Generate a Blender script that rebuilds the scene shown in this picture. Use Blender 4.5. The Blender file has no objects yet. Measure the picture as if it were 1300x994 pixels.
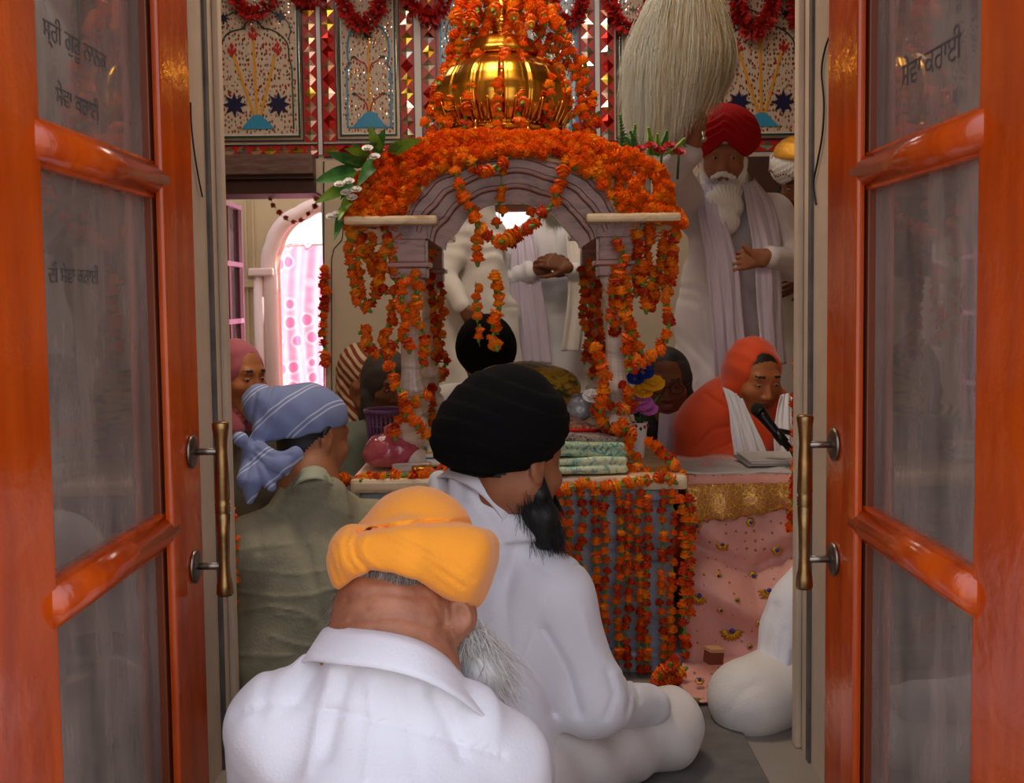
import bpy, bmesh, math, random
import numpy as np
from mathutils import Vector, Matrix, Euler, Quaternion

random.seed(7)
RNG = np.random.default_rng(7)
PI = math.pi
SC = bpy.context.scene
COL = SC.collection

# ------------------------------------------------------------------ camera
FPX = 1300.0
CAMZ = 1.05
PITCH = math.atan(74 / FPX)
ROLL = 0.0115
_f = Vector((0, math.cos(PITCH), -math.sin(PITCH)))
_u0 = Vector((0, math.sin(PITCH), math.cos(PITCH)))
_r0 = Vector((1, 0, 0))
_r = _r0 * math.cos(ROLL) - _u0 * math.sin(ROLL)
_u = _r0 * math.sin(ROLL) + _u0 * math.cos(ROLL)
cam_data = bpy.data.cameras.new('camera')
cam = bpy.data.objects.new('camera', cam_data)
COL.objects.link(cam)
M = Matrix((( _r.x, _u.x, -_f.x, 0), (_r.y, _u.y, -_f.y, 0), (_r.z, _u.z, -_f.z, CAMZ), (0, 0, 0, 1)))
cam.matrix_world = M
cam_data.sensor_width = 36
cam_data.lens = 36 * FPX / 1300
cam_data.shift_y = -45 / 1300
cam_data.clip_start = 0.05
cam_data.dof.use_dof = True
cam_data.dof.focus_distance = 2.3
cam_data.dof.aperture_fstop = 11.0
SC.camera = cam


def P(px, py, Y):
    """world point seen at pixel (px, py) standing Y metres in front of the lens"""
    d = _f + _r * ((px - 650) / FPX) - _u * ((py - 452) / FPX)
    return Vector((0, 0, CAMZ)) + d * (Y / d.y)


def PX(Y):
    return Y / FPX


# ------------------------------------------------------------------ scene helpers
def srgb(c):
    return tuple(((v / 255) / 12.92 if v / 255 <= .04045 else ((v / 255 + .055) / 1.055) ** 2.4) for v in c)


def link(o, parent=None):
    COL.objects.link(o)
    if parent is not None:
        o.parent = parent
    return o


def thing(name, label, cat, loc=(0, 0, 0), group=None, rotz=0):
    o = bpy.data.objects.new(name, None)
    o.empty_display_size = .05
    COL.objects.link(o)
    o.location = loc
    o.rotation_euler = (0, 0, rotz)
    o['label'] = label
    o['category'] = cat
    if group:
        o['group'] = group
    return o


def tag(o, label=None, cat=None, group=None, kind=None):
    if label: o['label'] = label
    if cat: o['category'] = cat
    if group: o['group'] = group
    if kind: o['kind'] = kind
    return o


def wm(o):
    """world matrix from the stored transforms (no depsgraph update needed)"""
    r = o.rotation_euler.to_matrix().to_4x4() if o.rotation_mode != 'QUATERNION' else o.rotation_quaternion.to_matrix().to_4x4()
    m = Matrix.Translation(o.location) @ r @ Matrix.Diagonal((*o.scale, 1))
    if o.parent is not None:
        m = wm(o.parent) @ o.matrix_parent_inverse @ m
    return m


def attach(o, parent):
    """parent o, keeping it where it stands in the world"""
    o.parent = parent
    o.matrix_parent_inverse = wm(parent).inverted()
    return o


def mesh_obj(name, verts, faces, mats, parent=None, smooth=False, fm=None, world=True):
    me = bpy.data.meshes.new(name)
    me.from_pydata([tuple(v) for v in verts], [], faces)
    if not isinstance(mats, (list, tuple)):
        mats = [mats]
    for m in mats:
        me.materials.append(m)
    if fm is not None:
        me.polygons.foreach_set('material_index', np.asarray(fm, dtype=np.int32))
    if smooth:
        me.polygons.foreach_set('use_smooth', np.ones(len(me.polygons), dtype=bool))
    me.update()
    o = bpy.data.objects.new(name, me)
    COL.objects.link(o)
    if parent is not None:
        if world: attach(o, parent)
        else: o.parent = parent
    return o


class MB:
    """collects shapes; build() links them as ONE mesh object"""
    def __init__(s):
        s.v = []; s.f = []; s.m = []; s.sm = []

    def add(s, verts, faces, mi=0, smooth=False):
        b = len(s.v)
        s.v.extend([tuple(v) for v in verts])
        for f in faces:
            s.f.append(tuple(b + i for i in f)); s.m.append(mi); s.sm.append(smooth)

    def box(s, a, b, mi=0, M=None, bev=0.0):
        x0, y0, z0 = a; x1, y1, z1 = b
        if bev > 0:
            bm = bmesh.new()
            bmesh.ops.create_cube(bm, size=1)
            for v in bm.verts:
                v.co = Vector((x0 + (v.co.x + .5) * (x1 - x0), y0 + (v.co.y + .5) * (y1 - y0), z0 + (v.co.z + .5) * (z1 - z0)))
            bmesh.ops.bevel(bm, geom=bm.edges[:], offset=bev, segments=2, affect='EDGES', profile=.6)
            s.bm(bm, mi, M); return
        vs = [(x0, y0, z0), (x1, y0, z0), (x1, y1, z0), (x0, y1, z0), (x0, y0, z1), (x1, y0, z1), (x1, y1, z1), (x0, y1, z1)]
        if M is not None: vs = [M @ Vector(v) for v in vs]
        s.add(vs, [(0, 3, 2, 1), (4, 5, 6, 7), (0, 1, 5, 4), (1, 2, 6, 5), (2, 3, 7, 6), (3, 0, 4, 7)], mi)

    def bm(s, bm, mi=0, M=None, smooth=False):
        bm.verts.index_update()
        s.add([(M @ v.co) if M is not None else v.co for v in bm.verts], [[v.index for v in f.verts] for f in bm.faces], mi, smooth)
        bm.free()

    def tube(s, pts, r, n=8, mi=0, cap=True, smooth=True, closed=False):
        pts = [Vector(p) for p in pts]
        rs = r if isinstance(r, (list, tuple)) else [r] * len(pts)
        N = len(pts)
        vs = []; up = None
        for i, p in enumerate(pts):
            if closed: t = pts[(i + 1) % N] - pts[i - 1]
            else: t = pts[min(i + 1, N - 1)] - pts[max(i - 1, 0)]
            if t.length < 1e-9: t = Vector((0, 0, 1))
            t.normalize()
            if up is None:
                up = Vector((0, 0, 1)) if abs(t.z) < .9 else Vector((1, 0, 0))
            a = t.cross(up)
            if a.length < 1e-6: a = t.orthogonal()
            a.normalize(); b = a.cross(t).normalized(); up = b
            for k in range(n):
                an = 2 * PI * k / n
                vs.append(p + (a * math.cos(an) + b * math.sin(an)) * rs[i])
        fs = []
        for i in range(N if closed else N - 1):
            j = (i + 1) % N
            for k in range(n):
                k2 = (k + 1) % n
                fs.append((i * n + k, j * n + k, j * n + k2, i * n + k2))
        if cap and not closed:
            fs.append(tuple(range(n))); fs.append(tuple((N - 1) * n + k for k in reversed(range(n))))
        s.add(vs, fs, mi, smooth)

    def lathe(s, prof, n=32, c=(0, 0, 0), mi=0, smooth=True, mod=None, axis=None, cap=True):
        """prof: list of (r, z); mod(theta, i) multiplies r"""
        vs = []; fs = []
        R = Matrix.Identity(3)
        if axis is not None:
            R = Vector((0, 0, 1)).rotation_difference(Vector(axis)).to_matrix()
        for i, (r, z) in enumerate(prof):
            for k in range(n):
                a = 2 * PI * k / n
                rr = r * (mod(a, i) if mod else 1)
                vs.append(Vector(c) + R @ Vector((rr * math.cos(a), rr * math.sin(a), z)))
        for i in range(len(prof) - 1):
            for k in range(n):
                k2 = (k + 1) % n
                fs.append((i * n + k, i * n + k2, (i + 1) * n + k2, (i + 1) * n + k))
        if cap:
            if prof[0][0] > 1e-5: fs.append(tuple(reversed(range(n))))
            if prof[-1][0] > 1e-5: fs.append(tuple((len(prof) - 1) * n + k for k in range(n)))
        s.add(vs, fs, mi, smooth)

    def sphere(s, c, r, mi=0, n=12, sc=(1, 1, 1), R=None):
        prof = [(math.sin(PI * i / n), -math.cos(PI * i / n)) for i in range(n + 1)]
        vs = []; fs = []
        m = n + 4
        for (rr, z) in prof:
            for k in range(m):
                a = 2 * PI * k / m
                v = Vector((rr * math.cos(a) * sc[0] * r, rr * math.sin(a) * sc[1] * r, z * sc[2] * r))
                if R is not None: v = R @ v
                vs.append(Vector(c) + v)
        for i in range(n):
            for k in range(m):
                k2 = (k + 1) % m
                fs.append((i * m + k, i * m + k2, (i + 1) * m + k2, (i + 1) * m + k))
        s.add(vs, fs, mi, True)

    def prism(s, poly, y0, y1, mi=0):
        """poly: list of (x, z) extruded from y0 to y1"""
        n = len(poly)
        vs = [(x, y0, z) for x, z in poly] + [(x, y1, z) for x, z in poly]
        fs = [tuple(range(n)), tuple(reversed(range(n, 2 * n)))]
        for i in range(n):
            j = (i + 1) % n
            fs.append((i, i + n, j + n, j))
        s.add(vs, fs, mi)

    def build(s, name, mats, parent=None):
        o = mesh_obj(name, s.v, s.f, mats, parent, fm=s.m)
        o.data.polygons.foreach_set('use_smooth', np.array(s.sm, dtype=bool))
        return o


# ------------------------------------------------------------------ materials
MATS = {}


class NT:
    def __init__(s, name):
        s.m = bpy.data.materials.new(name)
        s.m.use_nodes = True
        s.t = s.m.node_tree
        s.b = s.t.nodes['Principled BSDF']
        s.out = s.t.nodes['Material Output']

    def n(s, typ, **kw):
        nd = s.t.nodes.new(typ)
        for k, v in kw.items():
            if k.startswith('_'): setattr(nd, k[1:], v)
            elif k.startswith('i') and k[1:].isdigit(): nd.inputs[int(k[1:])].default_value = v
            else: nd.inputs[k].default_value = v
        return nd

    def l(s, a, b):
        s.t.links.new(a, b)


def mat(name, c, rough=.7, metal=0., bump=0., bscale=60., var=0., vscale=4., sheen=0., sss=0., spec=.5, coat=0., stretch=None, emit=None, c2=None, weave=0):
    if name in MATS: return MATS[name]
    T = NT(name)
    col = (*srgb(c), 1)
    b = T.b
    b.inputs['Base Color'].default_value = col
    b.inputs['Roughness'].default_value = rough
    b.inputs['Metallic'].default_value = metal
    b.inputs['Specular IOR Level'].default_value = spec
    if coat: b.inputs['Coat Weight'].default_value = coat; b.inputs['Coat Roughness'].default_value = .15
    if sheen: b.inputs['Sheen Weight'].default_value = sheen
    if sss:
        b.inputs['Subsurface Weight'].default_value = sss
        b.inputs['Subsurface Radius'].default_value = (.012, .005, .003)
        b.inputs['Subsurface Scale'].default_value = 1.0
    tc = T.n('ShaderNodeTexCoord')
    mp = T.n('ShaderNodeMapping')
    T.l(tc.outputs['Object'], mp.inputs['Vector'])
    if stretch: mp.inputs['Scale'].default_value = stretch
    if var or c2:
        nz = T.n('ShaderNodeTexNoise', Scale=vscale, Detail=5.0, Roughness=.6)
        T.l(mp.outputs[0], nz.inputs['Vector'])
        cr = T.n('ShaderNodeValToRGB')
        cr.color_ramp.elements[0].position = .3; cr.color_ramp.elements[1].position = .7
        if c2: a = (*srgb(c2), 1)
        else: a = tuple(v * (1 - var) for v in col[:3]) + (1,)
        cr.color_ramp.elements[0].color = a
        cr.color_ramp.elements[1].color = col
        T.l(nz.outputs['Fac'], cr.inputs[0]); T.l(cr.outputs[0], b.inputs['Base Color'])
    if bump:
        n2 = T.n('ShaderNodeTexNoise', Scale=bscale, Detail=3.0)
        T.l(mp.outputs[0], n2.inputs['Vector'])
        bp = T.n('ShaderNodeBump', Strength=bump, Distance=.004)
        T.l(n2.outputs['Fac'], bp.inputs['Height']); T.l(bp.outputs[0], b.inputs['Normal'])
    if emit:
        b.inputs['Emission Color'].default_value = (*srgb(emit[0]), 1)
        b.inputs['Emission Strength'].default_value = emit[1]
    MATS[name] = T.m
    return T.m


def ramp(T, fac, stops, interp='LINEAR'):
    cr = T.n('ShaderNodeValToRGB')
    e = cr.color_ramp.elements
    while len(e) < len(stops): e.new(.5)
    for i, (p, c) in enumerate(stops):
        e[i].position = p; e[i].color = (*srgb(c), 1)
    cr.color_ramp.interpolation = interp
    T.l(fac, cr.inputs[0])
    return cr.outputs[0]


# ------------------------------------------------------------------ implicit surfaces
def V3(v): return np.array([v[0], v[1], v[2]], dtype=np.float64)


def rotm(R):
    if R is None: return None
    if isinstance(R, np.ndarray): return R
    return np.array([[R[i][j] for j in range(3)] for i in range(3)], dtype=np.float64)


class Prim:
    def __init__(s, f, c, r, k=.02, op=1):
        s.f = f; s.c = V3(c); s.r = r; s.k = k; s.op = op


def EL(c, r, R=None, k=.02, op=1):
    c = V3(c); r = np.array(r, dtype=np.float64); Rm = rotm(R)

    def f(p):
        q = p - c
        if Rm is not None: q = q @ Rm
        k0 = np.sqrt(((q / r) ** 2).sum(1)) + 1e-9
        k1 = np.sqrt(((q / (r * r)) ** 2).sum(1)) + 1e-9
        return k0 * (k0 - 1) / k1
    return Prim(f, c, float(r.max()), k, op)


def RC(a, b, ra, rb=None, k=.02, op=1, flat=None):
    """tapered capsule; flat=(normal, s) squeezes it along normal by 1/s"""
    a = V3(a); b = V3(b); rb = ra if rb is None else rb
    d = b - a; L2 = float(d @ d) + 1e-12
    if flat is not None:
        n = V3(flat[0]); n = n / np.linalg.norm(n); s = flat[1]

    def f(p):
        q = p - a
        if flat is not None:
            t = np.clip((q @ d) / L2, 0, 1)
            w = q - t[:, None] * d
            w = w + (s - 1) * (w @ n)[:, None] * n
            return (np.sqrt((w * w).sum(1)) - (ra + (rb - ra) * t)) / (s if s > 1 else 1)
        t = np.clip((q @ d) / L2, 0, 1)
        w = q - t[:, None] * d
        return np.sqrt((w * w).sum(1)) - (ra + (rb - ra) * t)
    rr = max(ra, rb) * (1 if flat is None or flat[1] >= 1 else 1 / flat[1])
    return Prim(f, (a + b) / 2, math.sqrt(L2) / 2 + rr, k, op)


def BX(c, h, rnd=.005, R=None, k=.01, op=1):
    c = V3(c); h = np.array(h, dtype=np.float64) - rnd; Rm = rotm(R)

    def f(p):
        q = p - c
        if Rm is not None: q = q @ Rm
        q = np.abs(q) - h
        return np.sqrt((np.maximum(q, 0) ** 2).sum(1)) + np.minimum(q.max(1), 0) - rnd
    return Prim(f, c, float(np.linalg.norm(h)) + rnd, k, op)


def TORUS(c, Rm_, rx, ry, r, k=.01, op=1, rz=None):
    """elliptic ring in the local xy plane; tube radius r (rz: its half height)"""
    c = V3(c); Rm = rotm(Rm_); rz = rz or r

    def f(p):
        q = p - c
        if Rm is not None: q = q @ Rm
        e = np.sqrt((q[:, 0] / rx) ** 2 + (q[:, 1] / ry) ** 2) + 1e-9
        g = np.sqrt((q[:, 0] / rx ** 2) ** 2 + (q[:, 1] / ry ** 2) ** 2) + 1e-9
        dd = e * (e - 1) / g
        m = np.sqrt((dd / r) ** 2 + (q[:, 2] / rz) ** 2)
        return (m - 1) * min(r, rz)
    return Prim(f, c, max(rx, ry) + max(r, rz), k, op)


def PLANE(pt, n, k=.01):
    """keeps the side the normal points away from"""
    pt = V3(pt); n = V3(n); n = n / np.linalg.norm(n)
    return Prim(lambda p: (p - pt) @ n, pt, 1e6, k, -2)


def smin(a, b, k):
    h = np.maximum(k - np.abs(a - b), 0) / k
    return np.minimum(a, b) - h * h * k * .25


def evalf(prims, p, far=.25):
    d = np.full(len(p), far)
    for pr in prims:
        if pr.op == -2:
            e = pr.f(p)
            d = -smin(-d, -e, pr.k); continue
        m = ((p - pr.c) ** 2).sum(1) < (pr.r + .06 + pr.k) ** 2
        if not m.any(): continue
        e = pr.f(p[m])
        if pr.op == 1: d[m] = smin(d[m], e, pr.k)
        else: d[m] = -smin(-d[m], e, pr.k)
    return d


def sdf_mesh(name, prims, res, mats, parent=None, mods=(), paint=(), pad=.02, smooth_it=0):
    pos = [pr for pr in prims if pr.op == 1]
    lo = np.min([pr.c - pr.r for pr in pos], 0) - pad
    hi = np.max([pr.c + pr.r for pr in pos], 0) + pad
    B = 12
    nb = np.ceil((hi - lo) / (res * B)).astype(int)
    n = nb * B + 1
    F = np.full(n, .2, dtype=np.float32)
    # coarse pass
    cc = np.stack(np.meshgrid(*[np.arange(k) for k in nb], indexing='ij'), -1).reshape(-1, 3)
    ctr = lo + (cc + .5) * B * res
    thr = B * res * .87 + .04
    d = evalf(prims, ctr, far=.3)
    near = np.abs(d) < thr
    ins = d <= -thr
    for c in cc[ins]:
        F[c[0] * B:(c[0] + 1) * B + 1, c[1] * B:(c[1] + 1) * B + 1, c[2] * B:(c[2] + 1) * B + 1] = -.1
    g = np.stack(np.meshgrid(*[np.arange(B + 1)] * 3, indexing='ij'), -1).reshape(-1, 3)
    ncs = cc[near]
    step = 160
    for i in range(0, len(ncs), step):
        c = ncs[i:i + step]
        idx = (c[:, None, :] * B + g[None]).reshape(-1, 3)
        p = lo + idx * res
        dd = evalf(prims, p)
        w = np.abs(dd) < .05
        if len(mods) and w.any():
            q = p[w]; a = np.zeros(len(q))
            for m in mods: a += m(q)
            dd[w] += a
        F[idx[:, 0], idx[:, 1], idx[:, 2]] = dd
    v, f = surface_nets(F, lo, res)
    if len(v) == 0:
        print('EMPTY SDF', name); return None
    # keep manifold pieces, relax a little
    for _ in range(smooth_it):
        v = relax(v, f)
    o = mesh_obj(name, [], [], mats, None)
    me = o.data
    me.vertices.add(len(v)); me.vertices.foreach_set('co', v.astype(np.float32).ravel())
    me.loops.add(len(f) * 4); me.loops.foreach_set('vertex_index', f.astype(np.int32).ravel())
    me.polygons.add(len(f)); me.polygons.foreach_set('loop_start', np.arange(0, len(f) * 4, 4, dtype=np.int32))
    me.polygons.foreach_set('use_smooth', np.ones(len(f), dtype=bool))
    if len(paint):
        ctr = v[f].mean(1)
        mi = np.zeros(len(f), dtype=np.int32)
        for (idx, fn) in paint:
            mi[fn(ctr) < 0] = idx
        me.polygons.foreach_set('material_index', mi)
    me.update(calc_edges=True)
    me.validate()
    if parent is not None: attach(o, parent)
    return o


def relax(v, f):
    acc = np.zeros_like(v); cnt = np.zeros(len(v))
    for a, b in ((0, 1), (1, 2), (2, 3), (3, 0)):
        np.add.at(acc, f[:, a], v[f[:, b]]); np.add.at(cnt, f[:, a], 1)
        np.add.at(acc, f[:, b], v[f[:, a]]); np.add.at(cnt, f[:, b], 1)
    cnt = np.maximum(cnt, 1)
    return v * .5 + acc / cnt[:, None] * .5


def surface_nets(F, lo, h):
    S = F < 0
    nx, ny, nz = F.shape
    c = [S[i:nx - 1 + i, j:ny - 1 + j, k:nz - 1 + k] for i in (0, 1) for j in (0, 1) for k in (0, 1)]
    s = sum(x.astype(np.int8) for x in c)
    act = (s > 0) & (s < 8)
    idx = np.argwhere(act)
    if len(idx) == 0: return np.zeros((0, 3)), np.zeros((0, 4), int)
    vid = np.full(act.shape, -1, dtype=np.int32)
    vid[act] = np.arange(len(idx))
    vals = {}
    for i in (0, 1):
        for j in (0, 1):
            for k in (0, 1):
                vals[(i, j, k)] = F[idx[:, 0] + i, idx[:, 1] + j, idx[:, 2] + k].astype(np.float64)
    acc = np.zeros((len(idx), 3)); cnt = np.zeros(len(idx))
    for ax in range(3):
        o = [a for a in range(3) if a != ax]
        for p in (0, 1):
            for q in (0, 1):
                a = [0, 0, 0]; b = [0, 0, 0]
                a[o[0]] = b[o[0]] = p; a[o[1]] = b[o[1]] = q; b[ax] = 1
                va = vals[tuple(a)]; vb = vals[tuple(b)]
                m = (va < 0) != (vb < 0)
                t = va[m] / (va[m] - vb[m])
                pt = np.tile(np.array(a, float), (int(m.sum()), 1)); pt[:, ax] = t
                acc[m] += pt; cnt[m] += 1
    v = lo + (idx + acc / cnt[:, None]) * h
    faces = []
    for ax in range(3):
        o = [a for a in range(3) if a != ax]
        sl0 = [slice(None)] * 3; sl1 = [slice(None)] * 3
        sl0[ax] = slice(0, -1); sl1[ax] = slice(1, None)
        A = S[tuple(sl0)]; Bq = S[tuple(sl1)]
        e = np.argwhere(A != Bq)
        e = e[(e[:, o[0]] > 0) & (e[:, o[1]] > 0) & (e[:, o[0]] < F.shape[o[0]] - 1) & (e[:, o[1]] < F.shape[o[1]] - 1)]
        if len(e) == 0: continue
        flip = A[e[:, 0], e[:, 1], e[:, 2]]
        q = []
        for (p, r) in ((0, 0), (1, 0), (1, 1), (0, 1)):
            w = e.copy(); w[:, o[0]] -= 1 - p; w[:, o[1]] -= 1 - r
            q.append(vid[w[:, 0], w[:, 1], w[:, 2]])
        q = np.stack(q, 1)
        if ax == 1: flip = ~flip
        q[~flip] = q[~flip][:, ::-1]
        faces.append(q)
    f = np.concatenate(faces)
    f = f[(f >= 0).all(1)]
    return v, f


# -------- surface modifiers for cloth
def seg_dist2(p, a, b):
    d = b - a; L = float(d @ d) + 1e-12
    t = np.clip(((p - a) @ d) / L, 0, 1)
    w = p - (a + t[:, None] * d)
    return (w * w).sum(1)


def crease(pts, Y, depth, width, ymax=None, soft=None):
    """groove (depth>0) or ridge (<0) following points given as pixels at distance Y, on the near side only"""
    w = [P(x, y, Y) for x, y in pts]
    q = np.array([[a.x, a.z] for a in w])
    ym = (Y + .12) if ymax is None else ymax

    def f(p):
        # perspective-true distance measured in the plane at Y
        s = Y / np.maximum(p[:, 1], .1)
        pp = np.stack([p[:, 0] * s, CAMZ + (p[:, 2] - CAMZ) * s], 1)
        best = np.full(len(p), 9.)
        for i in range(len(q) - 1):
            best = np.minimum(best, seg_dist2(pp, q[i], q[i + 1]))
        g = np.exp(-best / (width * width)) * depth
        g *= (p[:, 1] < ym)
        return g
    return f


def wav(p, seed, sc):
    """cheap smooth noise in -1..1"""
    r = np.random.default_rng(seed)
    a = np.zeros(len(p))
    for i in range(5):
        k = r.normal(size=3); k /= np.linalg.norm(k)
        a += np.sin((p @ k) * sc * (1 + .55 * i) + r.uniform(0, 6.28) + 1.3 * np.sin((p @ r.normal(size=3)) * sc * .5)) / (1 + .5 * i)
    return a / 3.0


def folds(direction, freq, amp, seed=0, warp=.25, sharp=1.0, zlim=None, mask=None):
    """ridges running perpendicular to `direction`, bent by noise"""
    d = V3(direction); d = d / np.linalg.norm(d)

    def f(p):
        ph = (p @ d) * freq + warp * freq * .06 * wav(p, seed, 9.)
        s = np.sin(ph)
        if sharp != 1: s = np.sign(s) * np.abs(s) ** sharp
        g = amp * s * (.55 + .45 * wav(p, seed + 5, 7.))
        if zlim is not None: g = g * np.clip((zlim[1] - p[:, 2]) / (zlim[1] - zlim[0]), 0, 1)
        if mask is not None: g = g * mask(p)
        return g
    return f


def lumps(amp, sc, seed=0):
    return lambda p: amp * wav(p, seed, sc)


def frame(fwd, up=(0, 0, 1)):
    """columns: x = right-hand side axis, y = forward, z = up"""
    y = Vector(fwd).normalized(); u = Vector(up)
    x = y.cross(u).normalized(); z = x.cross(y).normalized()
    return Matrix(((x.x, y.x, z.x), (x.y, y.y, z.y), (x.z, y.z, z.z)))
# ------------------------------------------------------------------ people kit
def skinmat(name, c, c2=None):
    return mat(name, c, rough=.52, sss=.12, bump=.25, bscale=90, c2=c2 or tuple(int(v * .86) for v in c), vscale=14, spec=.4)


SK_BROWN = skinmat('skin_brown', (166, 104, 70))
SK_DARK = skinmat('skin_dark', (126, 74, 46))
SK_WARM = skinmat('skin_warm', (186, 112, 66))
SK_NECK = skinmat('skin_neck', (192, 132, 100), (140, 86, 62))
LIP = mat('lips', (128, 58, 44), rough=.45)
BROW = mat('hair_black', (20, 15, 14), rough=.6)
GREYHAIR = mat('hair_grey', (150, 140, 132), rough=.7)
EYEW = mat('eye_white', (190, 180, 170), rough=.25)
EYEB = mat('eye_dark', (25, 14, 10), rough=.2)


def head_prims(c, R, s=1.0, female=False, neck_to=None, neck_r=.054):
    """c: middle between the ears; R: columns right / forward / up. returns prims, local->world"""
    c = Vector(c)

    def W(x, y, z): return c + R @ Vector((x, y, z)) * s
    p = []
    k = .016 * s
    p.append(EL(W(0, -.012, .04), (.076 * s, .094 * s, .084 * s), R, k))
    p.append(EL(W(0, .03, -.02), (.064 * s, .066 * s, .088 * s), R, .03 * s))
    jw = .042 if female else .05
    for sx in (-1, 1):
        p.append(RC(W(sx * .055, .0, -.045), W(sx * .018, .07, -.1), .022 * s, .02 * s, .03 * s))       # jaw
        p.append(EL(W(sx * .042, .062, -.02), (.024 * s, .022 * s, .02 * s), R, .022 * s))            # cheekbone
    p.append(EL(W(0, .078, -.1), (.02 * s, .016 * s, .015 * s), R, .02 * s))                            # chin
    p.append(RC(W(-.034, .081, .034), W(.034, .081, .034), .0095 * s, None, .02 * s))                  # brow
    for sx in (-1, 1):
        p.append(EL(W(sx * .031, .1, .014), (.019 * s, .017 * s, .012 * s), R, .012 * s, op=-1))       # socket
        p.append(EL(W(sx * .031, .0765, .013), (.0155 * s, .013 * s, .0115 * s), R, .006 * s))         # lids
    p.append(RC(W(0, .088, .018), W(0, .106, -.026), .0075 * s, .0105 * s, .012 * s))                   # nose
    for sx in (-1, 1):
        p.append(EL(W(sx * .0125, .096, -.03), (.0085 * s, .0105 * s, .0075 * s), R, .006 * s))
    p.append(RC(W(-.015, .0895, -.0555), W(.015, .0895, -.0555), .0062 * s, None, .006 * s))            # upper lip
    p.append(RC(W(-.012, .0895, -.0665), W(.012, .0895, -.0665), .0068 * s, None, .006 * s))            # lower lip
    p.append(RC(W(-.02, .1, -.061), W(.02, .1, -.061), .0022 * s, None, .003 * s, op=-1))
    for sx in (-1, 1):                                                                                   # ears
        p.append(EL(W(sx * .08, -.012, .0), (.008 * s, .019 * s, .031 * s), R, .008 * s))
        p.append(EL(W(sx * .09, -.008, .004), (.007 * s, .011 * s, .018 * s), R, .006 * s, op=-1))
        p.append(EL(W(sx * .079, -.006, -.025), (.007 * s, .01 * s, .011 * s), R, .006 * s))
    if neck_to is not None:
        p.append(RC(W(0, -.02, -.04), neck_to, neck_r * s, neck_r * 1.08 * s, .03 * s))
    return p, W


def lips_paint(W, R, s=1.0, idx=1):
    return (idx, EL(W(0, .1, -.061), (.023 * s, .02 * s, .0115 * s), R).f)


def brow_paint(W, R, s=1.0, idx=2):
    a = EL(W(-.032, .092, .039), (.02 * s, .02 * s, .0032 * s), R).f
    b = EL(W(.032, .092, .039), (.02 * s, .02 * s, .0032 * s), R).f
    return (idx, lambda p: np.minimum(a(p), b(p)))


def hairline_paint(W, R, s=1.0, idx=2, front=.06, z0=.0):
    """skull hair: everything behind a slanted plane, above the neck"""
    n = R @ Vector((0, 1, -.75)); n.normalize(); pt = W(0, front, .1)
    up = R @ Vector((0, 0, 1)); lo = W(0, 0, z0 - .05)
    nn = V3(n); pp = V3(pt); uu = V3(up); ll = V3(lo)
    return (idx, lambda p: np.maximum((p - pp) @ nn, -((p - ll) @ uu)))


def eyes(W, R, parent, s=1.0, look=(0, 0), closed=.45):
    """an eyeball with iris under each upper lid"""
    for sx in (-1, 1):
        mb = MB()
        c = W(sx * .031, .0785, .0115)
        mb.sphere(c, .0118 * s, 0, 12, (1, 1, .62), R)
        d = R @ Vector((look[0], 1, look[1])).normalized()
        mb.sphere(c + d * .0082 * s, .0052 * s, 1, 8, (1, 1, .9), R)
        mb.build('eye', [EYEW, EYEB], parent)


def fingers(palm_o, dirv, nrm, side, curl=.6, s=1.0, spread=.12, curls=None, thumb_dir=None, thumb_curl=.5):
    """hand prims. palm_o: wrist point; dirv: wrist->knuckles; nrm: back-of-hand normal; side: +1 when the thumb is on the +x' side"""
    y = Vector(dirv).normalized(); n = Vector(nrm); n = (n - y * n.dot(y)).normalized(); x = y.cross(n).normalized() * side
    o = Vector(palm_o); p = []
    # palm: metacarpal fan
    base = [(.027, .088, .0085, .074), (.009, .094, .009, .082), (-.009, .09, .0085, .076), (-.026, .08, .0075, .06)]
    for i, (bx, by, r, L) in enumerate(base):
        a = o + (x * bx * .55 + y * .012) * s
        b = o + (x * bx + y * by) * s
        p.append(RC(a, b, .0145 * s, .0115 * s, .012 * s))
        c = (curls[i] if curls else curl)
        ang = .25 * c
        d0 = (y + x * (bx * spread * 12)).normalized()
        q = b; l = L * s
        for j, (fr, cr) in enumerate(((.45, .9), (.3, 1.15), (.25, .8))):
            ang += cr * c * .9
            d = (d0 * math.cos(ang) - n * math.sin(ang)).normalized()
            e = q + d * l * fr
            ra = r * s * (1.06 - .12 * j); rb = r * s * (.98 - .12 * j)
            p.append(RC(q, e, ra, rb, .0035 * s))
            q = e
    # thumb from the side of the palm near its base
    t0 = o + (x * .022 + y * .026) * s
    td = Vector(thumb_dir) if thumb_dir is not None else (x * .8 + y * .75 - n * .35)
    td.normalize()
    t1 = t0 + td * .038 * s
    td2 = (td + (y * .4 - x * .5 - n * .3) * thumb_curl).normalized()
    t2 = t1 + td2 * .031 * s
    td3 = (td2 + (y * .2 - x * .5 - n * .3) * thumb_curl).normalized()
    t3 = t2 + td3 * .025 * s
    p.append(RC(o + y * .015 * s, t0, .0145 * s, .0135 * s, .012 * s))
    p.append(RC(t0, t1, .0135 * s, .0108 * s, .008 * s))
    p.append(RC(t1, t2, .0105 * s, .0095 * s, .003 * s))
    p.append(RC(t2, t3, .0095 * s, .008 * s, .003 * s))
    return p


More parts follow.
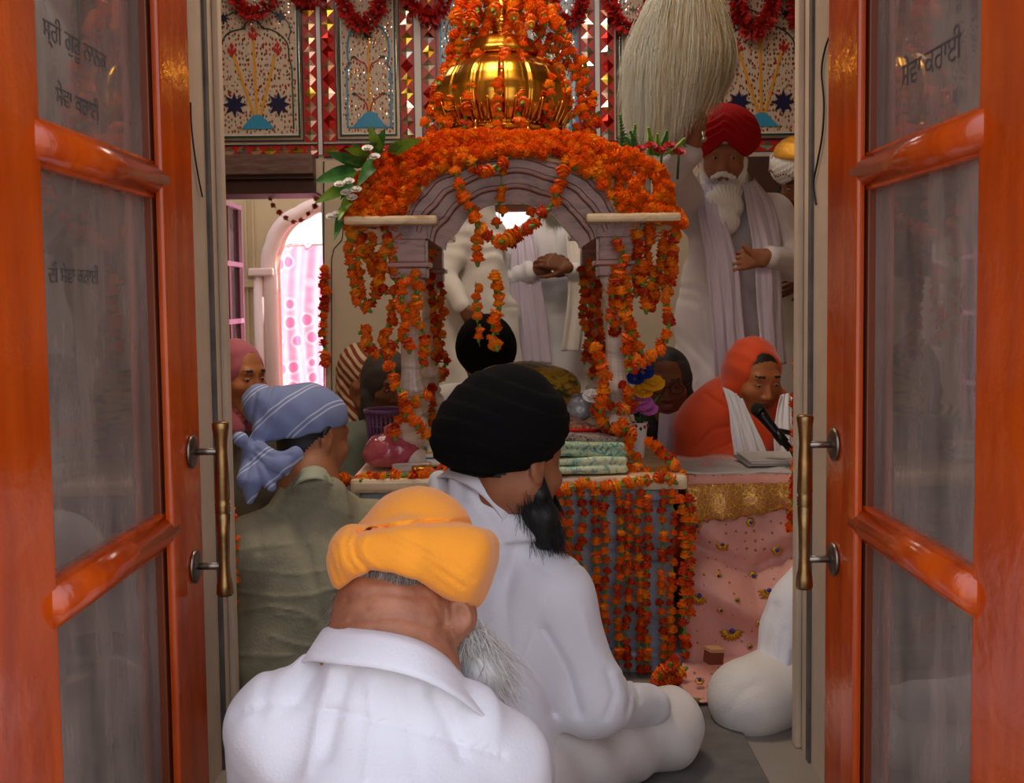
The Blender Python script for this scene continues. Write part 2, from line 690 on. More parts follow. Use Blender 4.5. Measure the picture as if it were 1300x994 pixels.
def torso_prims(pel, neck, sl, sr, inf=0., k=.05, depth=1.0, belly=1.0):
    """pel: pelvis, neck: base of neck, sl / sr: shoulder joints"""
    pel = Vector(pel); neck = Vector(neck); sl = Vector(sl); sr = Vector(sr)
    lat = (sr - sl); hw = lat.length / 2; lat.normalize()
    up = (neck - pel).normalized()
    fw = up.cross(lat).normalized()
    up2 = lat.cross(fw).normalized()
    R = Matrix(((lat.x, fw.x, up2.x), (lat.y, fw.y, up2.y), (lat.z, fw.z, up2.z)))
    L = (neck - pel).length
    mid = (sl + sr) / 2
    p = [RC(sl + (mid - sl) * .12, sr + (mid - sr) * .12, .055 + inf, None, k),
         RC(mid + up * .02, neck + up * .03, .075 + inf * .6, .05 + inf * .3, k),
         RC(sl + (mid - sl) * .3, neck + up * .01, .052 + inf, .045 + inf * .5, k),
         RC(sr + (mid - sr) * .3, neck + up * .01, .052 + inf, .045 + inf * .5, k),
         EL(pel.lerp(mid, .72), (hw * .9 + inf, (.105 + inf) * depth, L * .3 + inf), R, k),
         EL(pel.lerp(mid, .38), (hw * .84 * belly + inf, (.11 + inf) * depth * belly, L * .34 + inf), R, k),
         EL(pel, (hw * .95 + inf, .125 * depth + inf, .13 + inf), R, k)]
    return p, R


def arm_prims(s, e, w, inf=0., k=.03, cuff=0.):
    return [RC(s, e, .05 + inf, .04 + inf, k), RC(e, w, .04 + inf, (.028 + inf) if not cuff else cuff, k)]


def leg_prims(h, kn, an, inf=0., k=.05):
    return [RC(h, kn, .085 + inf, .058 + inf, k), RC(kn, an, .056 + inf, .038 + inf, k)]


def hair_mesh(name, strands, mats, parent, r0=.0007, n=3, taper=.15, mi=None):
    """strands: list of polylines; one mesh of fine tapered tubes"""
    V = []; F = []; b = 0; MI = []
    for si, s in enumerate(strands):
        s = np.asarray(s, dtype=np.float64); N = len(s)
        t = np.gradient(s, axis=0); t /= (np.linalg.norm(t, axis=1)[:, None] + 1e-9)
        ref = np.array([0.3, .5, .81]); a = np.cross(t, ref); a /= (np.linalg.norm(a, axis=1)[:, None] + 1e-9)
        c = np.cross(a, t)
        rr = r0 * (1 - (1 - taper) * np.linspace(0, 1, N))
        for k in range(n):
            an = 2 * PI * k / n
            V.append(s + (a * math.cos(an) + c * math.sin(an)) * rr[:, None])
        i = np.arange(N - 1)
        for k in range(n):
            k2 = (k + 1) % n
            F.append(np.stack([b + k * N + i, b + k * N + i + 1, b + k2 * N + i + 1, b + k2 * N + i], 1))
        MI.append(np.full((N - 1) * n, RNG.integers(0, len(mats)) if mi is None else mi[si]))
        b += N * n
    V = np.concatenate(V); F = np.concatenate(F); MI = np.concatenate(MI)
    o = mesh_obj(name, [], [], mats)
    me = o.data
    me.vertices.add(len(V)); me.vertices.foreach_set('co', V.astype(np.float32).ravel())
    me.loops.add(len(F) * 4); me.loops.foreach_set('vertex_index', F.astype(np.int32).ravel())
    me.polygons.add(len(F)); me.polygons.foreach_set('loop_start', np.arange(0, len(F) * 4, 4, dtype=np.int32))
    me.polygons.foreach_set('material_index', MI.astype(np.int32))
    me.polygons.foreach_set('use_smooth', np.ones(len(F), dtype=bool))
    me.update(calc_edges=True)
    if parent is not None: attach(o, parent)
    return o


def beard_strands(W, R, n, length, spread=.35, s=1.0, down=(0, .15, -1), curl=.006, moustache=True, wild=.12, side=True, seed=1):
    rg = np.random.default_rng(seed)
    out = []
    dn = R @ Vector(down).normalized()
    for i in range(n):
        u = rg.uniform(-1, 1)
        v = rg.uniform(0, 1)
        if side and rg.random() < .35:
            sg = 1 if u > 0 else -1
            a = W(sg * (.07 + .004 * v), .005 + .05 * v, .0 - .08 * v)
            f = .45 + .35 * v
        else:
            a = W(u * .058, .048 + .045 * (1 - u * u) + .004 * v, -.052 - .06 * v * 1.0 - .0 * u)
            f = 1 - .35 * u * u
        L = length * f * rg.uniform(.6, 1.05)
        ou = (R @ Vector((u * spread, .22, 0)))
        d = Vector((dn.x + ou.x, dn.y + ou.y, dn.z + ou.z)); d.normalize()
        w = Vector(rg.normal(size=3)) * wild
        pts = []; q = Vector(a); g = Vector((0, 0, -1))
        for j in range(8):
            t = j / 7
            pts.append(q + Vector(rg.normal(size=3)) * curl * t * .35)
            dd = (d * (1 - t * .5) + g * (t * .65) + w * t).normalized()
            q = q + dd * L / 7
        out.append(np.array([[p.x, p.y, p.z] for p in pts]))
    if moustache:
        for i in range(n // 5):
            sg = rg.choice([-1, 1]); v = rg.uniform(0, 1)
            a = W(sg * .004 + sg * .02 * v, .098 - .004 * v, -.043 - .004 * v)
            d = R @ Vector((sg * .8, -.1, -.55)); g = Vector((0, 0, -1))
            pts = []; q = Vector(a)
            L = .055 * rg.uniform(.6, 1)
            for j in range(6):
                pts.append(q + Vector(rg.normal(size=3)) * .0008); q = q + (d * (1 - j / 8) + g * j / 8).normalized() * L / 5
            out.append(np.array([[p.x, p.y, p.z] for p in pts]))
    return out


def front_turban(W, R, s, mt, parent, tilt=.0, size=(.112, .128, .1), under=None, lean=0., name='turban', step=.024, amp=.0042, res=.004):
    """wrapped turban with an inverted V over the forehead"""
    sx, sy, sz = [v * s for v in size]
    c = W(lean, -.016, .092)
    p = [EL(c, (sx, sy, sz), R, .02), EL(W(lean * .6, -.012, .07), (sx * .98, sy * .98, sz * .62), R, .03)]
    # lower edge: an inverted V peaked over the forehead
    Rt0 = rotm(R); a0 = V3(W(0, 0, .068))

    def vee(q):
        l = (q - a0) @ Rt0
        return -(l[:, 2] + .85 * np.abs(l[:, 0]) + .25 * np.minimum(l[:, 1], 0)) * .72
    p.append(Prim(vee, a0, 1e6, .008, -2))
    n = R @ Vector((0, -.35, -1)); p.append(PLANE(W(0, -.08, .0), n, .01))
    Rt = rotm(R); cc = V3(W(lean, 0, .06))

    def wrap(q):
        l = (q - cc) @ Rt
        v = l[:, 2] / s + .7 * np.abs(l[:, 0] / s - .004) * np.clip(l[:, 1] * 12 + .6, -.4, 1) + .004 * np.sin(l[:, 0] * 60)
        ph = v / step
        saw = ph - np.floor(ph)
        return -amp * s * (saw - .5) * np.clip((.135 - l[:, 2] / s) / .05, .15, 1)
    return sdf_mesh(name, p, res, [mt], parent, mods=[wrap])


def person(label, loc, cat='person', group=None):
    return thing('person', label, cat, loc, group)
# ------------------------------------------------------------------ materials of the place
WHITE_PAINT = mat('white_wall_paint', (196, 186, 170), rough=.75, var=.18, vscale=5, bump=.3, bscale=25)
REVEAL = mat('reveal_paint', (212, 190, 166), rough=.6, var=.22, vscale=3.5, bump=.3, bscale=30)
CREAM = mat('cream_wall', (196, 176, 140), rough=.7, var=.12, vscale=3)
DARKLINE = mat('dark_line_paint', (40, 38, 40), rough=.6)
WOODBEAM = mat('purple_brown_beam', (120, 88, 80), rough=.6, c2=(74, 48, 46), vscale=7, stretch=(1.2, 1, 7))
DARKWOOD = mat('dark_brown_beam', (66, 32, 22), rough=.55, var=.3, vscale=6)
FLOORM = mat('marble_floor', (150, 138, 126), rough=.35, var=.2, vscale=3)


def orange_paint():
    T = NT('orange_gloss_paint')
    b = T.b
    tc = T.n('ShaderNodeTexCoord')
    mp = T.n('ShaderNodeMapping'); mp.inputs['Scale'].default_value = (6, 6, 1.2)
    T.l(tc.outputs['Object'], mp.inputs[0])
    nz = T.n('ShaderNodeTexNoise', Scale=3.0, Detail=6.0)
    T.l(mp.outputs[0], nz.inputs['Vector'])
    T.l(ramp(T, nz.outputs['Fac'], [(.3, (168, 56, 4)), (.7, (208, 82, 8))]), b.inputs['Base Color'])
    b.inputs['Roughness'].default_value = .22
    b.inputs['Coat Weight'].default_value = .35
    b.inputs['Coat Roughness'].default_value = .08
    n2 = T.n('ShaderNodeTexNoise', Scale=34.0, Detail=3.0)
    T.l(tc.outputs['Object'], n2.inputs['Vector'])
    bp = T.n('ShaderNodeBump', Strength=.5, Distance=.003)
    T.l(n2.outputs['Fac'], bp.inputs['Height'])
    T.l(bp.outputs[0], b.inputs['Normal']); T.l(bp.outputs[0], b.inputs['Coat Normal'])
    return T.m


ORANGEP = orange_paint()


def glass_mat(name, dust=(178, 160, 150), amt=.22, rough=.02):
    T = NT(name)
    T.t.nodes.remove(T.b)
    tr = T.n('ShaderNodeBsdfTransparent'); tr.inputs[0].default_value = (.93, .95, .95, 1)
    gl = T.n('ShaderNodeBsdfGlossy'); gl.inputs['Roughness'].default_value = rough
    df = T.n('ShaderNodeBsdfDiffuse'); df.inputs[0].default_value = (*srgb(dust), 1)
    fr = T.n('ShaderNodeFresnel', IOR=1.6)
    m1 = T.n('ShaderNodeMixShader'); m2 = T.n('ShaderNodeMixShader')
    tc = T.n('ShaderNodeTexCoord')
    mp = T.n('ShaderNodeMapping'); mp.inputs['Scale'].default_value = (1, 2, .5)
    T.l(tc.outputs['Object'], mp.inputs[0])
    nz = T.n('ShaderNodeTexNoise', Scale=5.0, Detail=7.0, Roughness=.65)
    T.l(mp.outputs[0], nz.inputs['Vector'])
    mr = T.n('ShaderNodeMapRange'); mr.inputs['From Min'].default_value = .3; mr.inputs['From Max'].default_value = .75
    mr.inputs['To Min'].default_value = amt * .45; mr.inputs['To Max'].default_value = amt * 1.3
    T.l(nz.outputs['Fac'], mr.inputs['Value'])
    T.l(mr.outputs[0], m1.inputs[0]); T.l(tr.outputs[0], m1.inputs[1]); T.l(df.outputs[0], m1.inputs[2])
    T.l(fr.outputs[0], m2.inputs[0]); T.l(m1.outputs[0], m2.inputs[1]); T.l(gl.outputs[0], m2.inputs[2])
    T.l(m2.outputs[0], T.out.inputs[0])
    return T.m


GLASS = glass_mat('dusty_window_glass', amt=.62)
BRASS = mat('worn_brass', (176, 142, 92), rough=.32, metal=1., c2=(120, 96, 66), vscale=18, bump=.2, bscale=50)
STEEL = mat('grey_steel', (150, 140, 130), rough=.35, metal=1., var=.3, vscale=20)

# ------------------------------------------------------------------ room shell
YW0, YW1 = .98, 2.35       # the thick front wall
XR = .66                   # half width of its passage
YB = 5.4                   # back wall
ZC = 3.05


def struct(mb, name, mats, parent=None):
    o = mb.build(name, mats, parent)
    if parent is None: o['kind'] = 'structure'
    return o


m = MB(); m.box((-3.2, -2.5, -.1), (3.2, 8.2, 0)); struct(m, 'floor', [FLOORM])
m = MB(); m.box((-2.6, YW0, ZC), (2.6, YB + .3, ZC + .1)); struct(m, 'ceiling', [WHITE_PAINT])
m = MB(); m.box((-2.5, YW0, 0), (-XR, YW1, ZC)); wfl = struct(m, 'wall_front_left', [REVEAL])
m = MB(); m.box((XR, YW0, 0), (2.5, YW1, ZC)); wfr = struct(m, 'wall_front_right', [REVEAL])
m = MB(); m.box((-XR, YW0, 2.15), (XR, YW1, ZC)); struct(m, 'wall_front_header', [REVEAL])
m = MB(); m.box((-2.6, YW1, 0), (-2.5, YB, ZC)); struct(m, 'wall_left', [CREAM])
m = MB(); m.box((2.5, YW1, 0), (2.6, YB, ZC)); struct(m, 'wall_right', [CREAM])

# arris strips and painted line on the reveals' far corners
for sg, nm in ((-1, 'trim_1'), (1, 'trim_2')):
    m = MB()
    a = (sg * XR, YW1 - .11, 0); b = (sg * (XR - .006), YW1 - .088, 2.15)
    m.box((min(a[0], b[0]), a[1], 0), (max(a[0], b[0]), b[1], 2.15), 0)
    m.box((min(sg * XR, sg * (XR - .014)), YW1 - .035, 0), (max(sg * XR, sg * (XR - .014)), YW1, 2.15), 1, bev=.005)
    struct(m, nm, [mat('grey_edge_line', (110, 104, 102), rough=.7, var=.6, vscale=12), REVEAL])

# outer door frame of orange painted wood
for sg in (-1, 1):
    m = MB()
    xa, xb = sorted((sg * .578, sg * .66))
    m.box((xa, YW0 - .03, 0), (xb, YW0 + .055, 2.12), 0, bev=.006)
    xa, xb = sorted((sg * .60, sg * .66))
    m.box((xa, YW0 + .055, 0), (xb, YW0 + .10, 2.12), 0, bev=.005)
    struct(m, 'trim_3' if sg < 0 else 'trim_4', [ORANGEP])


# ---- the two glazed leaves, standing open into the room
def door_leaf(sg, name):
    X = .55            # face looking at the passage
    T_ = .04
    y0, y1 = 1.045, 1.79
    z1 = 2.05
    root = bpy.data.objects.new(name, None)
    COL.objects.link(root)
    root.location = (sg * (X + T_ / 2), y0, 0)
    root['kind'] = 'structure'

    def fx(a, b): return tuple(sorted((sg * a, sg * b)))

    def bx(nm, ya, yb, za, zb, xa=X, xb=X + T_, m_=ORANGEP, bev=.005):
        q = MB(); x0, x1 = fx(xa, xb); q.box((x0, ya, za), (x1, yb, zb), 0, bev=bev); return q.build(nm, [m_], root)
    bx('stile', y0, 1.215, .02, z1)
    st = bx('stile', 1.62, y1, .02, z1)
    # rebate strip on the lock stile
    q = MB(); x0, x1 = fx(X - .012, X + .001); q.box((x0, 1.60, .02), (x1, 1.665, z1), 0, bev=.005)
    attach(q.build('stile_moulding', [ORANGEP], None), st)
    rails = [(.02, .16), (.655, .715), (1.21, 1.27), (1.80, 2.05)]
    for i, (a, b) in enumerate(rails):
        rl = bx('rail', 1.215, 1.62, a, b, X + .004)
        q = MB(); zc = (a + b) / 2; pts = [(sg * (X + .012), 1.20, zc), (sg * (X + .012), 1.63, zc)]
        if 0 < i < 3:
            q.tube(pts, .026, 12); attach(q.build('glazing_bar', [ORANGEP], None), rl)
    for i in range(3):
        a = rails[i][1] - .004; b = rails[i + 1][0] + .004
        q = MB(); x0, x1 = fx(X + .018, X + .022); q.box((x0, 1.205, a), (x1, 1.63, b)); q.build('glass_pane', [GLASS], root)
        # putty bead round the pane
        q = MB()
        for (ya, yb, za, zb) in ((1.205, 1.222, a, b), (1.6, 1.622, a, b)):
            x0, x1 = fx(X + .006, X + .03); q.box((x0, ya, za), (x1, yb, zb), 0, bev=.002)
        q.build('glazing_bead', [mat('brown_paint', (110, 48, 20), rough=.4)], root)

    # turned pull handles: passage face and, higher, wall face
    def pull(xs, side, z0, z1_, yh, mt=BRASS):
        h = bpy.data.objects.new('pull_handle', None); COL.objects.link(h)
        h.location = (sg * xs, yh, z0); attach(h, root)
        L = z1_ - z0
        out = .052
        xh = sg * (xs - side * out)
        prof = [(.0, 0), (.0125, .0), (.0145, .004), (.0135, .02), (.0105, .035), (.0095, .06), (.0105, L * .35), (.0125, L * .47), (.0105, L * .475),
                (.0135, L * .485), (.0115, L * .495), (.0135, L * .505), (.0115, L * .515), (.0135, L * .525), (.011, L * .535), (.013, L * .56), (.0115, L * .72),
                (.0098, L - .05), (.0105, L - .035), (.0135, L - .012), (.0145, L - .004), (.0125, L), (0, L)]
        q = MB(); q.lathe(prof, 20, (xh, yh, z0)); g = q.build('grip', [mt], None); attach(g, h)
        for zz in (z0 + L * .17, z1_ - L * .17):
            q = MB(); q.tube([(sg * xs, yh, zz), (xh, yh, zz)], .0062, 10)
            q.lathe([(0, 0), (.027, 0), (.029, .004), (.024, .007), (.012, .009), (0, .009)], 20, (sg * xs, yh, zz), axis=(-sg * side, 0, 0))
            g = q.build('mount', [STEEL, BRASS], None); attach(g, h)
        return h
    pull(X, 1, .545, .845, 1.735)
    pull(X + T_, -1, .835, 1.13, 1.69)
    return root


dl = door_leaf(-1, 'door_1'); dr = door_leaf(1, 'door_2')


# ---- hand-painted writing on the white reveals behind the glass
def writing(txt, loc, rot, size, parent, m_=None):
    cu = bpy.data.curves.new('painted_writing', 'FONT')
    cu.body = txt; cu.size = size; cu.extrude = .0004; cu.offset = -.0004
    o = bpy.data.objects.new('tmp_txt', cu); COL.objects.link(o)
    dg = bpy.context.evaluated_depsgraph_get()
    me = bpy.data.meshes.new_from_object(o.evaluated_get(dg))
    bpy.data.objects.remove(o)
    w = bpy.data.objects.new('painted_writing', me); COL.objects.link(w)
    me.materials.clear(); me.materials.append(m_ or mat('faded_black_paint', (84, 76, 74), rough=.9))
    w.location = loc; w.rotation_euler = rot
    if parent is not None: w.parent = parent
    return w


WR = (PI / 2, 0, -PI / 2)   # reads on the right reveal, seen from the passage
WL = (PI / 2, 0, PI / 2)
attach(writing('ਸੇਵਾ ਕਰਾਈ', (.5672, 1.50, 1.345), WR, .050, None), dr)
attach(writing('ਸ੍ਰੀ ਗੁਰੂ ਨਾਨਕ', (-.5672, 1.27, 1.375), WL, .036, None), dl)
attach(writing('ਸੇਵਾ ਕਰਾਈ', (-.5672, 1.30, 1.30), WL, .034, None), dl)
attach(writing('ਦੀ ਸੇਵਾ ਕਰਾਈ', (-.5672, 1.26, 1.075), WL, .03, None), dl)

# ---- floor cloth outside where the worshippers sit
MATM = mat('grey_floor_mat', (110, 104, 100), rough=.95, var=.3, vscale=20)
m = MB(); m.box((-.54, .2, 0), (.54, 2.6, .012), 0, bev=.004)
tag(m.build('floor_mat', [MATM]), 'long grey floor mat under the seated worshippers in the doorway', 'floor mat')


# ---- wires on the passage edges
def wire(name, pts, r, m_, label, cat='wire', group=None):
    q = MB()
    # smooth through Catmull
    P_ = [Vector(p) for p in pts]; out = []
    for i in range(len(P_) - 1):
        p0 = P_[max(i - 1, 0)]; p1 = P_[i]; p2 = P_[i + 1]; p3 = P_[min(i + 2, len(P_) - 1)]
        for t in range(6):
            u = t / 6
            out.append(.5 * ((2 * p1) + (p2 - p0) * u + (2 * p0 - 5 * p1 + 4 * p2 - p3) * u * u + (3 * p1 - p0 - 3 * p2 + p3) * u ** 3))
    out.append(P_[-1])
    q.tube(out, r, 6)
    return tag(q.build(name, [m_]), label, cat, group)


BLACKC = mat('black_cable', (30, 26, 26), rough=.6)


def onrev(px, py, sg, off=.004):
    """point where the pixel ray meets the reveal plane x = sg*XR"""
    d = _f + _r * ((px - 650) / FPX) - _u * ((py - 452) / FPX)
    t = (sg * (XR - off)) / d.x
    return Vector((0, 0, CAMZ)) + d * t


wire('cable', [onrev(x, y, 1) for x, y in ((1056, 40), (1048, 60), (1043, 90), (1046, 130), (1044, 170), (1038, 205), (1033, 232), (1036, 260))], .0022, BLACKC,
     'thin black cable running down the right edge of the doorway')
wire('cable', [onrev(x, y, -1) for x, y in ((242, 130), (243, 160), (247, 195), (252, 225), (257, 250))], .0018, BLACKC,
     'thin black cable curving down the left edge of the doorway')
WCORD = mat('white_cord', (214, 206, 196), rough=.6)
wire('cord', [P(x, y, 2.42) for x, y in ((1026, 368), (1018, 374), (1009, 388), (1014, 400), (1026, 408), (1024, 425), (1012, 452), (1008, 470), (1013, 490), (1016, 515), (1010, 535))], .0016, WCORD,
     'thin white cord looping beside the right edge of the doorway')
# ------------------------------------------------------------------ back wall with its openings
def wx(px, py=300): return P(px, py, YB).x
def wz(py, px=650): return P(px, py, YB).z


XA0, XA1 = wx(240), wx(409)        # left doorway
ZA1 = wz(245, 330)
XC0, XC1 = wx(596), wx(705)        # middle window
ZC0, ZC1 = .75, wz(258, 650)
CREAMP = mat('cream_pier_paint', (198, 180, 158), rough=.65, var=.1, vscale=4)


def wbox(x0, x1, z0, z1, y0=YB, y1=YB + .25):
    m.box((x0, y0, z0), (x1, y1, z1), 0)


m = MB()
wbox(-2.6, XA0, 0, ZC); wbox(XA0, XA1, ZA1, ZC); wbox(XA1, XC0, 0, ZC)
wbox(XC0, XC1, ZC1, ZC); wbox(XC0, XC1, 0, ZC0); wbox(XC1, 2.6, 0, ZC)
struct(m, 'wall_back', [CREAMP])

# thin dark painted lines on the pier left of the canopy, ogee at the upper end
def wline(pts, w=.004, y=YB - .002, mt=DARKLINE, name='painted_line', parent=None):
    q = MB(); q.tube([Vector((P(a, b, YB).x, y, P(a, b, YB).z)) for a, b in pts], w, 6)
    return q.build(name, [mt], parent)


wb = bpy.data.objects['wall_back']
wline([(411, 205), (411, 340), (412, 560)], parent=wb)
wline([(436, 290), (434, 305), (424, 316), (421, 330), (421, 480), (424, 600)], .003, parent=wb)

# window behind the standing men: frame and one bright arch
m = MB()
for (a, b, c, d) in ((XC0, XC0 + .04, ZC0, ZC1), (XC1 - .04, XC1, ZC0, ZC1), (XC0, XC1, ZC1 - .035, ZC1), (XC0, XC1, ZC0, ZC0 + .04)):
    m.box((a, YB + .1, c), (b, YB + .15, d), 0, bev=.004)
w1 = struct(m, 'window_1', [mat('pink_lit_frame', (190, 140, 130), rough=.5)])

# lintels
m = MB()
m.box((wx(240), YB - .1, wz(224, 330)), (wx(403), YB + .02, wz(199, 330)), 0, bev=.006)
m.box((wx(240), YB - .07, wz(229, 330)), (wx(403), YB + .02, wz(224, 330)), 1)
m.box((wx(240), YB - .04, wz(247, 330)), (wx(403), YB + .25, wz(229, 330)), 1, bev=.006)
struct(m, 'trim_5', [WOODBEAM, DARKWOOD])
m = MB()
m.box((wx(925), YB - .06, wz(201, 980)), (wx(1080), YB + .02, wz(195, 980)), 0, bev=.003)
m.box((wx(925), YB - .09, wz(248, 980)), (wx(1080), YB + .02, wz(201, 980)), 1, bev=.006)
struct(m, 'trim_6', [WHITE_PAINT, DARKWOOD])
m = MB()
m.box((wx(930), YB - .05, 0), (wx(1080), YB, wz(248, 980)), 0)
for k in range(2):
    x0 = wx(938 + k * 62); x1 = wx(990 + k * 62)
    for (za, zb) in ((.15, .75), (.85, 1.5)):
        m.box((x0, YB - .065, za), (x1, YB - .045, zb), 0, bev=.008)
struct(m, 'door_3', [DARKWOOD])

# ------------------------------------------------------------------ inlaid mosaic panels
def field_mat():
    T = NT('inlay_field'); b = T.b
    tc = T.n('ShaderNodeTexCoord')
    mp = T.n('ShaderNodeMapping'); mp.inputs['Scale'].default_value = (62, 1, 38)
    T.l(tc.outputs['Object'], mp.inputs[0])
    vo = T.n('ShaderNodeTexVoronoi', Scale=1.0, Randomness=.75)
    vo.voronoi_dimensions = '3D'
    T.l(mp.outputs[0], vo.inputs['Vector'])
    chip = T.n('ShaderNodeMath', _operation='LESS_THAN'); chip.inputs[1].default_value = .33
    T.l(vo.outputs['Distance'], chip.inputs[0])
    sx = T.n('ShaderNodeSeparateColor'); T.l(vo.outputs['Color'], sx.inputs[0])
    cc = ramp(T, sx.outputs[0], [(0, (150, 40, 28)), (.3, (120, 62, 46)), (.5, (112, 102, 98)), (.68, (170, 120, 84)), (.85, (214, 206, 200))], 'CONSTANT')
    mx = T.n('ShaderNodeMix', _data_type='RGBA')
    mx.inputs[6].default_value = (*srgb((190, 168, 150)), 1)
    T.l(chip.outputs[0], mx.inputs[0]); T.l(cc, mx.inputs[7]); T.l(mx.outputs[2], b.inputs['Base Color'])
    gt = T.n('ShaderNodeMath', _operation='GREATER_THAN'); gt.inputs[1].default_value = .66
    T.l(sx.outputs[0], gt.inputs[0])
    ml = T.n('ShaderNodeMath', _operation='MULTIPLY'); T.l(gt.outputs[0], ml.inputs[0]); T.l(chip.outputs[0], ml.inputs[1])
    T.l(ml.outputs[0], b.inputs['Metallic'])
    mr = T.n('ShaderNodeMapRange'); mr.inputs['To Min'].default_value = .55; mr.inputs['To Max'].default_value = .12
    T.l(chip.outputs[0], mr.inputs['Value']); T.l(mr.outputs[0], b.inputs['Roughness'])
    # each chip sits at its own slight angle
    bp = T.n('ShaderNodeBump', Strength=.6, Distance=.004); T.l(vo.outputs['Distance'], bp.inputs['Height']); T.l(bp.outputs[0], b.inputs['Normal'])
    return T.m


FIELD = field_mat()
EN_RED = mat('red_enamel', (176, 24, 18), rough=.3)
EN_GREEN = mat('dark_green_enamel', (20, 58, 44), rough=.3)
EN_BLUE = mat('sky_blue_enamel', (52, 138, 180), rough=.3)
EN_NAVY = mat('navy_enamel', (24, 26, 66), rough=.3)
EN_YEL = mat('ochre_enamel', (206, 142, 34), rough=.35)
EN_WHITE = mat('white_enamel', (206, 200, 200), rough=.35)
MIR = mat('silver_mirror_glass', (214, 210, 206), rough=.08, metal=1)
MIRG = mat('gold_mirror_glass', (226, 190, 90), rough=.1, metal=1)
MIRP = mat('pink_mirror_glass', (226, 178, 160), rough=.14, metal=1)


class Panel:
    """flat inlay work on the wall; coordinates given where they stand on the wall"""
    def __init__(s, tx=lambda x: x, ty=lambda y: y, cx=325, cy=90):
        s.tx, s.ty, s.cx, s.cy = tx, ty, cx, cy

    def pt(s, x, y):
        return (P(s.tx(x), s.cy, YB).x, P(s.cx, s.ty(y), YB).z)

    def rect(s, mb, x0, y0, x1, y1, d0, d1, mi):
        a = s.pt(x0, y1); b = s.pt(x1, y0)
        mb.box((a[0], YB - d1, a[1]), (b[0], YB - d0, b[1]), mi)

    def poly(s, pts, d0, d1, mb, mi=0):
        mb.prism([s.pt(*p) for p in pts], YB - d1, YB - d0, mi)

    def line(s, pts, w, d, mb, mi=0):
        w = w * PX(YB) / 2
        q = [Vector((s.pt(*p)[0], 0, s.pt(*p)[1])) for p in pts]
        for i in range(len(q) - 1):
            t = (q[i + 1] - q[i]);
            if t.length < 1e-6: continue
            t.normalize(); n = Vector((-t.z, 0, t.x)) * w; e = t * w * .3
            a, b = q[i] - e, q[i + 1] + e
            mb.prism([((a + n).x, (a + n).z), ((a - n).x, (a - n).z), ((b - n).x, (b - n).z), ((b + n).x, (b + n).z)][::-1], YB - d, YB - .004, mi)


def star(cx, cy, r, n=8, inner=.5, rot=0):
    return [(cx + (r if i % 2 == 0 else r * inner) * math.sin(PI * i / n + rot), cy - (r if i % 2 == 0 else r * inner) * math.cos(PI * i / n + rot)) for i in range(2 * n)]


def smoothpts(pts, k=4):
    P_ = [Vector((a, b, 0)) for a, b in pts]; out = []
    for i in range(len(P_) - 1):
        p0 = P_[max(i - 1, 0)]; p1 = P_[i]; p2 = P_[i + 1]; p3 = P_[min(i + 2, len(P_) - 1)]
        for t in range(k):
            u = t / k
            q = .5 * ((2 * p1) + (p2 - p0) * u + (2 * p0 - 5 * p1 + 4 * p2 - p3) * u * u + (3 * p1 - p0 - 3 * p2 + p3) * u ** 3)
            out.append((q.x, q.y))
    out.append((P_[-1].x, P_[-1].y)); return out


def zz(pts): return [(260 + x / 4.643, y / 4.643) for x, y in pts]


def frame_rings(pn, root, x0, y0, x1, y1, inner):
    """green band, white fillet, mirror band, navy line, from inside out"""
    m = MB()
    a = inner
    def ring(xa, ya, xb, yb, w, d, mi):
        pn.rect(m, xa, ya, xb, ya + w, .0, d, mi); pn.rect(m, xa, yb - w, xb, yb, .0, d, mi)
        pn.rect(m, xa, ya + w, xa + w, yb - w, .0, d, mi); pn.rect(m, xb - w, ya + w, xb, yb - w, .0, d, mi)
    ring(x0, y0, x1, y1, 1.3, .010, 3)
    ring(x0 + 1.3, y0 + 1.3, x1 - 1.3, y1 - 1.3, 3.2, .008, 2)
    ring(x0 + 4.5, y0 + 4.5, x1 - 4.5, y1 - 4.5, 2.6, .014, 0)
    ring(x0 + 7.1, y0 + 7.1, x1 - 7.1, y1 - 7.1, 1.6, .012, 1)
    return m.build('frame', [EN_GREEN, EN_WHITE, MIR, EN_NAVY], root)


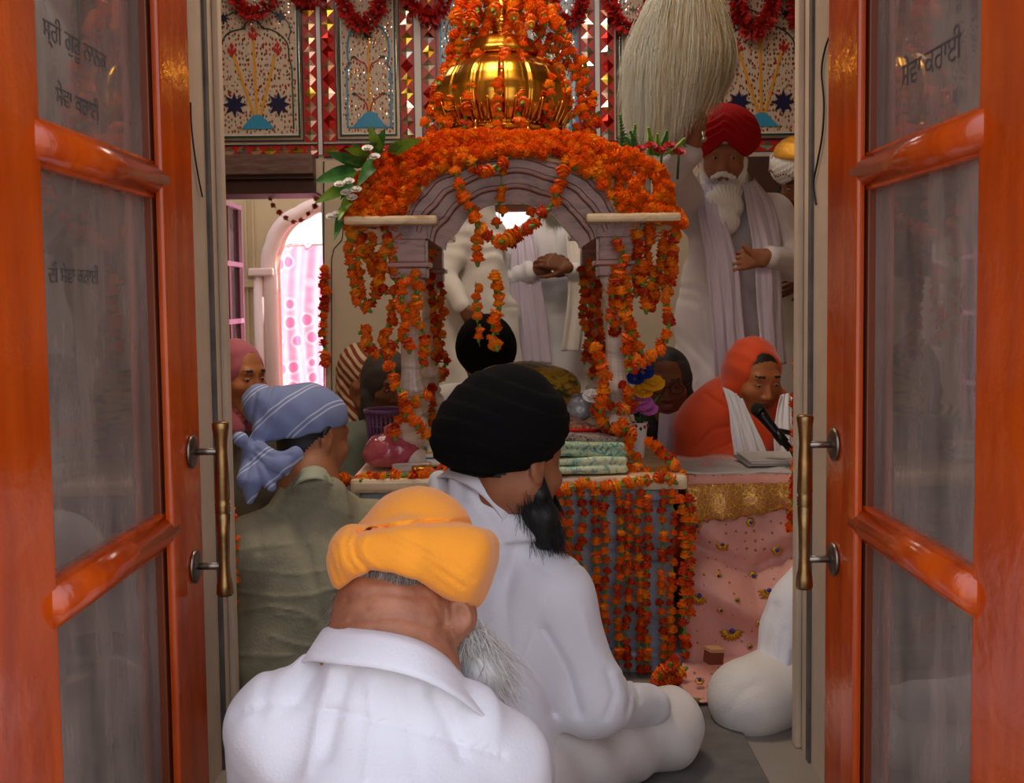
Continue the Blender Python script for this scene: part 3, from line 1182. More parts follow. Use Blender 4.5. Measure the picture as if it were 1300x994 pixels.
def panel_tulip(tx, ty, cx, label):
    pn = Panel(tx, ty, cx, 90)
    root = thing('mosaic_panel', label, 'wall panel', (pn.pt(325, 90)[0], YB, pn.pt(325, 90)[1]), 'mosaic panels on the back wall')
    m = MB(); pn.rect(m, 266, -28, 384, 178, 0, .004, 0); m.build('field', [FIELD], root)
    frame_rings(pn, root, 264.5, -29, 385, 180, 0)
    m = MB()
    arch = zz([(75, 765), (73, 410), (92, 385), (88, 340), (100, 270), (130, 210), (170, 185), (210, 175), (235, 170), (245, 145), (265, 125), (290, 117),
               (320, 128), (340, 155), (350, 170), (390, 175), (440, 200), (480, 240), (497, 280), (500, 340), (515, 400), (518, 765)])
    pn.line(smoothpts(arch[1:-1]), 1.7, .008, m); pn.line(arch[:2], 1.7, .008, m); pn.line(arch[-2:], 1.7, .008, m)
    pn.line(smoothpts(zz([(82, 272), (72, 220), (95, 170), (125, 155)])), 1.3, .008, m)
    pn.line(smoothpts(zz([(140, 95), (180, 75), (230, 70), (290, 90), (350, 70), (400, 72), (430, 90)])), 1.3, .008, m)
    pn.line(smoothpts(zz([(480, 110), (505, 150), (512, 190), (497, 238)])), 1.3, .008, m)
    m.build('arch_outline', [EN_GREEN], root)
    for (x, y, r) in ((172, 618, 74), (432, 618, 74), (120, 108, 36), (455, 100, 36)):
        q = MB(); pn.poly(star(260 + x / 4.643, y / 4.643, r / 4.643)[::-1], .004, .009, q); q.build('star', [EN_NAVY], root)
    for (a, b) in (((175, 330), (288, 690)), ((292, 236), (304, 690)), ((418, 330), (322, 690))):
        q = MB(); pn.line(zz([a, b]), 3.2, .008, q); q.build('stem', [EN_YEL], root)
    for (x, y) in ((165, 300), (290, 208), (433, 295)):
        q = MB()
        for dx, dy, rr in ((0, -28, 15), (-17, -2, 13), (17, -2, 13), (0, 14, 16)):
            cx_, cy_ = 260 + (x + dx) / 4.643, (y + dy) / 4.643; r = rr / 4.643
            pn.poly([(cx_ - r * .8, cy_), (cx_ + dx * .02, cy_ + r * 1.5), (cx_ + r * .8, cy_), (cx_ + dx * .05, cy_ - r * 1.5)], .004, .009, q)
        q.build('tulip', [EN_RED], root)
    q = MB(); pn.poly(zz([(208, 762), (272, 688), (300, 676), (330, 682), (410, 762)]), .004, .010, q); q.build('mound', [EN_BLUE], root)
    return root


def panel_sprig(tx, ty, cx, label, blue=EN_BLUE):
    pn = Panel(tx, ty, cx, 90)
    root = thing('mosaic_panel', label, 'wall panel', (pn.pt(466, 90)[0], YB, pn.pt(466, 90)[1]), 'mosaic panels on the back wall')
    m = MB(); pn.rect(m, 428, -28, 506, 176, 0, .004, 0); m.build('field', [FIELD], root)
    frame_rings(pn, root, 426, -29, 508, 178, 0)
    m = MB()
    half = [(838, 400), (856, 380), (845, 340), (845, 260), (860, 200), (890, 165), (925, 140), (945, 110), (966, 95)]
    full = half + [(1932 - x, y) for x, y in half[::-1][1:]]
    pn.line(smoothpts(zz(full)), 2.2, .008, m)
    pn.line(zz([(838, 400), (838, 752)]), 2.2, .008, m); pn.line(zz([(1094, 400), (1094, 752)]), 2.8, .008, m); pn.line(zz([(838, 752), (1094, 752)]), 1.8, .008, m)
    m.build('arch_outline', [blue], root)
    q = MB(); pn.line(zz([(966, 215), (966, 668)]), 2.6, .008, q); q.build('stem', [EN_YEL], root)
    for (y0, y1) in ((430, 340), (660, 556)):
        for sg in (-1, 1):
            q = MB(); pn.line(smoothpts(zz([(966 + sg * 6, y0), (966 + sg * 18, y0 - 50), (966 + sg * 45, y1 + 25), (966 + sg * 78, y1)])), 1.5, .008, q)
            q.build('branch', [EN_RED], root)
            q = MB(); x, y = 260 + (966 + sg * 86) / 4.643, (y1 - 2) / 4.643
            pn.poly([(x - 4, y), (x, y + 2), (x + 4, y), (x, y - 2)], .004, .010, q); q.build('leaf', [EN_GREEN], root)
    q = MB(); pn.poly(star(260 + 966 / 4.643, 208 / 4.643, 7.5, 6, .45)[::-1], .004, .010, q); q.build('flower', [EN_GREEN], root)
    for sx in (-1, 1):
        q = MB(); pn.poly(star(260 + (966 + sx * 98) / 4.643, 65 / 4.643, 5.5, 4, .35)[::-1], .004, .010, q); q.build('flower', [EN_GREEN], root)
    q = MB(); pn.poly(zz([(866, 750), (930, 676), (960, 660), (1000, 664), (1066, 750)]), .004, .010, q); q.build('mound', [EN_BLUE], root)
    return root


panel_tulip(lambda x: x, lambda y: y, 325, 'mosaic wall panel of three red tulips on yellow stems beside the left door frame')
panel_tulip(lambda x: x + 641, lambda y: y - 3, 966, 'mosaic wall panel of red tulips above the man in the red turban')
panel_sprig(lambda x: x, lambda y: y, 466, 'narrow mosaic wall panel with yellow stem and blue mound, left of the gold dome')
panel_sprig(lambda x: 824 + (x - 466) * 1.06, lambda y: y - 2, 824, 'narrow mosaic wall panel half hidden behind the raised white whisk')

# wide pale blue panel behind the dome
pn = Panel(cx=645)
root = thing('mosaic_panel', 'wide pale blue mosaic wall panel with red star flowers behind the gold dome', 'wall panel', (pn.pt(645, 90)[0], YB, pn.pt(645, 90)[1]), 'mosaic panels on the back wall')
FIELDB = FIELD.copy(); FIELDB.name = 'inlay_field_pale_blue'
for nd in FIELDB.node_tree.nodes:
    if nd.type == 'MIX': nd.inputs[6].default_value = (*srgb((176, 196, 210)), 1)
m = MB(); pn.rect(m, 560, -28, 732, 172, 0, .004, 0); m.build('field', [FIELDB], root)
m = MB()
for (xa, xb, mi) in ((553.5, 555.5, 1), (555.5, 558, 0), (558, 561, 2), (730, 733, 2), (733, 735.5, 0), (735.5, 737, 1)):
    pn.rect(m, xa, -28, xb, 172, 0, .010, mi)
pn.rect(m, 553.5, 170, 737, 172.5, 0, .011, 0)
m.build('frame', [EN_RED, EN_NAVY, EN_BLUE], root)
m = MB()
half = [(566, 165), (566, 100), (570, 84), (580, 76), (581, 60), (588, 44), (604, 30), (620, 24), (645, 8)]
pn.line(smoothpts(half + [(1290 - x, y) for x, y in half[::-1][1:]]), 2.2, .009, m); m.build('arch_outline', [EN_BLUE], root)
for x in (581, 709):
    for k in range(6):
        q = MB(); a = k * PI / 3; c_, s_ = math.cos(a), math.sin(a)
        pn.poly([(x + c_ * 2, 21 + s_ * 2), (x + c_ * 7 - s_ * 3, 21 + s_ * 7 + c_ * 3), (x + c_ * 12, 21 + s_ * 12), (x + c_ * 7 + s_ * 3, 21 + s_ * 7 - c_ * 3)][::-1], .004, .010, q)
        q.build('petal', [EN_RED], root)
for sg in (-1, 1):
    q = MB(); pn.line(smoothpts([(645 + sg * 40, 6), (645 + sg * 62, 8), (645 + sg * 74, 28), (645 + sg * 78, 44), (645 + sg * 74, 58)]), 1.4, .009, q); q.build('vine', [EN_GREEN], root)
    q = MB(); x = 645 + sg * 73
    for dx in (-4, 0, 4):
        pn.poly([(x + dx - 1.6, 60), (x + dx, 68 - abs(dx)), (x + dx + 1.6, 60), (x + dx * .4, 55)], .004, .010, q)
    q.build('bud', [EN_NAVY], root)


# strips of diamond tiles between the panels
def diamonds(mb, pn, x0, x1, y0, y1, vert=True, step=17.0, seed=0):
    rg = random.Random(seed)
    pn.rect(mb, x0, y0, x1, y1, 0, .004, 0)
    if vert:
        n = int((y1 - y0) / step); cx = (x0 + x1) / 2; w = (x1 - x0) / 2 - .3
        cs = [(cx, y0 + (i + .5) * (y1 - y0) / n, w, (y1 - y0) / n / 2 - .3) for i in range(n)]
    else:
        n = int((x1 - x0) / step); cy = (y0 + y1) / 2; h = (y1 - y0) / 2 - .3
        cs = [(x0 + (i + .5) * (x1 - x0) / n, cy, (x1 - x0) / n / 2 - .3, h) for i in range(n)]
    for (x, y, w, h) in cs:
        mi = rg.choice([1, 2, 2, 3, 3, 1, 0])
        if mi == 0:
            for k in (1, .62):
                pass
        pts = [pn.pt(x - w, y), pn.pt(x, y + h), pn.pt(x + w, y), pn.pt(x, y - h)]
        c = pn.pt(x, y); t = [rg.uniform(-.0025, .0025) for _ in range(4)]
        vs = [(a, YB - .007 + t[i], b) for i, (a, b) in enumerate(pts)] + [(c[0], YB - .0115, c[1])]
        mb.add(vs, [(0, 1, 4), (1, 2, 4), (2, 3, 4), (3, 0, 4)], mi if mi else 4)


def strip(cols, name, seed, y0=-30, y1=180):
    m = MB(); pn = Panel(cx=(cols[0] + cols[-1]) / 2)
    a, b = cols[0], cols[1]
    diamonds(m, pn, a, b, y0, y1, seed=seed)
    if len(cols) == 4:
        diamonds(m, pn, cols[2], cols[3], y0, y1, seed=seed + 1)
        pn.rect(m, b, y0, b + 1.3, 197, 0, .008, 5); pn.rect(m, b + 1.3, y0, cols[2] - 1.3, 197, 0, .012, 6); pn.rect(m, cols[2] - 1.3, y0, cols[2], 197, 0, .008, 5)
    struct(m, name, [EN_RED, MIR, MIRG, MIRP, mat('deep_red_mirror_glass', (160, 30, 22), rough=.12, metal=.8), EN_NAVY, EN_WHITE])


strip((385.5, 401.5, 409, 425.5), 'trim_7', 3)
strip((508.5, 525, 536, 553), 'trim_8', 5)
strip((737.5, 754, 762.5, 779.5), 'trim_9', 8)
strip((868, 883, 888, 905), 'trim_10', 11)
m = MB(); pn = Panel(cx=650)
for i, (a, b) in enumerate(((262, 402), (409, 527), (535, 755), (762, 883), (888, 1040))):
    diamonds(m, pn, a, b, 181.5, 196, vert=False, step=17.5, seed=20 + i)
    pn.rect(m, a, 196, b, 197.6, 0, .010, 5); pn.rect(m, a, 180, b, 181.5, 0, .010, 5)
struct(m, 'trim_11', [EN_RED, MIR, MIRG, MIRP, mat('deep_red_mirror_glass', (160, 30, 22)), EN_NAVY])

# ------------------------------------------------------------------ beyond the left doorway
PINKWALL = mat('pink_washed_plaster', (232, 206, 200), rough=.8)
YO = 6.7


def ox(px, py=350): return P(px, py, YO).x
def oz(py, px=400): return P(px, py, YO).z


# outer wall with a cusped arch: profile of the opening
def arch_profile(x0, x1, zs, zt, cusps=3, n=10):
    """points from left springing to right springing over the top"""
    pts = []
    N = 60
    for i in range(N + 1):
        a = PI - PI * i / N
        cx = (x0 + x1) / 2; rx = (x1 - x0) / 2
        k = 1 + .035 * abs(math.sin(a * cusps * 1.0 * 1.5)) - .02
        x = cx + rx * math.cos(a) * min(k, 1.0)
        z = zs + (zt - zs) * (abs(math.sin(a)) ** .9) * k
        pts.append((x, z))
    pts[0] = (x0, zs); pts[-1] = (x1, zs)
    return pts


AX0, AX1 = ox(343), ox(500); AZS, AZT = oz(340), oz(262)
prof = arch_profile(AX0, AX1, AZS, AZT)
m = MB()
# wall pieces round the arch (front and soffit)
outer = [(-3.4, AZS)] + [(-3.4, 3.2), (3.4, 3.2), (3.4, AZS)]
XG = P(582, 300, YO).x
poly = [(-3.4, 0.0), (AX0, 0.0)] + prof + [(AX1, 0.0), (XG, 0.0), (XG, 3.2), (-3.4, 3.2)]
from mathutils.geometry import tessellate_polygon
tris = tessellate_polygon([[Vector((a, b, 0)) for a, b in poly]])
n = len(poly)
vs = [(a, YO, b) for a, b in poly] + [(a, YO + .3, b) for a, b in poly]
fs = [tuple(t) for t in tris] + [tuple(n + i for i in t[::-1]) for t in tris]
fs += [(i, (i + 1) % n, (i + 1) % n + n, i + n) for i in range(n)]
m.add(vs, fs, 0)
m.box((P(730, 300, YO).x, YO, 0), (3.4, YO + .3, 3.2), 0)
m.box((XG, YO, 0), (P(730, 300, YO).x, YO + .3, 1.2), 0)
struct(m, 'wall_outer', [CREAM])
m = MB()
jam = [(AX0 - .005, 0), (AX0 - .005, AZS - .05)] + [(x - .012 * (1 if x < (AX0 + AX1) / 2 else -1), z + .006) for x, z in prof]
m.tube([(x, YO + .01, z) for x, z in jam], .05, 10)
m.tube([(AX0 - .075, YO - .01, 0), (AX0 - .075, YO - .01, AZS - .02)], .035, 8)
m.box((AX0 - .13, YO - .06, AZS - .05), (AX0 + .03, YO + .05, AZS), 0, bev=.01)
struct(m, 'trim_12', [PINKWALL])
# narrow framed mouldings on the outer wall
m = MB()
for px in (313, 322):
    m.box((ox(px), YO - .015, 0), (ox(px + 2.0), YO, oz(250)), 0, bev=.003)
m.box((ox(306), YO - .03, oz(364)), (ox(327), YO, oz(354)), 0, bev=.006)
struct(m, 'trim_13', [CREAM])
m = MB(); m.box((-3.4, YB + .25, 0), (-2.9, YO, ZA1 + .45)); struct(m, 'wall_passage', [CREAM])


# pink printed curtain, back-lit
def curtain_mat():
    T = NT('pink_printed_cloth'); T.t.nodes.remove(T.b)
    tc = T.n('ShaderNodeTexCoord')
    mp = T.n('ShaderNodeMapping'); mp.inputs['Scale'].default_value = (9, 1, 7)
    T.l(tc.outputs['Object'], mp.inputs[0])
    vo = T.n('ShaderNodeTexVoronoi', Scale=1.0, Randomness=.6); T.l(mp.outputs[0], vo.inputs['Vector'])
    col = ramp(T, vo.outputs['Distance'], [(0, (236, 120, 156)), (.24, (236, 120, 156)), (.3, (252, 206, 220)), (.42, (244, 158, 184)), (1, (248, 180, 200))])
    a = T.n('ShaderNodeBsdfDiffuse'); b = T.n('ShaderNodeBsdfTranslucent'); mx = T.n('ShaderNodeMixShader', i0=.75)
    T.l(col, a.inputs[0]); T.l(col, b.inputs[0]); T.l(a.outputs[0], mx.inputs[1]); T.l(b.outputs[0], mx.inputs[2]); T.l(mx.outputs[0], T.out.inputs[0])
    return T.m


PINKC = curtain_mat()
x0, x1 = ox(336) - .02, ox(500) + .1
NX, NZ = 90, 50
vs = []; fs = []
for j in range(NZ + 1):
    t = j / NZ
    for i in range(NX + 1):
        s = i / NX
        ztop = oz(310) + .03 * math.sin(s * 9) + .03 * s
        z = ztop * (1 - t) + .03 * t
        x = x0 + (x1 - x0) * s + .03 * math.sin(t * 3 + s * 8) * t
        y = YO + .42 + .035 * math.sin(s * 46 + 2.2 * math.sin(t * 4)) + .02 * math.sin(s * 17 + t * 7)
        vs.append((x, y, z))
for j in range(NZ):
    for i in range(NX):
        a = j * (NX + 1) + i
        fs.append((a, a + 1, a + NX + 2, a + NX + 1))
cu = mesh_obj('curtain', vs, fs, PINKC, smooth=True)
tag(cu, 'bright pink printed curtain hanging outside the arch beyond the left doorway', 'curtain')
q = MB(); q.tube([(x0 - .1, YO + .40, oz(310) + .005), (x1 + .2, YO + .40, oz(305) + .02)], .006, 6)
tag(q.build('cord', [WCORD]), 'cord holding up the pink curtain outside the arch', 'cord')

# narrow glazed shutter folded back in the left doorway
sh = bpy.data.objects.new('window_2', None); COL.objects.link(sh); sh['kind'] = 'structure'
SHM = mat('maroon_shutter_paint', (96, 40, 52), rough=.35)
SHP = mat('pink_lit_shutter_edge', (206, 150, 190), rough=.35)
ys, ye = YB + .32, YB + .95
xs, xe = P(272, 350, ys).x, P(304, 350, ye).x
d = Vector((xe - xs, ye - ys, 0)); L = d.length; ang = math.atan2(d.y, d.x)
MM = Matrix.Translation((xs, ys, 0)) @ Matrix.Rotation(ang, 4, 'Z')
ztop = P(290, 247, ys).z
q = MB()
for (a, b) in ((0, .07), (L * .44, L * .44 + .05), (L - .08, L)):
    q.box((a, -.02, .02), (b, .02, ztop), 0, M=MM, bev=.004)
q.build('stile', [SHM], sh)
for zc in (ztop - .02, P(290, 332, ys).z, P(290, 410, ys).z, .5, .1):
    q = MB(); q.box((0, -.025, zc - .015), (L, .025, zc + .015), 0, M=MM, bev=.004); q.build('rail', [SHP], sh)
q = MB(); q.box((.07, -.003, .05), (L - .08, .003, ztop - .03), 0, M=MM); q.build('glass_pane', [glass_mat('shutter_glass', (226, 190, 214), .12)], sh)
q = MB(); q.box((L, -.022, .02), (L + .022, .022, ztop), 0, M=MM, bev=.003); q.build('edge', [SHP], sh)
# ------------------------------------------------------------------ canopy of carved marble
def marble_mat(name, base, vein, sc=6.0, st=(1, 1, 3), rough=.25):
    T = NT(name); b = T.b
    tc = T.n('ShaderNodeTexCoord'); mp = T.n('ShaderNodeMapping'); mp.inputs['Scale'].default_value = st
    T.l(tc.outputs['Object'], mp.inputs[0])
    nz = T.n('ShaderNodeTexNoise', Scale=sc, Detail=8.0, Roughness=.6, Distortion=1.2)
    T.l(mp.outputs[0], nz.inputs['Vector'])
    T.l(ramp(T, nz.outputs['Fac'], [(.32, vein), (.47, base), (.6, tuple(min(255, v + 14) for v in base)), (.72, base)]), b.inputs['Base Color'])
    b.inputs['Roughness'].default_value = rough
    return T.m


MARB = marble_mat('veined_pink_marble', (158, 114, 104), (112, 72, 70))
MARBC = marble_mat('cream_marble', (222, 196, 158), (190, 150, 116))
MARBG = marble_mat('blue_grey_marble', (150, 160, 172), (110, 118, 130), 4.0)
MARBW = marble_mat('white_fluted_marble', (216, 200, 184), (180, 160, 146))
GOLD = mat('polished_gold', (232, 168, 62), rough=.24, metal=1., c2=(206, 140, 44), vscale=9, bump=.12, bscale=30)

YF = 2.95                  # front columns
YR = 3.65                  # rear columns
CXP = P(650, 300, YF).x
HW = .295
ZLED = P(650, 601, 2.85).z     # platform top
ZCAP = P(650, 352, YF).z
ZABA = P(650, 303, YF).z

# platform
plat = thing('marble_platform', 'marble platform under the flower covered canopy, hung with marigold strings', 'platform', (CXP, 3.2, 0))
PX0, PX1 = P(445, 600, 2.8).x, P(872, 600, 2.8).x
m = MB(); m.box((PX0 + .03, 2.84, 0), (PX1 - .03, 3.80, ZLED - .035), 0, bev=.006); m.build('body', [MARBG], plat)
m = MB(); m.box((PX0, 2.78, ZLED - .04), (PX1, 3.85, ZLED), 0, bev=.012); m.build('top_slab', [MARBC], plat)
m = MB(); m.box((PX0 + .02, 2.81, ZLED - .075), (PX1 - .02, 3.82, ZLED - .04), 0, bev=.012); m.build('moulding', [MARBG], plat)
m = MB(); m.box((PX0 - .01, 2.80, 0), (PX1 + .01, 3.84, .06), 0, bev=.012); m.build('plinth', [MARBG], plat)
for k in range(3):
    a = PX0 + .07 + k * (PX1 - PX0 - .14) / 3
    m = MB(); m.box((a, 2.832, .10), (a + (PX1 - PX0 - .14) / 3 - .04, 2.842, ZLED - .11), 0, bev=.004); m.build('carved_panel', [MARBG], plat)

# canopy
pal = thing('canopy', 'carved marble canopy with cusped arches and gold dome, draped in marigolds', 'shrine canopy', (CXP, 3.3, ZLED))


def column(x, y):
    """fluted baluster column with lotus bulbs"""
    H = ZCAP - ZLED
    prof = [(.0, 0), (.05, 0), (.05, .03), (.042, .035), (.045, .06), (.04, .085), (.03, .095), (.032, .12), (.044, .15), (.047, .19), (.042, .225), (.03, .245), (.036, .255),
            (.036, .268), (.028, .28), (.031, .33), (.040, .335), (.042, .36), (.034, .39)]
    prof = [(r, z * H / .86 * 1.0) for r, z in prof]
    top = prof[-1][1]
    prof += [(.031, top + .01), (.029, top + .03), (.027, H - .09), (.031, H - .075), (.031, H - .06), (.024, H - .055), (.03, H - .04), (.042, H - .015), (.044, H), (0, H)]

    def mod(a, i):
        z = prof[i][1]
        lob = 1 + .07 * abs(math.cos(a * 6)) - .05
        return lob if .03 < z < H - .06 else 1.0
    # resample so the flutes read
    q = MB(); q.lathe(prof, 48, (x, y, ZLED), mod=mod)
    q.box((x - .055, y - .055, ZLED - .0), (x + .055, y + .055, ZLED + .025), 0, bev=.004)
    c = q.build('column', [MARBW], pal)
    q = MB()
    q.box((x - .052, y - .052, ZCAP), (x + .052, y + .052, ZCAP + .03), 0, bev=.004)
    q.box((x - .062, y - .062, ZCAP + .03), (x + .062, y + .062, ZCAP + .045), 0, bev=.004)
    q.box((x - .05, y - .05, ZCAP + .045), (x + .05, y + .05, ZABA), 0, bev=.003)
    attach(q.build('capital', [MARB], None), c)
    return c


for (x, y) in ((CXP - HW, YF), (CXP + HW, YF), (CXP - HW, YR), (CXP + HW, YR)):
    column(x, y)

# front arch: staircase of mouldings between the outer lip and the inner opening
ZT = P(650, 188, YF).z
OUTL = [(440, 276), (452, 242), (470, 224), (500, 206), (530, 197), (560, 190), (640, 188), (740, 190), (775, 195), (800, 202), (825, 216), (846, 228), (862, 276)]


def arch_curve(kind, Y, N=96):
    lip = [(513, 283), (519, 264), (530, 247), (541, 236), (552, 226), (573, 216), (600, 206), (625, 199), (650, 196), (676, 199), (702, 206), (729, 216), (752, 226), (760, 236), (771, 247), (780, 264), (787, 283)]
    inn = [(563, 316), (566, 306), (575, 297), (583, 287), (592, 276), (603, 268), (616, 261), (633, 257), (650, 255), (667, 257), (684, 261), (697, 268), (708, 276), (717, 287), (725, 297), (735, 306), (738, 316)]
    src = lip if kind == 0 else inn
    pts = smoothpts(src, 6)
    L = len(pts)
    out = []
    for i in range(N + 1):
        t = i / N * (L - 1); a = int(t); b = min(a + 1, L - 1); f_ = t - a
        out.append((pts[a][0] * (1 - f_) + pts[b][0] * f_, pts[a][1] * (1 - f_) + pts[b][1] * f_))
    w = [P(x, y, YF - .06) for x, y in out]
    # scallops
    res = []
    for i, p in enumerate(w):
        s = abs(math.sin(i / N * PI * 6.5 + PI * .25 * 0))
        res.append(Vector((p.x, Y, p.z + (.006 * s if kind == 0 else .005 * s))))
    return res


def arch_mesh(dy, side=False, name='arch', c0=MARB):
    lip = arch_curve(0, 0); inn = arch_curve(1, 0)
    secs = []
    steps = [(0, 0), (.12, .0), (.14, .012), (.30, .014), (.33, .004), (.40, .006), (.43, .028), (.62, .032), (.65, .022), (.72, .024), (.75, .05), (1.0, .055), (1.0, .105)]
    for (t, d) in steps:
        secs.append([Vector((a.x * (1 - t) + b.x * t, YF - .065 + d + dy, a.z * (1 - t) + b.z * t)) for a, b in zip(lip, inn)])
    q = MB(); N = len(lip)
    vs = [p for s in secs for p in s]
    fs = []; 
    for j in range(len(secs) - 1):
        for i in range(N - 1):
            fs.append((j * N + i, (j + 1) * N + i, (j + 1) * N + i + 1, j * N + i + 1))
    q.add(vs, fs, 0)
    # solid wall behind, from the lip outward to a straight frame
    xl, xr = CXP - HW - .065, CXP + HW + .065
    top = ZT
    vs = []; fs = []
    for p in lip:
        tx = (p.x - lip[0].x) / (lip[-1].x - lip[0].x)
        vs.append((p.x, YF - .05 + dy, p.z)); xo = xl + (xr - xl) * tx; pxo = 650 + (xo - CXP) / YF * FPX
        vs.append((xo, YF - .05 + dy, max(p.z + .004, P(650, float(np.interp(pxo, [a_[0] for a_ in OUTL], [a_[1] for a_ in OUTL])), YF - .05).z)))
    n0 = len(vs)
    for i in range(N - 1):
        fs.append((2 * i, 2 * i + 2, 2 * i + 3, 2 * i + 1))
    vs2 = [(v[0], YF + .045 + dy, v[2]) for v in vs]
    fs += [tuple(n0 + k for k in f[::-1]) for f in fs[:]]
    for i in range(N - 1):
        fs.append((2 * i + 1, 2 * i + 3, n0 + 2 * i + 3, n0 + 2 * i + 1))
    q.add(vs + vs2, fs, 0)
    # rear face of the arch ring
    vs = [Vector((a.x, YF + .045 + dy, a.z)) for a in lip] + [Vector((b.x, YF + .045 + dy, b.z)) for b in inn]
    q.add(vs, [(i + 1, i, N + i, N + i + 1) for i in range(N - 1)], 0)
    for sx in (-1, 1):        # haunch blocks over the capitals
        xa, xb = sorted((CXP + sx * (HW - .055), CXP + sx * (HW + .065)))
        q.box((xa, YF - .05 + dy, ZABA), (xb, YF + .045 + dy, ZABA + .06), 0)
    a = q.build(name, [c0], pal)
    # pale rounded lip
    q = MB(); q.tube([p + Vector((0, YF - .07 + dy, .004)) for p in lip], .0085, 8)
    attach(q.build('arch_lip', [MARBC], None), a)
    return a


arch_mesh(0)
q = MB(); q.box((CXP - HW - .05, YR - .05, P(650, 250, YR).z), (CXP + HW + .05, YR + .05, ZT), 0, bev=.006)
for sx in (-1, 1):
    xa, xb = sorted((CXP + sx * (HW - .05), CXP + sx * (HW + .05))); q.box((xa, YR - .05, ZABA), (xb, YR + .05, ZT), 0, bev=.004)
q.build('rear_beam', [MARB], pal)
# side beams join the arches
for sx in (-1, 1):
    q = MB(); xa, xb = sorted((CXP + sx * (HW - .05), CXP + sx * (HW + .05)))
    q.box((xa, YF + .04, ZABA + .04), (xb, YR - .04, ZT), 0); q.build('side_beam', [MARB], pal)
# flat eaves sticking out on both sides, and the roof slab
ZE = P(460, 284, YF).z
for sx in (-1, 1):
    xo = P(438 if sx < 0 else 863, 284, YF - .1).x
    xi = CXP + sx * (HW - .09)
    q = MB(); xa, xb = sorted((xo, xi))
    q.box((xa, YF - .13, ZE - .012), (xb, YR + .13, ZE + .012), 0, bev=.008)
    q.box((min(xo, xo - sx * .12), YF - .02, ZE - .06), (max(xo, xo - sx * .12), YF + .02, ZE - .012), 0, bev=.006)
    q.build('eave', [MARBC], pal)
    # parapet block and little pilasters over the eave
    q = MB(); xa, xb = sorted((CXP + sx * (HW + .05), CXP + sx * (HW + .10)))
    q.box((xa, YF - .03, ZE), (xb, YR, P(480, 205, YF).z), 0, bev=.006)
    xa, xb = sorted((P(495 if sx < 0 else 800, 240, YF).x - .012, P(495 if sx < 0 else 800, 240, YF).x + .012))
    q.box((xa, YF - .075, ZE + .02), (xb, YF - .03, P(495, 218, YF).z), 0, bev=.004)
    q.build('parapet', [MARBW], pal)
q = MB(); q.box((CXP - .30, YF + .0, ZT - .03), (CXP + .30, YR + .05, ZT - .004), 0, bev=.008)
q.box((CXP - .24, YF + .1, ZT - .006), (CXP + .24, YR - .03, ZT + .02), 0, bev=.008); q.build('roof_slab', [MARB], pal)

# dome: sixteen gores, foliage collar, lotus cap, finial
YD = 3.3
DC = P(638, 175, YD)
pz = lambda y: P(638, y, YD).z
rs = PX(YD)
pr = [(0, 186), (70, 186), (72, 180), (66, 177), (74, 174), (77, 170), (70, 166), (74, 160), (79, 152), (83, 142), (85, 130), (84, 118), (80, 106), (73, 95), (63, 86), (52, 80), (46, 77)]
prof = [(r * rs, pz(y) - DC.z) for r, y in pr]
fin = []
for i in range(len(prof) - 1):
    k = 4
    for j in range(k):
        t = j / k; fin.append((prof[i][0] * (1 - t) + prof[i + 1][0] * t, prof[i][1] * (1 - t) + prof[i + 1][1] * t))
fin.append(prof[-1])


def gore(a, i):
    z = fin[i][1]
    if z < pz(163) - DC.z: return 1.0
    u = (a * 16 / (2 * PI)) % 1.0
    d = min(u, 1 - u)
    g = -.035 * math.exp(-(d / .05) ** 2) + .018 * math.exp(-((d - .12) / .035) ** 2)
    return 1 + g + .02 * math.sin(PI * u)


q = MB(); q.lathe(fin, 224, DC, mod=gore, cap=False); dome = q.build('dome', [GOLD], pal)
q = MB()
for k in range(16):                     # acanthus tips round the rim
    a = 2 * PI * (k + .5) / 16
    for s_, hh, w in ((0, 26, .02), (.11, 17, .013), (-.11, 17, .013)):
        an = a + s_
        pts = []; rr = []
        for j in range(6):
            t = j / 5; y = 164 - hh * t
            R_ = (74 + 11 * math.sin(min(1, (164 - y) / 34) * PI / 2) + 2.0 * (1 + t)) * rs
            pts.append((DC.x + R_ * math.cos(an), DC.y + R_ * math.sin(an), pz(y))); rr.append(w * .42 * (1 - t * .75))
        q.tube(pts, rr, 6)
attach(q.build('leaf_collar', [GOLD], None), dome)
q = MB()
for k in range(72):
    a = 2 * PI * k / 72; q.sphere((DC.x + 78 * rs * math.cos(a), DC.y + 78 * rs * math.sin(a), pz(167)), .0035, 0, 5)
attach(q.build('beaded_rim', [GOLD], None), dome)
lp = [(46, 77), (50, 75), (52, 71), (49, 67), (45, 62), (42, 56), (36, 52), (28, 49), (20, 47), (15, 44), (13, 40), (17, 36), (19, 31), (15, 26), (9, 22), (12, 17), (13, 11), (8, 4), (6, -4), (9, -10), (5, -18), (2, -34), (0, -38)]
q = MB(); q.lathe([(r * rs, pz(y) - DC.z) for r, y in lp], 64, DC, mod=lambda a, i: 1 + .03 * abs(math.cos(a * 8)) if i < 8 else 1)
attach(q.build('finial', [GOLD], None), dome)
for k in range(8):                       # little corner finials on the drum
    a = 2 * PI * k / 8 + .39
    q = MB(); c = (DC.x + .205 * math.cos(a), DC.y + .205 * math.sin(a), pz(188))
    q.lathe([(0, 0), (.014, 0), (.010, .008), (.017, .018), (.014, .03), (.006, .038), (.008, .044), (.002, .058), (0, .06)], 14, c)
    q.build('small_finial', [GOLD], pal)

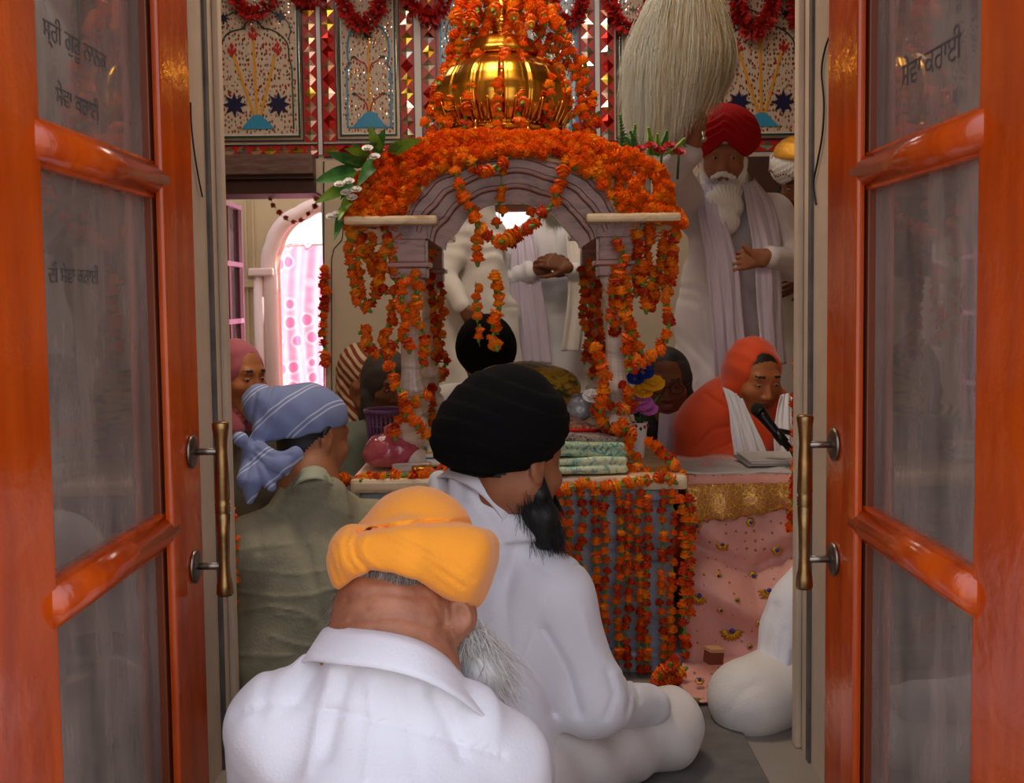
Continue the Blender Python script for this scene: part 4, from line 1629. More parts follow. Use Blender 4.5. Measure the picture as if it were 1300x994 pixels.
# ------------------------------------------------------------------ marigolds
def flower_mat(name, a, b, c):
    T = NT(name); T.t.nodes.remove(T.b)
    oi = T.n('ShaderNodeObjectInfo')
    tc = T.n('ShaderNodeTexCoord')
    nz = T.n('ShaderNodeTexNoise', Scale=55.0, Detail=2.0); T.l(tc.outputs['Object'], nz.inputs['Vector'])
    ad = T.n('ShaderNodeMath', _operation='ADD'); ml = T.n('ShaderNodeMath', _operation='MULTIPLY'); ml.inputs[1].default_value = .45
    m2 = T.n('ShaderNodeMath', _operation='MULTIPLY'); m2.inputs[1].default_value = .62
    T.l(oi.outputs['Random'], m2.inputs[0]); T.l(nz.outputs['Fac'], ml.inputs[0]); T.l(m2.outputs[0], ad.inputs[0]); T.l(ml.outputs[0], ad.inputs[1])
    col = ramp(T, ad.outputs[0], [(.1, a), (.55, b), (.95, c)])
    d = T.n('ShaderNodeBsdfDiffuse'); t = T.n('ShaderNodeBsdfTranslucent'); g = T.n('ShaderNodeBsdfGlossy', Roughness=.45)
    mx = T.n('ShaderNodeMixShader', i0=.28); mg = T.n('ShaderNodeMixShader', i0=.03)
    T.l(col, d.inputs[0]); T.l(col, t.inputs[0]); T.l(d.outputs[0], mx.inputs[1]); T.l(t.outputs[0], mx.inputs[2])
    T.l(mx.outputs[0], mg.inputs[1]); T.l(g.outputs[0], mg.inputs[2]); T.l(mg.outputs[0], T.out.inputs[0])
    return T.m


FO = flower_mat('marigold_orange', (236, 90, 4), (250, 124, 8), (255, 160, 18))
FY = flower_mat('marigold_amber', (246, 132, 14), (252, 160, 20), (255, 176, 30))
FR = flower_mat('marigold_deep', (196, 48, 6), (214, 66, 8), (230, 88, 10))
CALYX = mat('green_calyx', (104, 128, 34), rough=.6)
THREAD = mat('garland_thread', (120, 124, 50), rough=.8)


def flower_mesh(name, seed, m_, size=1.0):
    """ruffled bloom, axis +z, about 40 mm across, green calyx below"""
    rg = random.Random(seed); q = MB()
    rings = [(12, .0165, -.002, .25), (11, .0145, .004, .55), (9, .011, .008, .9), (6, .006, .011, 1.25)]
    for (n, R_, z0, el) in rings:
        off = rg.random() * 6
        for k in range(n):
            a = off + 2 * PI * k / n + rg.uniform(-.12, .12)
            e = el + rg.uniform(-.22, .22)
            L = (.0115 if R_ > .01 else .009) * rg.uniform(.85, 1.15) * size
            w = .0062 * rg.uniform(.85, 1.2) * size
            d = Vector((math.cos(a) * math.cos(e), math.sin(a) * math.cos(e), math.sin(e)))
            s = Vector((-math.sin(a), math.cos(a), 0)); u = d.cross(s) * -1
            b = Vector((math.cos(a) * (R_ - .009), math.sin(a) * (R_ - .009), z0 * 1.0)) * size
            p1 = b + d * L * .55; p2 = b + d * L - u * .002 * size
            fr = [rg.uniform(-.0018, .0018) for _ in range(3)]
            vs = [b - s * w * .35, b + s * w * .35, p1 - s * w + u * fr[0], p1 + s * w + u * fr[1], p1 + u * .0022 * size, p2 - s * w * .8 + u * fr[2], p2 + s * w * .8, b + u * .001, p2 - d * .002 * size]
            q.add(vs, [(0, 7, 4, 2), (7, 1, 3, 4), (2, 4, 8, 5), (4, 3, 6, 8)], 0, False)
    q.sphere((0, 0, .001), .0105 * size, 0, 6, (1, 1, .8))
    q.lathe([(0, -.017 * size), (.0035 * size, -.016 * size), (.006 * size, -.008 * size), (.0085 * size, .0)], 7, (0, 0, 0), 1, cap=False)
    me = bpy.data.meshes.new(name)
    me.from_pydata(q.v, [], q.f); me.materials.append(m_); me.materials.append(CALYX)
    me.polygons.foreach_set('material_index', q.m); me.update()
    return me


FM = [flower_mesh('marigold_bloom', i, m_) for i, m_ in enumerate((FO, FO, FO, FY, FR))]
FW = [.34, .28, .2, .08, .10]
FWD = [.2, .16, .1, .02, .52]


def poly_sample(pts, step, jit=0, rg=random):
    pts = [Vector(p) for p in pts]; out = []
    acc = 0; d_next = step * .5
    for i in range(len(pts) - 1):
        a, b = pts[i], pts[i + 1]; L = (b - a).length
        if L < 1e-9: continue
        while d_next <= acc + L:
            t = (d_next - acc) / L
            out.append((a.lerp(b, t), (b - a).normalized()))
            d_next += step * (1 + rg.uniform(-jit, jit))
        acc += L
    return out


NG = [0]


def garland(label, pts, group=None, step=.021, size=1.0, wob=.004, seed=0, w=None, name='marigold_garland', string=True, tilt=.35):
    rg = random.Random(seed * 31 + 5 + NG[0]); NG[0] += 1
    pts = [Vector(p) for p in pts]
    root = thing(name, label, 'flower garland', pts[0], group)
    if string:
        q = MB(); q.tube([p - pts[0] for p in pts], .0011, 4); s = q.build('string', [THREAD], None); s.parent = root
    for (p, t) in poly_sample(pts, step, .18, rg)[:100]:
        me = rg.choices(FM, w or FW)[0]
        o = bpy.data.objects.new('marigold', me)
        sc = size * rg.uniform(.82, 1.14)
        ax = (t * (-1 if rg.random() < .8 else 1) + Vector((rg.gauss(0, tilt), rg.gauss(0, tilt), rg.gauss(0, tilt)))).normalized()
        o.rotation_mode = 'QUATERNION'
        o.rotation_quaternion = Vector((0, 0, 1)).rotation_difference(ax) @ Quaternion((0, 0, 1), rg.uniform(0, 6.28))
        o.location = p - pts[0] + Vector((rg.gauss(0, wob), rg.gauss(0, wob), rg.gauss(0, wob * .4)))
        o.scale = (sc, sc, sc)
        COL.objects.link(o); o.parent = root
    return root


def sag(a, b, drop, n=14):
    a = Vector(a); b = Vector(b)
    return [a.lerp(b, i / n) - Vector((0, 0, drop * 4 * (i / n) * (1 - i / n))) for i in range(n + 1)]


def pxl(pts, Y): return [P(x, y, Y) for x, y in pts]


ORD = ['first', 'second', 'third', 'fourth', 'fifth', 'sixth', 'seventh', 'eighth', 'ninth', 'tenth', 'eleventh', 'twelfth', 'thirteenth', 'fourteenth', 'fifteenth', 'sixteenth']

# strings from the pinnacle over the dome down to its rim
G1 = 'marigold strings over the gold dome'
tops = P(638, -30, YD)
front = [  # x at y=0, (x,y) on the way, end x,y
    [(608, -30), (596, 10), (580, 50), (564, 88), (552, 118), (546, 145), (550, 172)],
    [(614, -30), (602, 10), (586, 50), (572, 88), (560, 125), (560, 165)],
    [(620, -30), (610, 15), (596, 55), (582, 92), (576, 120), (572, 160)],
    [(626, -30), (622, 15), (612, 50), (603, 80), (598, 100), (592, 135), (590, 168)],
    [(648, -30), (645, 30), (643, 60), (638, 90), (632, 110), (630, 160), (634, 180)],
    [(658, -30), (660, 20), (662, 55), (663, 90), (660, 130), (662, 168)],
    [(668, -30), (676, 15), (684, 50), (688, 80), (694, 110), (698, 140), (700, 170)],
    [(672, -30), (684, 15), (696, 52), (708, 88), (716, 110), (726, 145), (727, 182)],
    [(678, -30), (690, 5), (706, 46), (722, 82), (734, 108), (742, 140), (744, 178)],
    [(684, -30), (698, 0), (716, 44), (732, 80), (746, 108), (755, 140), (757, 175)],
]
for i, pts in enumerate(front):
    w = []
    for (x, y) in pts:
        # lay it just off the dome: distance from the axis decides the depth
        dx = (x - 638) * rs
        rad = np.interp(y, [-40, 5, 40, 60, 76, 86, 106, 130, 160, 190], [10, 14, 22, 48, 54, 66, 84, 90, 86, 84]) * rs
        dy = math.sqrt(max(rad * rad - dx * dx, .0006))
        w.append(P(x, y, YD - min(dy, .28)))
    garland('%s marigold string from the left running down over the gold dome' % ORD[i], w, G1, step=.0225 if i in (4, 5) else .0165, seed=i, size=1.0, wob=.009 if i not in (3, 4, 5) else .004)
# thick bunch round the pinnacle
for i, (x0, x1) in enumerate(((604, 590), (616, 600), (630, 628), (650, 652), (664, 676), (676, 694), (684, 706), (596, 575))):
    garland(['outer left', 'inner left', 'middle left', 'middle', 'middle right', 'inner right', 'right', 'outermost left'][i] + ' short marigold bunch around the pinnacle above the dome',
            [P(x0, -32, YD - .05 - .02 * (i % 3)), P((x0 + x1) / 2, 0, YD - .09 - .02 * (i % 2)), P(x1, 34 if i not in (2, 3) else 22, YD - .13)], 'marigold bunches around the pinnacle', step=.016, seed=40 + i)


# flowers heaped on the roof: 100 blooms as parts, the rest one mass
def cover(label, region, seed, n_all, w=None):
    """region(rg) -> point, normal"""
    rg = random.Random(seed)
    pts = [region(rg) for _ in range(n_all)]
    pts.sort(key=lambda a: a[0].y - a[1].z * .02)
    root = thing('marigold_cover', label, 'flower covering', pts[0][0])
    o0 = root.location.copy()

    def M_(p, nrm, sc):
        qd = Vector((0, 0, 1)).rotation_difference((nrm + Vector((rg.gauss(0, .4), rg.gauss(0, .4), rg.gauss(0, .3)))).normalized()) @ Quaternion((0, 0, 1), rg.uniform(0, 6.28))
        return Matrix.Translation(p - o0) @ qd.to_matrix().to_4x4() @ Matrix.Scale(sc, 4)
    for (p, nrm) in pts[:100]:
        o = bpy.data.objects.new('marigold', rg.choices(FM, w or [.3, .24, .22, .22, .02])[0]); COL.objects.link(o); o.parent = root
        o.matrix_basis = M_(p, nrm, rg.uniform(.8, 1.1))
    V = []; F = []; MI = []; b = 0
    for (p, nrm) in pts[100:]:
        me = rg.choices(FM, w or [.3, .24, .22, .22, .02])[0]; mm = M_(p, nrm, rg.uniform(.8, 1.15))
        k = {FM[0].name: 0, FM[1].name: 0, FM[2].name: 0, FM[3].name: 1, FM[4].name: 2}[me.name]
        for v in me.vertices: V.append(mm @ v.co)
        for pl in me.polygons:
            F.append(tuple(b + i for i in pl.vertices)); MI.append(3 if pl.material_index else k)
        b = len(V)
    s = mesh_obj('marigold_mass', V, F, [FO, FY, FR, CALYX], None, fm=MI); s.parent = root; s['kind'] = 'stuff'
    return root


ys_ = YF - .09


def roof_region(xs, top, bot, y0=YF - .105, y1=YF - .06):
    """the slope seen between the top and bottom outline; leans back towards the top"""
    def f(rg):
        x = rg.uniform(xs[0], xs[-1]); t = rg.random() ** .9
        a = np.interp(x, [q[0] for q in top], [q[1] for q in top]); b = np.interp(x, [q[0] for q in bot], [q[1] for q in bot])
        y = b + (a - b) * t
        Y = y0 + (y1 - y0) * t + rg.uniform(-.012, .012)
        return P(x, y, Y), Vector((0, -.75, .65))
    return f


lt = [(440, 268), (452, 228), (470, 212), (500, 192), (530, 182), (560, 172), (600, 170), (640, 172)]
lb = [(440, 282), (465, 277), (508, 276), (515, 262), (530, 244), (548, 222), (575, 210), (605, 202), (640, 196)]
cover('marigolds heaped over the left shoulder of the marble canopy', roof_region((441, 640), lt, lb), 3, 620)
rt = [(640, 172), (690, 171), (740, 174), (775, 186), (800, 192), (825, 208), (846, 218), (852, 262), (866, 280)]
rb = [(640, 195), (676, 196), (706, 202), (735, 216), (757, 228), (775, 248), (788, 272), (800, 276), (866, 286)]
gaps = [((770, 219), (783, 246)), ((788, 222), (801, 247)), ((815, 232), (833, 256))]


def rr_(f):
    def g(rg):
        while True:
            p, n_ = f(rg)
            # leave the marble blocks bare
            d = p - Vector((0, 0, CAMZ)); s = 1 / (d @ _f)
            x = 650 + (d @ _r) * s * FPX; y = 452 - (d @ _u) * s * FPX
            if any(a[0] < x < b[0] and a[1] < y < b[1] for a, b in gaps): continue
            return p, n_
    return g


cover('marigolds heaped over the right shoulder of the marble canopy', rr_(roof_region((640, 866), rt, rb)), 4, 620)
# marble blocks seen between the flowers on the right
q = MB()
for (a, b) in gaps[:2]:
    p0 = P(a[0], b[1], YF - .06); p1 = P(b[0], a[1], YF - .06)
    q.box((p0.x, YF - .06, p0.z - .03), (p1.x, YF - .02, p1.z), 0, bev=.004)
q.build('pilaster', [MARBC], pal)

# swag and strings hanging inside the front arch
YS = YF - .12
G2 = 'marigold strings hanging in the front arch'
garland('heavy marigold swag looping across the front arch opening',
        pxl([(578, 232), (588, 248), (598, 268), (605, 280), (612, 292), (622, 300), (634, 306), (645, 304), (655, 296), (664, 292), (676, 286), (690, 272), (702, 258), (709, 240), (716, 222), (718, 212)], YS), None, step=.031, size=1.22, seed=7, wob=.003)
garland('second thinner marigold swag hanging just behind the heavy one', pxl([(600, 262), (608, 286), (622, 302), (640, 312), (655, 306), (668, 292), (676, 276), (674, 264)], YS + .06), None, step=.026, size=1.0, seed=9, w=FWD)
garland('short marigold string hanging from the left end of the swag', pxl([(604, 300), (603, 312), (604, 330)], YS), G2, step=.026, size=1.1, seed=11)
garland('marigold string dropping from the arch top into the swag', pxl([(637, 212), (636, 235), (634, 262), (633, 290)], YS + .03), G2, step=.034, size=.9, seed=12)
garland('left of two marigold drops before the black turbaned priest', pxl([(604, 358), (606, 375), (607, 395), (606, 420), (609, 440)], YS), G2, step=.031, size=.92, seed=13)
garland('right of two marigold drops before the black turbaned priest', pxl([(633, 348), (632, 370), (634, 392), (630, 412), (628, 440)], YS), G2, step=.024, size=1.08, seed=14)
garland('short marigold drop over the arch lip left of the swag', pxl([(576, 214), (580, 228), (584, 244), (592, 258)], YS), G2, step=.028, size=.95, seed=16)
garland('marigold loop resting along the crown of the front arch', pxl([(590, 198), (602, 212), (618, 218), (632, 214), (640, 206)], YS), G2, step=.018, seed=17)

# strings round the four columns and under the eaves
def drops(defs, group, where, Y, base=0, **kw):
    for i, pts in enumerate(defs):
        garland('%s marigold string from the left hanging %s' % (ORD[i], where), [P(x, y, Y + .03 * ((i * 7) % 3 - 1)) for x, y in pts], group, seed=base + i, **kw)


drops([[(446, 286), (443, 320), (448, 350), (455, 385), (462, 392)],
       [(458, 286), (456, 310), (452, 340), (460, 370), (468, 395)],
       [(474, 286), (470, 310), (478, 330), (484, 350), (470, 392)],
       [(486, 286), (494, 302), (488, 324), (482, 348), (486, 372)],
       [(500, 286), (504, 300), (498, 330), (502, 360), (496, 400), (490, 425), (492, 450)],
       [(478, 300), (466, 318), (474, 345), (484, 355), (482, 372)]],
      'marigold strings under the left eave', 'under the left eave', YF - .04, 60, step=.019, size=1.02)
drops([[(512, 350), (508, 380), (516, 400), (511, 420), (520, 445)],
       [(528, 345), (532, 370), (524, 398), (534, 420), (540, 440), (536, 465)],
       [(462, 416), (466, 434), (474, 448), (486, 452), (500, 442), (508, 425)],
       [(498, 462), (500, 480), (508, 498), (516, 516), (522, 530), (534, 540), (540, 556)],
       [(540, 500), (528, 508), (516, 522), (504, 535), (498, 555)]],
      'marigolds wound on the left front column', 'around the left front column', YF - .075, 80, step=.021, size=1.05)
drops([[(546, 320), (548, 360), (552, 400), (556, 430), (552, 460)],
       [(558, 360), (562, 400), (556, 430), (566, 460), (560, 486)],
       [(548, 490), (550, 520), (544, 545)]],
      'marigold strings on the left rear column', 'on the left rear column', YR - .07, 90, step=.022, w=FWD, size=1.0)
drops([[(810, 290), (812, 320), (815, 350), (818, 380), (822, 396)],
       [(824, 290), (822, 320), (826, 350), (830, 375), (826, 394)],
       [(838, 290), (842, 320), (838, 350), (832, 376), (822, 392)],
       [(856, 286), (858, 300), (852, 330), (856, 352), (846, 378), (849, 398), (846, 420), (838, 442)],
       [(800, 288), (806, 300), (810, 318), (806, 350), (814, 378)],
       [(848, 290), (844, 318), (850, 345), (840, 370)]],
      'marigold strings under the right eave', 'under the right eave', YF - .04, 100, step=.019, size=1.02, w=[.3, .2, .15, .03, .32])
drops([[(784, 300), (790, 330), (784, 360), (794, 392), (800, 420), (796, 448), (806, 470)],
       [(792, 352), (800, 376), (792, 400), (804, 425), (812, 445), (802, 468)],
       [(778, 340), (782, 372), (776, 400), (782, 425)],
       [(758, 440), (762, 460), (770, 478), (764, 500), (760, 520)],
       [(790, 488), (800, 500), (804, 512), (790, 522), (774, 512), (762, 508)],
       [(765, 500), (758, 520), (768, 540), (784, 548), (796, 556)],
       [(838, 442), (826, 452), (812, 462), (800, 470)]],
      'marigolds wound on the right front column', 'around the right front column', YF - .075, 120, step=.021, size=1.05, w=[.32, .22, .18, .06, .22])
drops([[(738, 340), (744, 370), (740, 400), (746, 430), (742, 460)],
       [(750, 330), (752, 370), (748, 410), (752, 450), (750, 480)],
       [(760, 350), (758, 390), (764, 430), (758, 470)]],
      'marigold strings on the right rear column', 'on the right rear column', YR - .07, 140, step=.022, w=FWD)

# strings hanging down the platform front 
def hang(xs, y0, y1, Y, group, where, base, **kw):
    for i, x in enumerate(xs):
        yb = y1[i] if isinstance(y1, list) else y1
        rg = random.Random(base + i)
        pts = [(x + rg.uniform(-3, 3) * (k > 0), y0 + (yb - y0) * k / 5) for k in range(6)]
        garland('%s marigold string from the left hanging %s' % (ORD[i], where), pxl(pts, Y), group, seed=base + i, **kw)


hang([712, 722, 738, 757, 768, 786, 798, 811, 822, 841, 853], 622, [800, 812, 826, 846, 852, 850, 858, 858, 856, 850, 846], 2.765, 'marigold strings down the platform front', 'down the platform front', 160, step=.0255, size=.86, w=[.2, .16, .14, .02, .48], wob=.0025, tilt=.18)
hang([868, 876], 630, [830, 790], 2.74, 'marigold strings beside the pink drape', 'beside the pink drape', 190, step=.0265, size=.9, w=[.2, .16, .14, .02, .48], wob=.0025, tilt=.18)
garland('marigold garland laid along the front edge of the platform', pxl([(704, 628), (725, 620), (742, 612), (760, 618), (780, 616), (800, 612), (826, 610), (846, 604), (858, 612)], 2.765), 'marigolds laid on the platform', step=.018, seed=201, size=1.0)
garland('marigold garland lying at the right corner of the platform', pxl([(822, 560), (836, 568), (848, 580), (858, 592), (866, 604), (872, 618)], 2.84), 'marigolds laid on the platform', step=.016, seed=202, size=1.0, w=[.2, .16, .14, .1, .4])
garland('marigold garland before the white vase on the platform', pxl([(784, 568), (796, 574), (806, 586), (796, 598), (812, 604), (832, 600), (848, 596)], 2.86), 'marigolds laid on the platform', step=.016, seed=203, size=1.1, w=[.3, .25, .15, .3, 0])
garland('marigold garland lying before the pink plastic bag', pxl([(434, 606), (444, 612), (462, 608), (480, 606), (500, 604), (520, 606), (536, 603), (552, 600)], 2.80), 'marigolds laid on the platform', step=.018, seed=204, size=1.0, w=[.3, .25, .15, .1, .2])
garland('marigold heap of strings trailing on the floor at the platform corner', pxl([(830, 868), (842, 850), (856, 838), (866, 850), (850, 864), (838, 872), (860, 860)], 2.68), None, step=.017, seed=205, w=FWD)
# others in the room
garland('long marigold string hanging on the right jamb of the far doorway', pxl([(411, 337), (413, 370), (409, 400), (411, 430), (413, 468)], YB - .05), None, step=.043, size=1.8, seed=206, w=FWD)
garland('thin sagging strand of dried marigolds across the far doorway', pxl([(341, 246), (346, 258), (352, 268), (360, 276), (368, 281), (378, 282), (388, 278), (396, 268), (402, 254), (404, 246)], YB + .2), None, step=.05, size=.95, seed=207, w=[.1, .1, .1, .0, .7])
garland('thin marigold string hanging behind the left door handle', pxl([(292, 620), (296, 660), (297, 700), (298, 740), (299, 768)], 2.38), None, step=.026, size=.6, seed=208)
garland('deep red flower string hanging at the right edge of the doorway', pxl([(1013, 456), (1014, 480), (1011, 520), (1012, 560), (1010, 600), (1009, 640), (1008, 672)], 2.45), None, step=.021, size=.85, seed=209, w=[.1, .0, .1, .0, .8])
garland('marigold string beside the right edge of the doorway by the seated reader', pxl([(1021, 300), (1020, 330), (1022, 356)], 2.5), None, step=.021, size=.8, seed=210)
garland('loose marigolds at the foot of the right front column', pxl([(776, 548), (790, 540), (800, 552), (798, 566), (786, 574)], 2.86), None, step=.017, seed=211, size=1.1)

# ------------------------------------------------------------------ red paper swags along the top of the back wall
REDP = mat('red_crepe_paper', (206, 26, 20), rough=.6, c2=(150, 14, 12), vscale=30)


def paper_swag(label, pts, seed, r=.05, Y=YB - .07):
    rg = random.Random(seed); V = []; F = []
    W_ = [P(x, y, Y) for x, y in smoothpts(pts, 3)]
    for (p, t) in poly_sample(W_, .021, .1, rg):
        a = t.orthogonal().normalized(); b = t.cross(a).normalized()
        n = 18
        c0 = len(V); V.append(p)
        for k in range(n):
            an = 2 * PI * k / n; rr = r * (1.0 if k % 2 else .55) * rg.uniform(.75, 1.15)
            V.append(p + (a * math.cos(an) + b * math.sin(an)) * rr + t * rg.uniform(-.022, .022))
        for k in range(n): F.append((c0, c0 + 1 + k, c0 + 1 + (k + 1) % n))
    o = mesh_obj('paper_garland', V, F, REDP)
    return tag(o, label, 'paper garland', 'red paper garlands on the back wall')


paper_swag('red paper swag above the left tulip mosaic panel', [(296, -14), (302, 4), (312, 14), (324, 17), (338, 8), (348, -12)], 1)
paper_swag('red paper swag above the diamond tiles left of the dome', [(372, -16), (380, -2), (390, 3), (400, -4), (404, -16)], 2)
paper_swag('red paper swag hanging low over the narrow sprig panel', [(432, -14), (436, 6), (446, 22), (460, 34), (472, 24), (482, 8), (488, -14)], 3, .055)
paper_swag('red paper swag between the sprig panel and the dome', [(512, -14), (520, 0), (532, 14), (548, 22), (560, 14), (568, -6)], 4)
paper_swag('red paper swag just right of the dome pinnacle', [(696, -12), (704, 12), (716, 28), (730, 24), (738, 6), (744, -14)], 5)
paper_swag('red paper swag left of the raised white whisk', [(772, -14), (778, 10), (788, 30), (802, 38), (814, 26), (824, 8), (830, -12)], 6)
paper_swag('red paper swag right of the raised white whisk', [(934, -14), (938, 12), (944, 30), (955, 40), (968, 32), (978, 14), (984, -14)], 7, .06)
paper_swag('red paper drop at the far right top corner of the back wall', [(1008, -14), (1010, 6), (1012, 22), (1013, 38)], 8, .06)
# ------------------------------------------------------------------ cloth tools
def catm(pts, k):
    P_ = [Vector(p) for p in pts]
    if len(P_) == 2:
        return [P_[0].lerp(P_[1], i / k) for i in range(k + 1)]
    out = []
    for i in range(len(P_) - 1):
        p0 = P_[max(i - 1, 0)]; p1 = P_[i]; p2 = P_[i + 1]; p3 = P_[min(i + 2, len(P_) - 1)]
        for t in range(k):
            u = t / k
            out.append(.5 * ((2 * p1) + (p2 - p0) * u + (2 * p0 - 5 * p1 + 4 * p2 - p3) * u * u + (3 * p1 - p0 - 3 * p2 + p3) * u ** 3))
    out.append(P_[-1]); return out


def resample(pts, n):
    L = [0]
    for i in range(len(pts) - 1): L.append(L[-1] + (pts[i + 1] - pts[i]).length)
    out = []; j = 0
    for i in range(n + 1):
        d = L[-1] * i / n
        while j < len(L) - 2 and L[j + 1] < d: j += 1
        s = (d - L[j]) / max(L[j + 1] - L[j], 1e-9)
        out.append(pts[j].lerp(pts[j + 1], min(s, 1)))
    return out


def panel(name, rails, mt, parent=None, nu=40, nv=40, wave=0., wf=5., noise=0., thick=.0025, seed=0, wgrow=True, diag=0.):
    """cloth lofted across rails (each a polyline from its top to its hem); waves run down it"""
    R_ = [resample(catm(r, 8), nv) for r in rails]
    rows = []
    for j in range(nv + 1):
        rows.append(resample(catm([r[j] for r in R_], 8), nu))
    rg = np.random.default_rng(seed); ph = rg.uniform(0, 6.28, 6)
    V = []
    for j in range(nv + 1):
        for i in range(nu + 1):
            p = rows[j][i]
            a = rows[min(j + 1, nv)][i] - rows[max(j - 1, 0)][i]; b = rows[j][min(i + 1, nu)] - rows[j][max(i - 1, 0)]
            n = a.cross(b)
            if n.length > 0: n.normalize()
            u = i / nu; v = j / nv
            g = wave * (.35 + .65 * v if wgrow else 1) * math.sin(2 * PI * wf * (u + diag * v) + .9 * math.sin(3 * v + ph[0]) + ph[1])
            g += wave * .4 * math.sin(2 * PI * wf * 2.1 * (u - diag * v) + 1.4 * math.sin(5 * v + ph[2]) + ph[3])
            if noise: g += noise * (math.sin(7 * u + 9 * v + ph[4]) + math.sin(13 * u - 11 * v + ph[5]) + .6 * math.sin(29 * u + 23 * v))
            V.append(p + n * g)
    F = []
    for j in range(nv):
        for i in range(nu):
            a = j * (nu + 1) + i; F.append((a, a + 1, a + nu + 2, a + nu + 1))
    o = mesh_obj(name, V, F, mt, parent, smooth=True)
    sm = o.modifiers.new('thickness', 'SOLIDIFY'); sm.thickness = thick; sm.offset = 0
    return o


def pp(*a): return [P(x, y, Y) for x, y, Y in a]


# ------------------------------------------------------------------ pink embroidered drape before the reader
def drape_mat():
    T = NT('pink_satin_drape'); b = T.b
    tc = T.n('ShaderNodeTexCoord')
    vo = T.n('ShaderNodeTexVoronoi', Scale=38.0, Randomness=.35); T.l(tc.outputs['Object'], vo.inputs['Vector'])
    lt = T.n('ShaderNodeMath', _operation='LESS_THAN'); lt.inputs[1].default_value = .16; T.l(vo.outputs['Distance'], lt.inputs[0])
    nz = T.n('ShaderNodeTexNoise', Scale=9.0, Detail=4.0); T.l(tc.outputs['Object'], nz.inputs['Vector'])
    base = ramp(T, nz.outputs['Fac'], [(.3, (206, 138, 124)), (.7, (226, 162, 148))])
    mx = T.n('ShaderNodeMix', _data_type='RGBA'); mx.inputs[7].default_value = (*srgb((150, 96, 34)), 1)
    T.l(lt.outputs[0], mx.inputs[0]); T.l(base, mx.inputs[6]); T.l(mx.outputs[2], b.inputs['Base Color'])
    b.inputs['Roughness'].default_value = .5; b.inputs['Sheen Weight'].default_value = .3
    n2 = T.n('ShaderNodeTexNoise', Scale=24.0, Detail=4.0); T.l(tc.outputs['Object'], n2.inputs['Vector'])
    bp = T.n('ShaderNodeBump', Strength=.5, Distance=.01); T.l(n2.outputs['Fac'], bp.inputs['Height']); T.l(bp.outputs[0], b.inputs['Normal'])
    return T.m


def border_mat():
    T = NT('gold_thread_border'); b = T.b
    tc = T.n('ShaderNodeTexCoord')
    wv = T.n('ShaderNodeTexVoronoi', Scale=70.0); wv.feature = 'DISTANCE_TO_EDGE'; T.l(tc.outputs['Object'], wv.inputs['Vector'])
    n1 = T.n('ShaderNodeTexNoise', Scale=60.0, Detail=3.0); T.l(tc.outputs['Object'], n1.inputs['Vector'])
    T.l(ramp(T, wv.outputs['Distance'], [(0, (226, 176, 76)), (.12, (170, 112, 34)), (.3, (196, 128, 100)), (.6, (150, 92, 30))]), b.inputs['Base Color'])
    b.inputs['Roughness'].default_value = .35; b.inputs['Metallic'].default_value = .45
    bp = T.n('ShaderNodeBump', Strength=.8, Distance=.005); T.l(n1.outputs['Fac'], bp.inputs['Height']); T.l(bp.outputs[0], b.inputs['Normal'])
    return T.m


DRP = drape_mat(); GBR = border_mat()
DZ = P(940, 604, 2.95).z
dx0 = P(872, 610, 2.95).x; dx1 = 1.25


def drape_y(x, z):
    """depth of the hanging front"""
    t = max(0, min(1, (DZ - z) / DZ))
    y = 2.95 - .02 - .14 * t ** 1.3
    y += (.014 * math.sin(x * 19 + 2 * t) + .012 * math.sin(x * 31 - 5 * t + 1)) * t
    y += -.055 * math.exp(-((z - .15 - .6 * abs(x - .68)) / .045) ** 2) * t       # swagged fold meeting near the middle
    y += .035 * math.exp(-((z - .25 - .5 * abs(x - .68)) / .035) ** 2)
    y += .016 * math.sin(z * 34 + x * 6) * t * .6
    return y


V = []; F = []; NU = 90; rowsn = 0
prof = []
for k in range(8): prof.append(('top', k / 8))
for k in range(50): prof.append(('front', k / 49))
for k in range(1, 24): prof.append(('floor', k / 23))
for (kind, t) in prof:
    for i in range(NU + 1):
        s = i / NU
        if kind == 'top':
            x = dx0 + (dx1 - dx0) * s; V.append((x, 3.32 - (.32 + .05) * t, DZ + .004 * math.sin(x * 40 + t * 5)))
        elif kind == 'front':
            z = DZ - (DZ - .03) * t; x = dx0 + (dx1 - dx0) * s - .04 * t * (1 - s)
            y = drape_y(x, z)
            if t < .08: y = 2.95 - (2.95 - y) * (t / .08) ** .5
            V.append((x, y, z))
        else:
            xa = dx0 - .04 - .05 * t * (1 + .3 * math.sin(t * 6)); x = xa + (dx1 - xa) * s
            y = drape_y(x, .03) - .24 * t + .02 * math.sin(x * 14) * t
            z = .03 - .012 * min(1, t * 3) + .010 * abs(math.sin(x * 17 + t * 4)) * (1 - t * .5) + .03 * math.exp(-((t - .25 - .1 * math.sin(x * 9)) / .09) ** 2) * .6
            V.append((x, y, z))
nr = len(prof)
for j in range(nr - 1):
    for i in range(NU):
        a = j * (NU + 1) + i; F.append((a, a + 1, a + NU + 2, a + NU + 1))
drape = mesh_obj('embroidered_drape', V, F, [DRP], smooth=True)
sm = drape.modifiers.new('thickness', 'SOLIDIFY'); sm.thickness = .003
tag(drape, 'pink gold-embroidered drape over the low table before the orange-robed reader', 'drape')
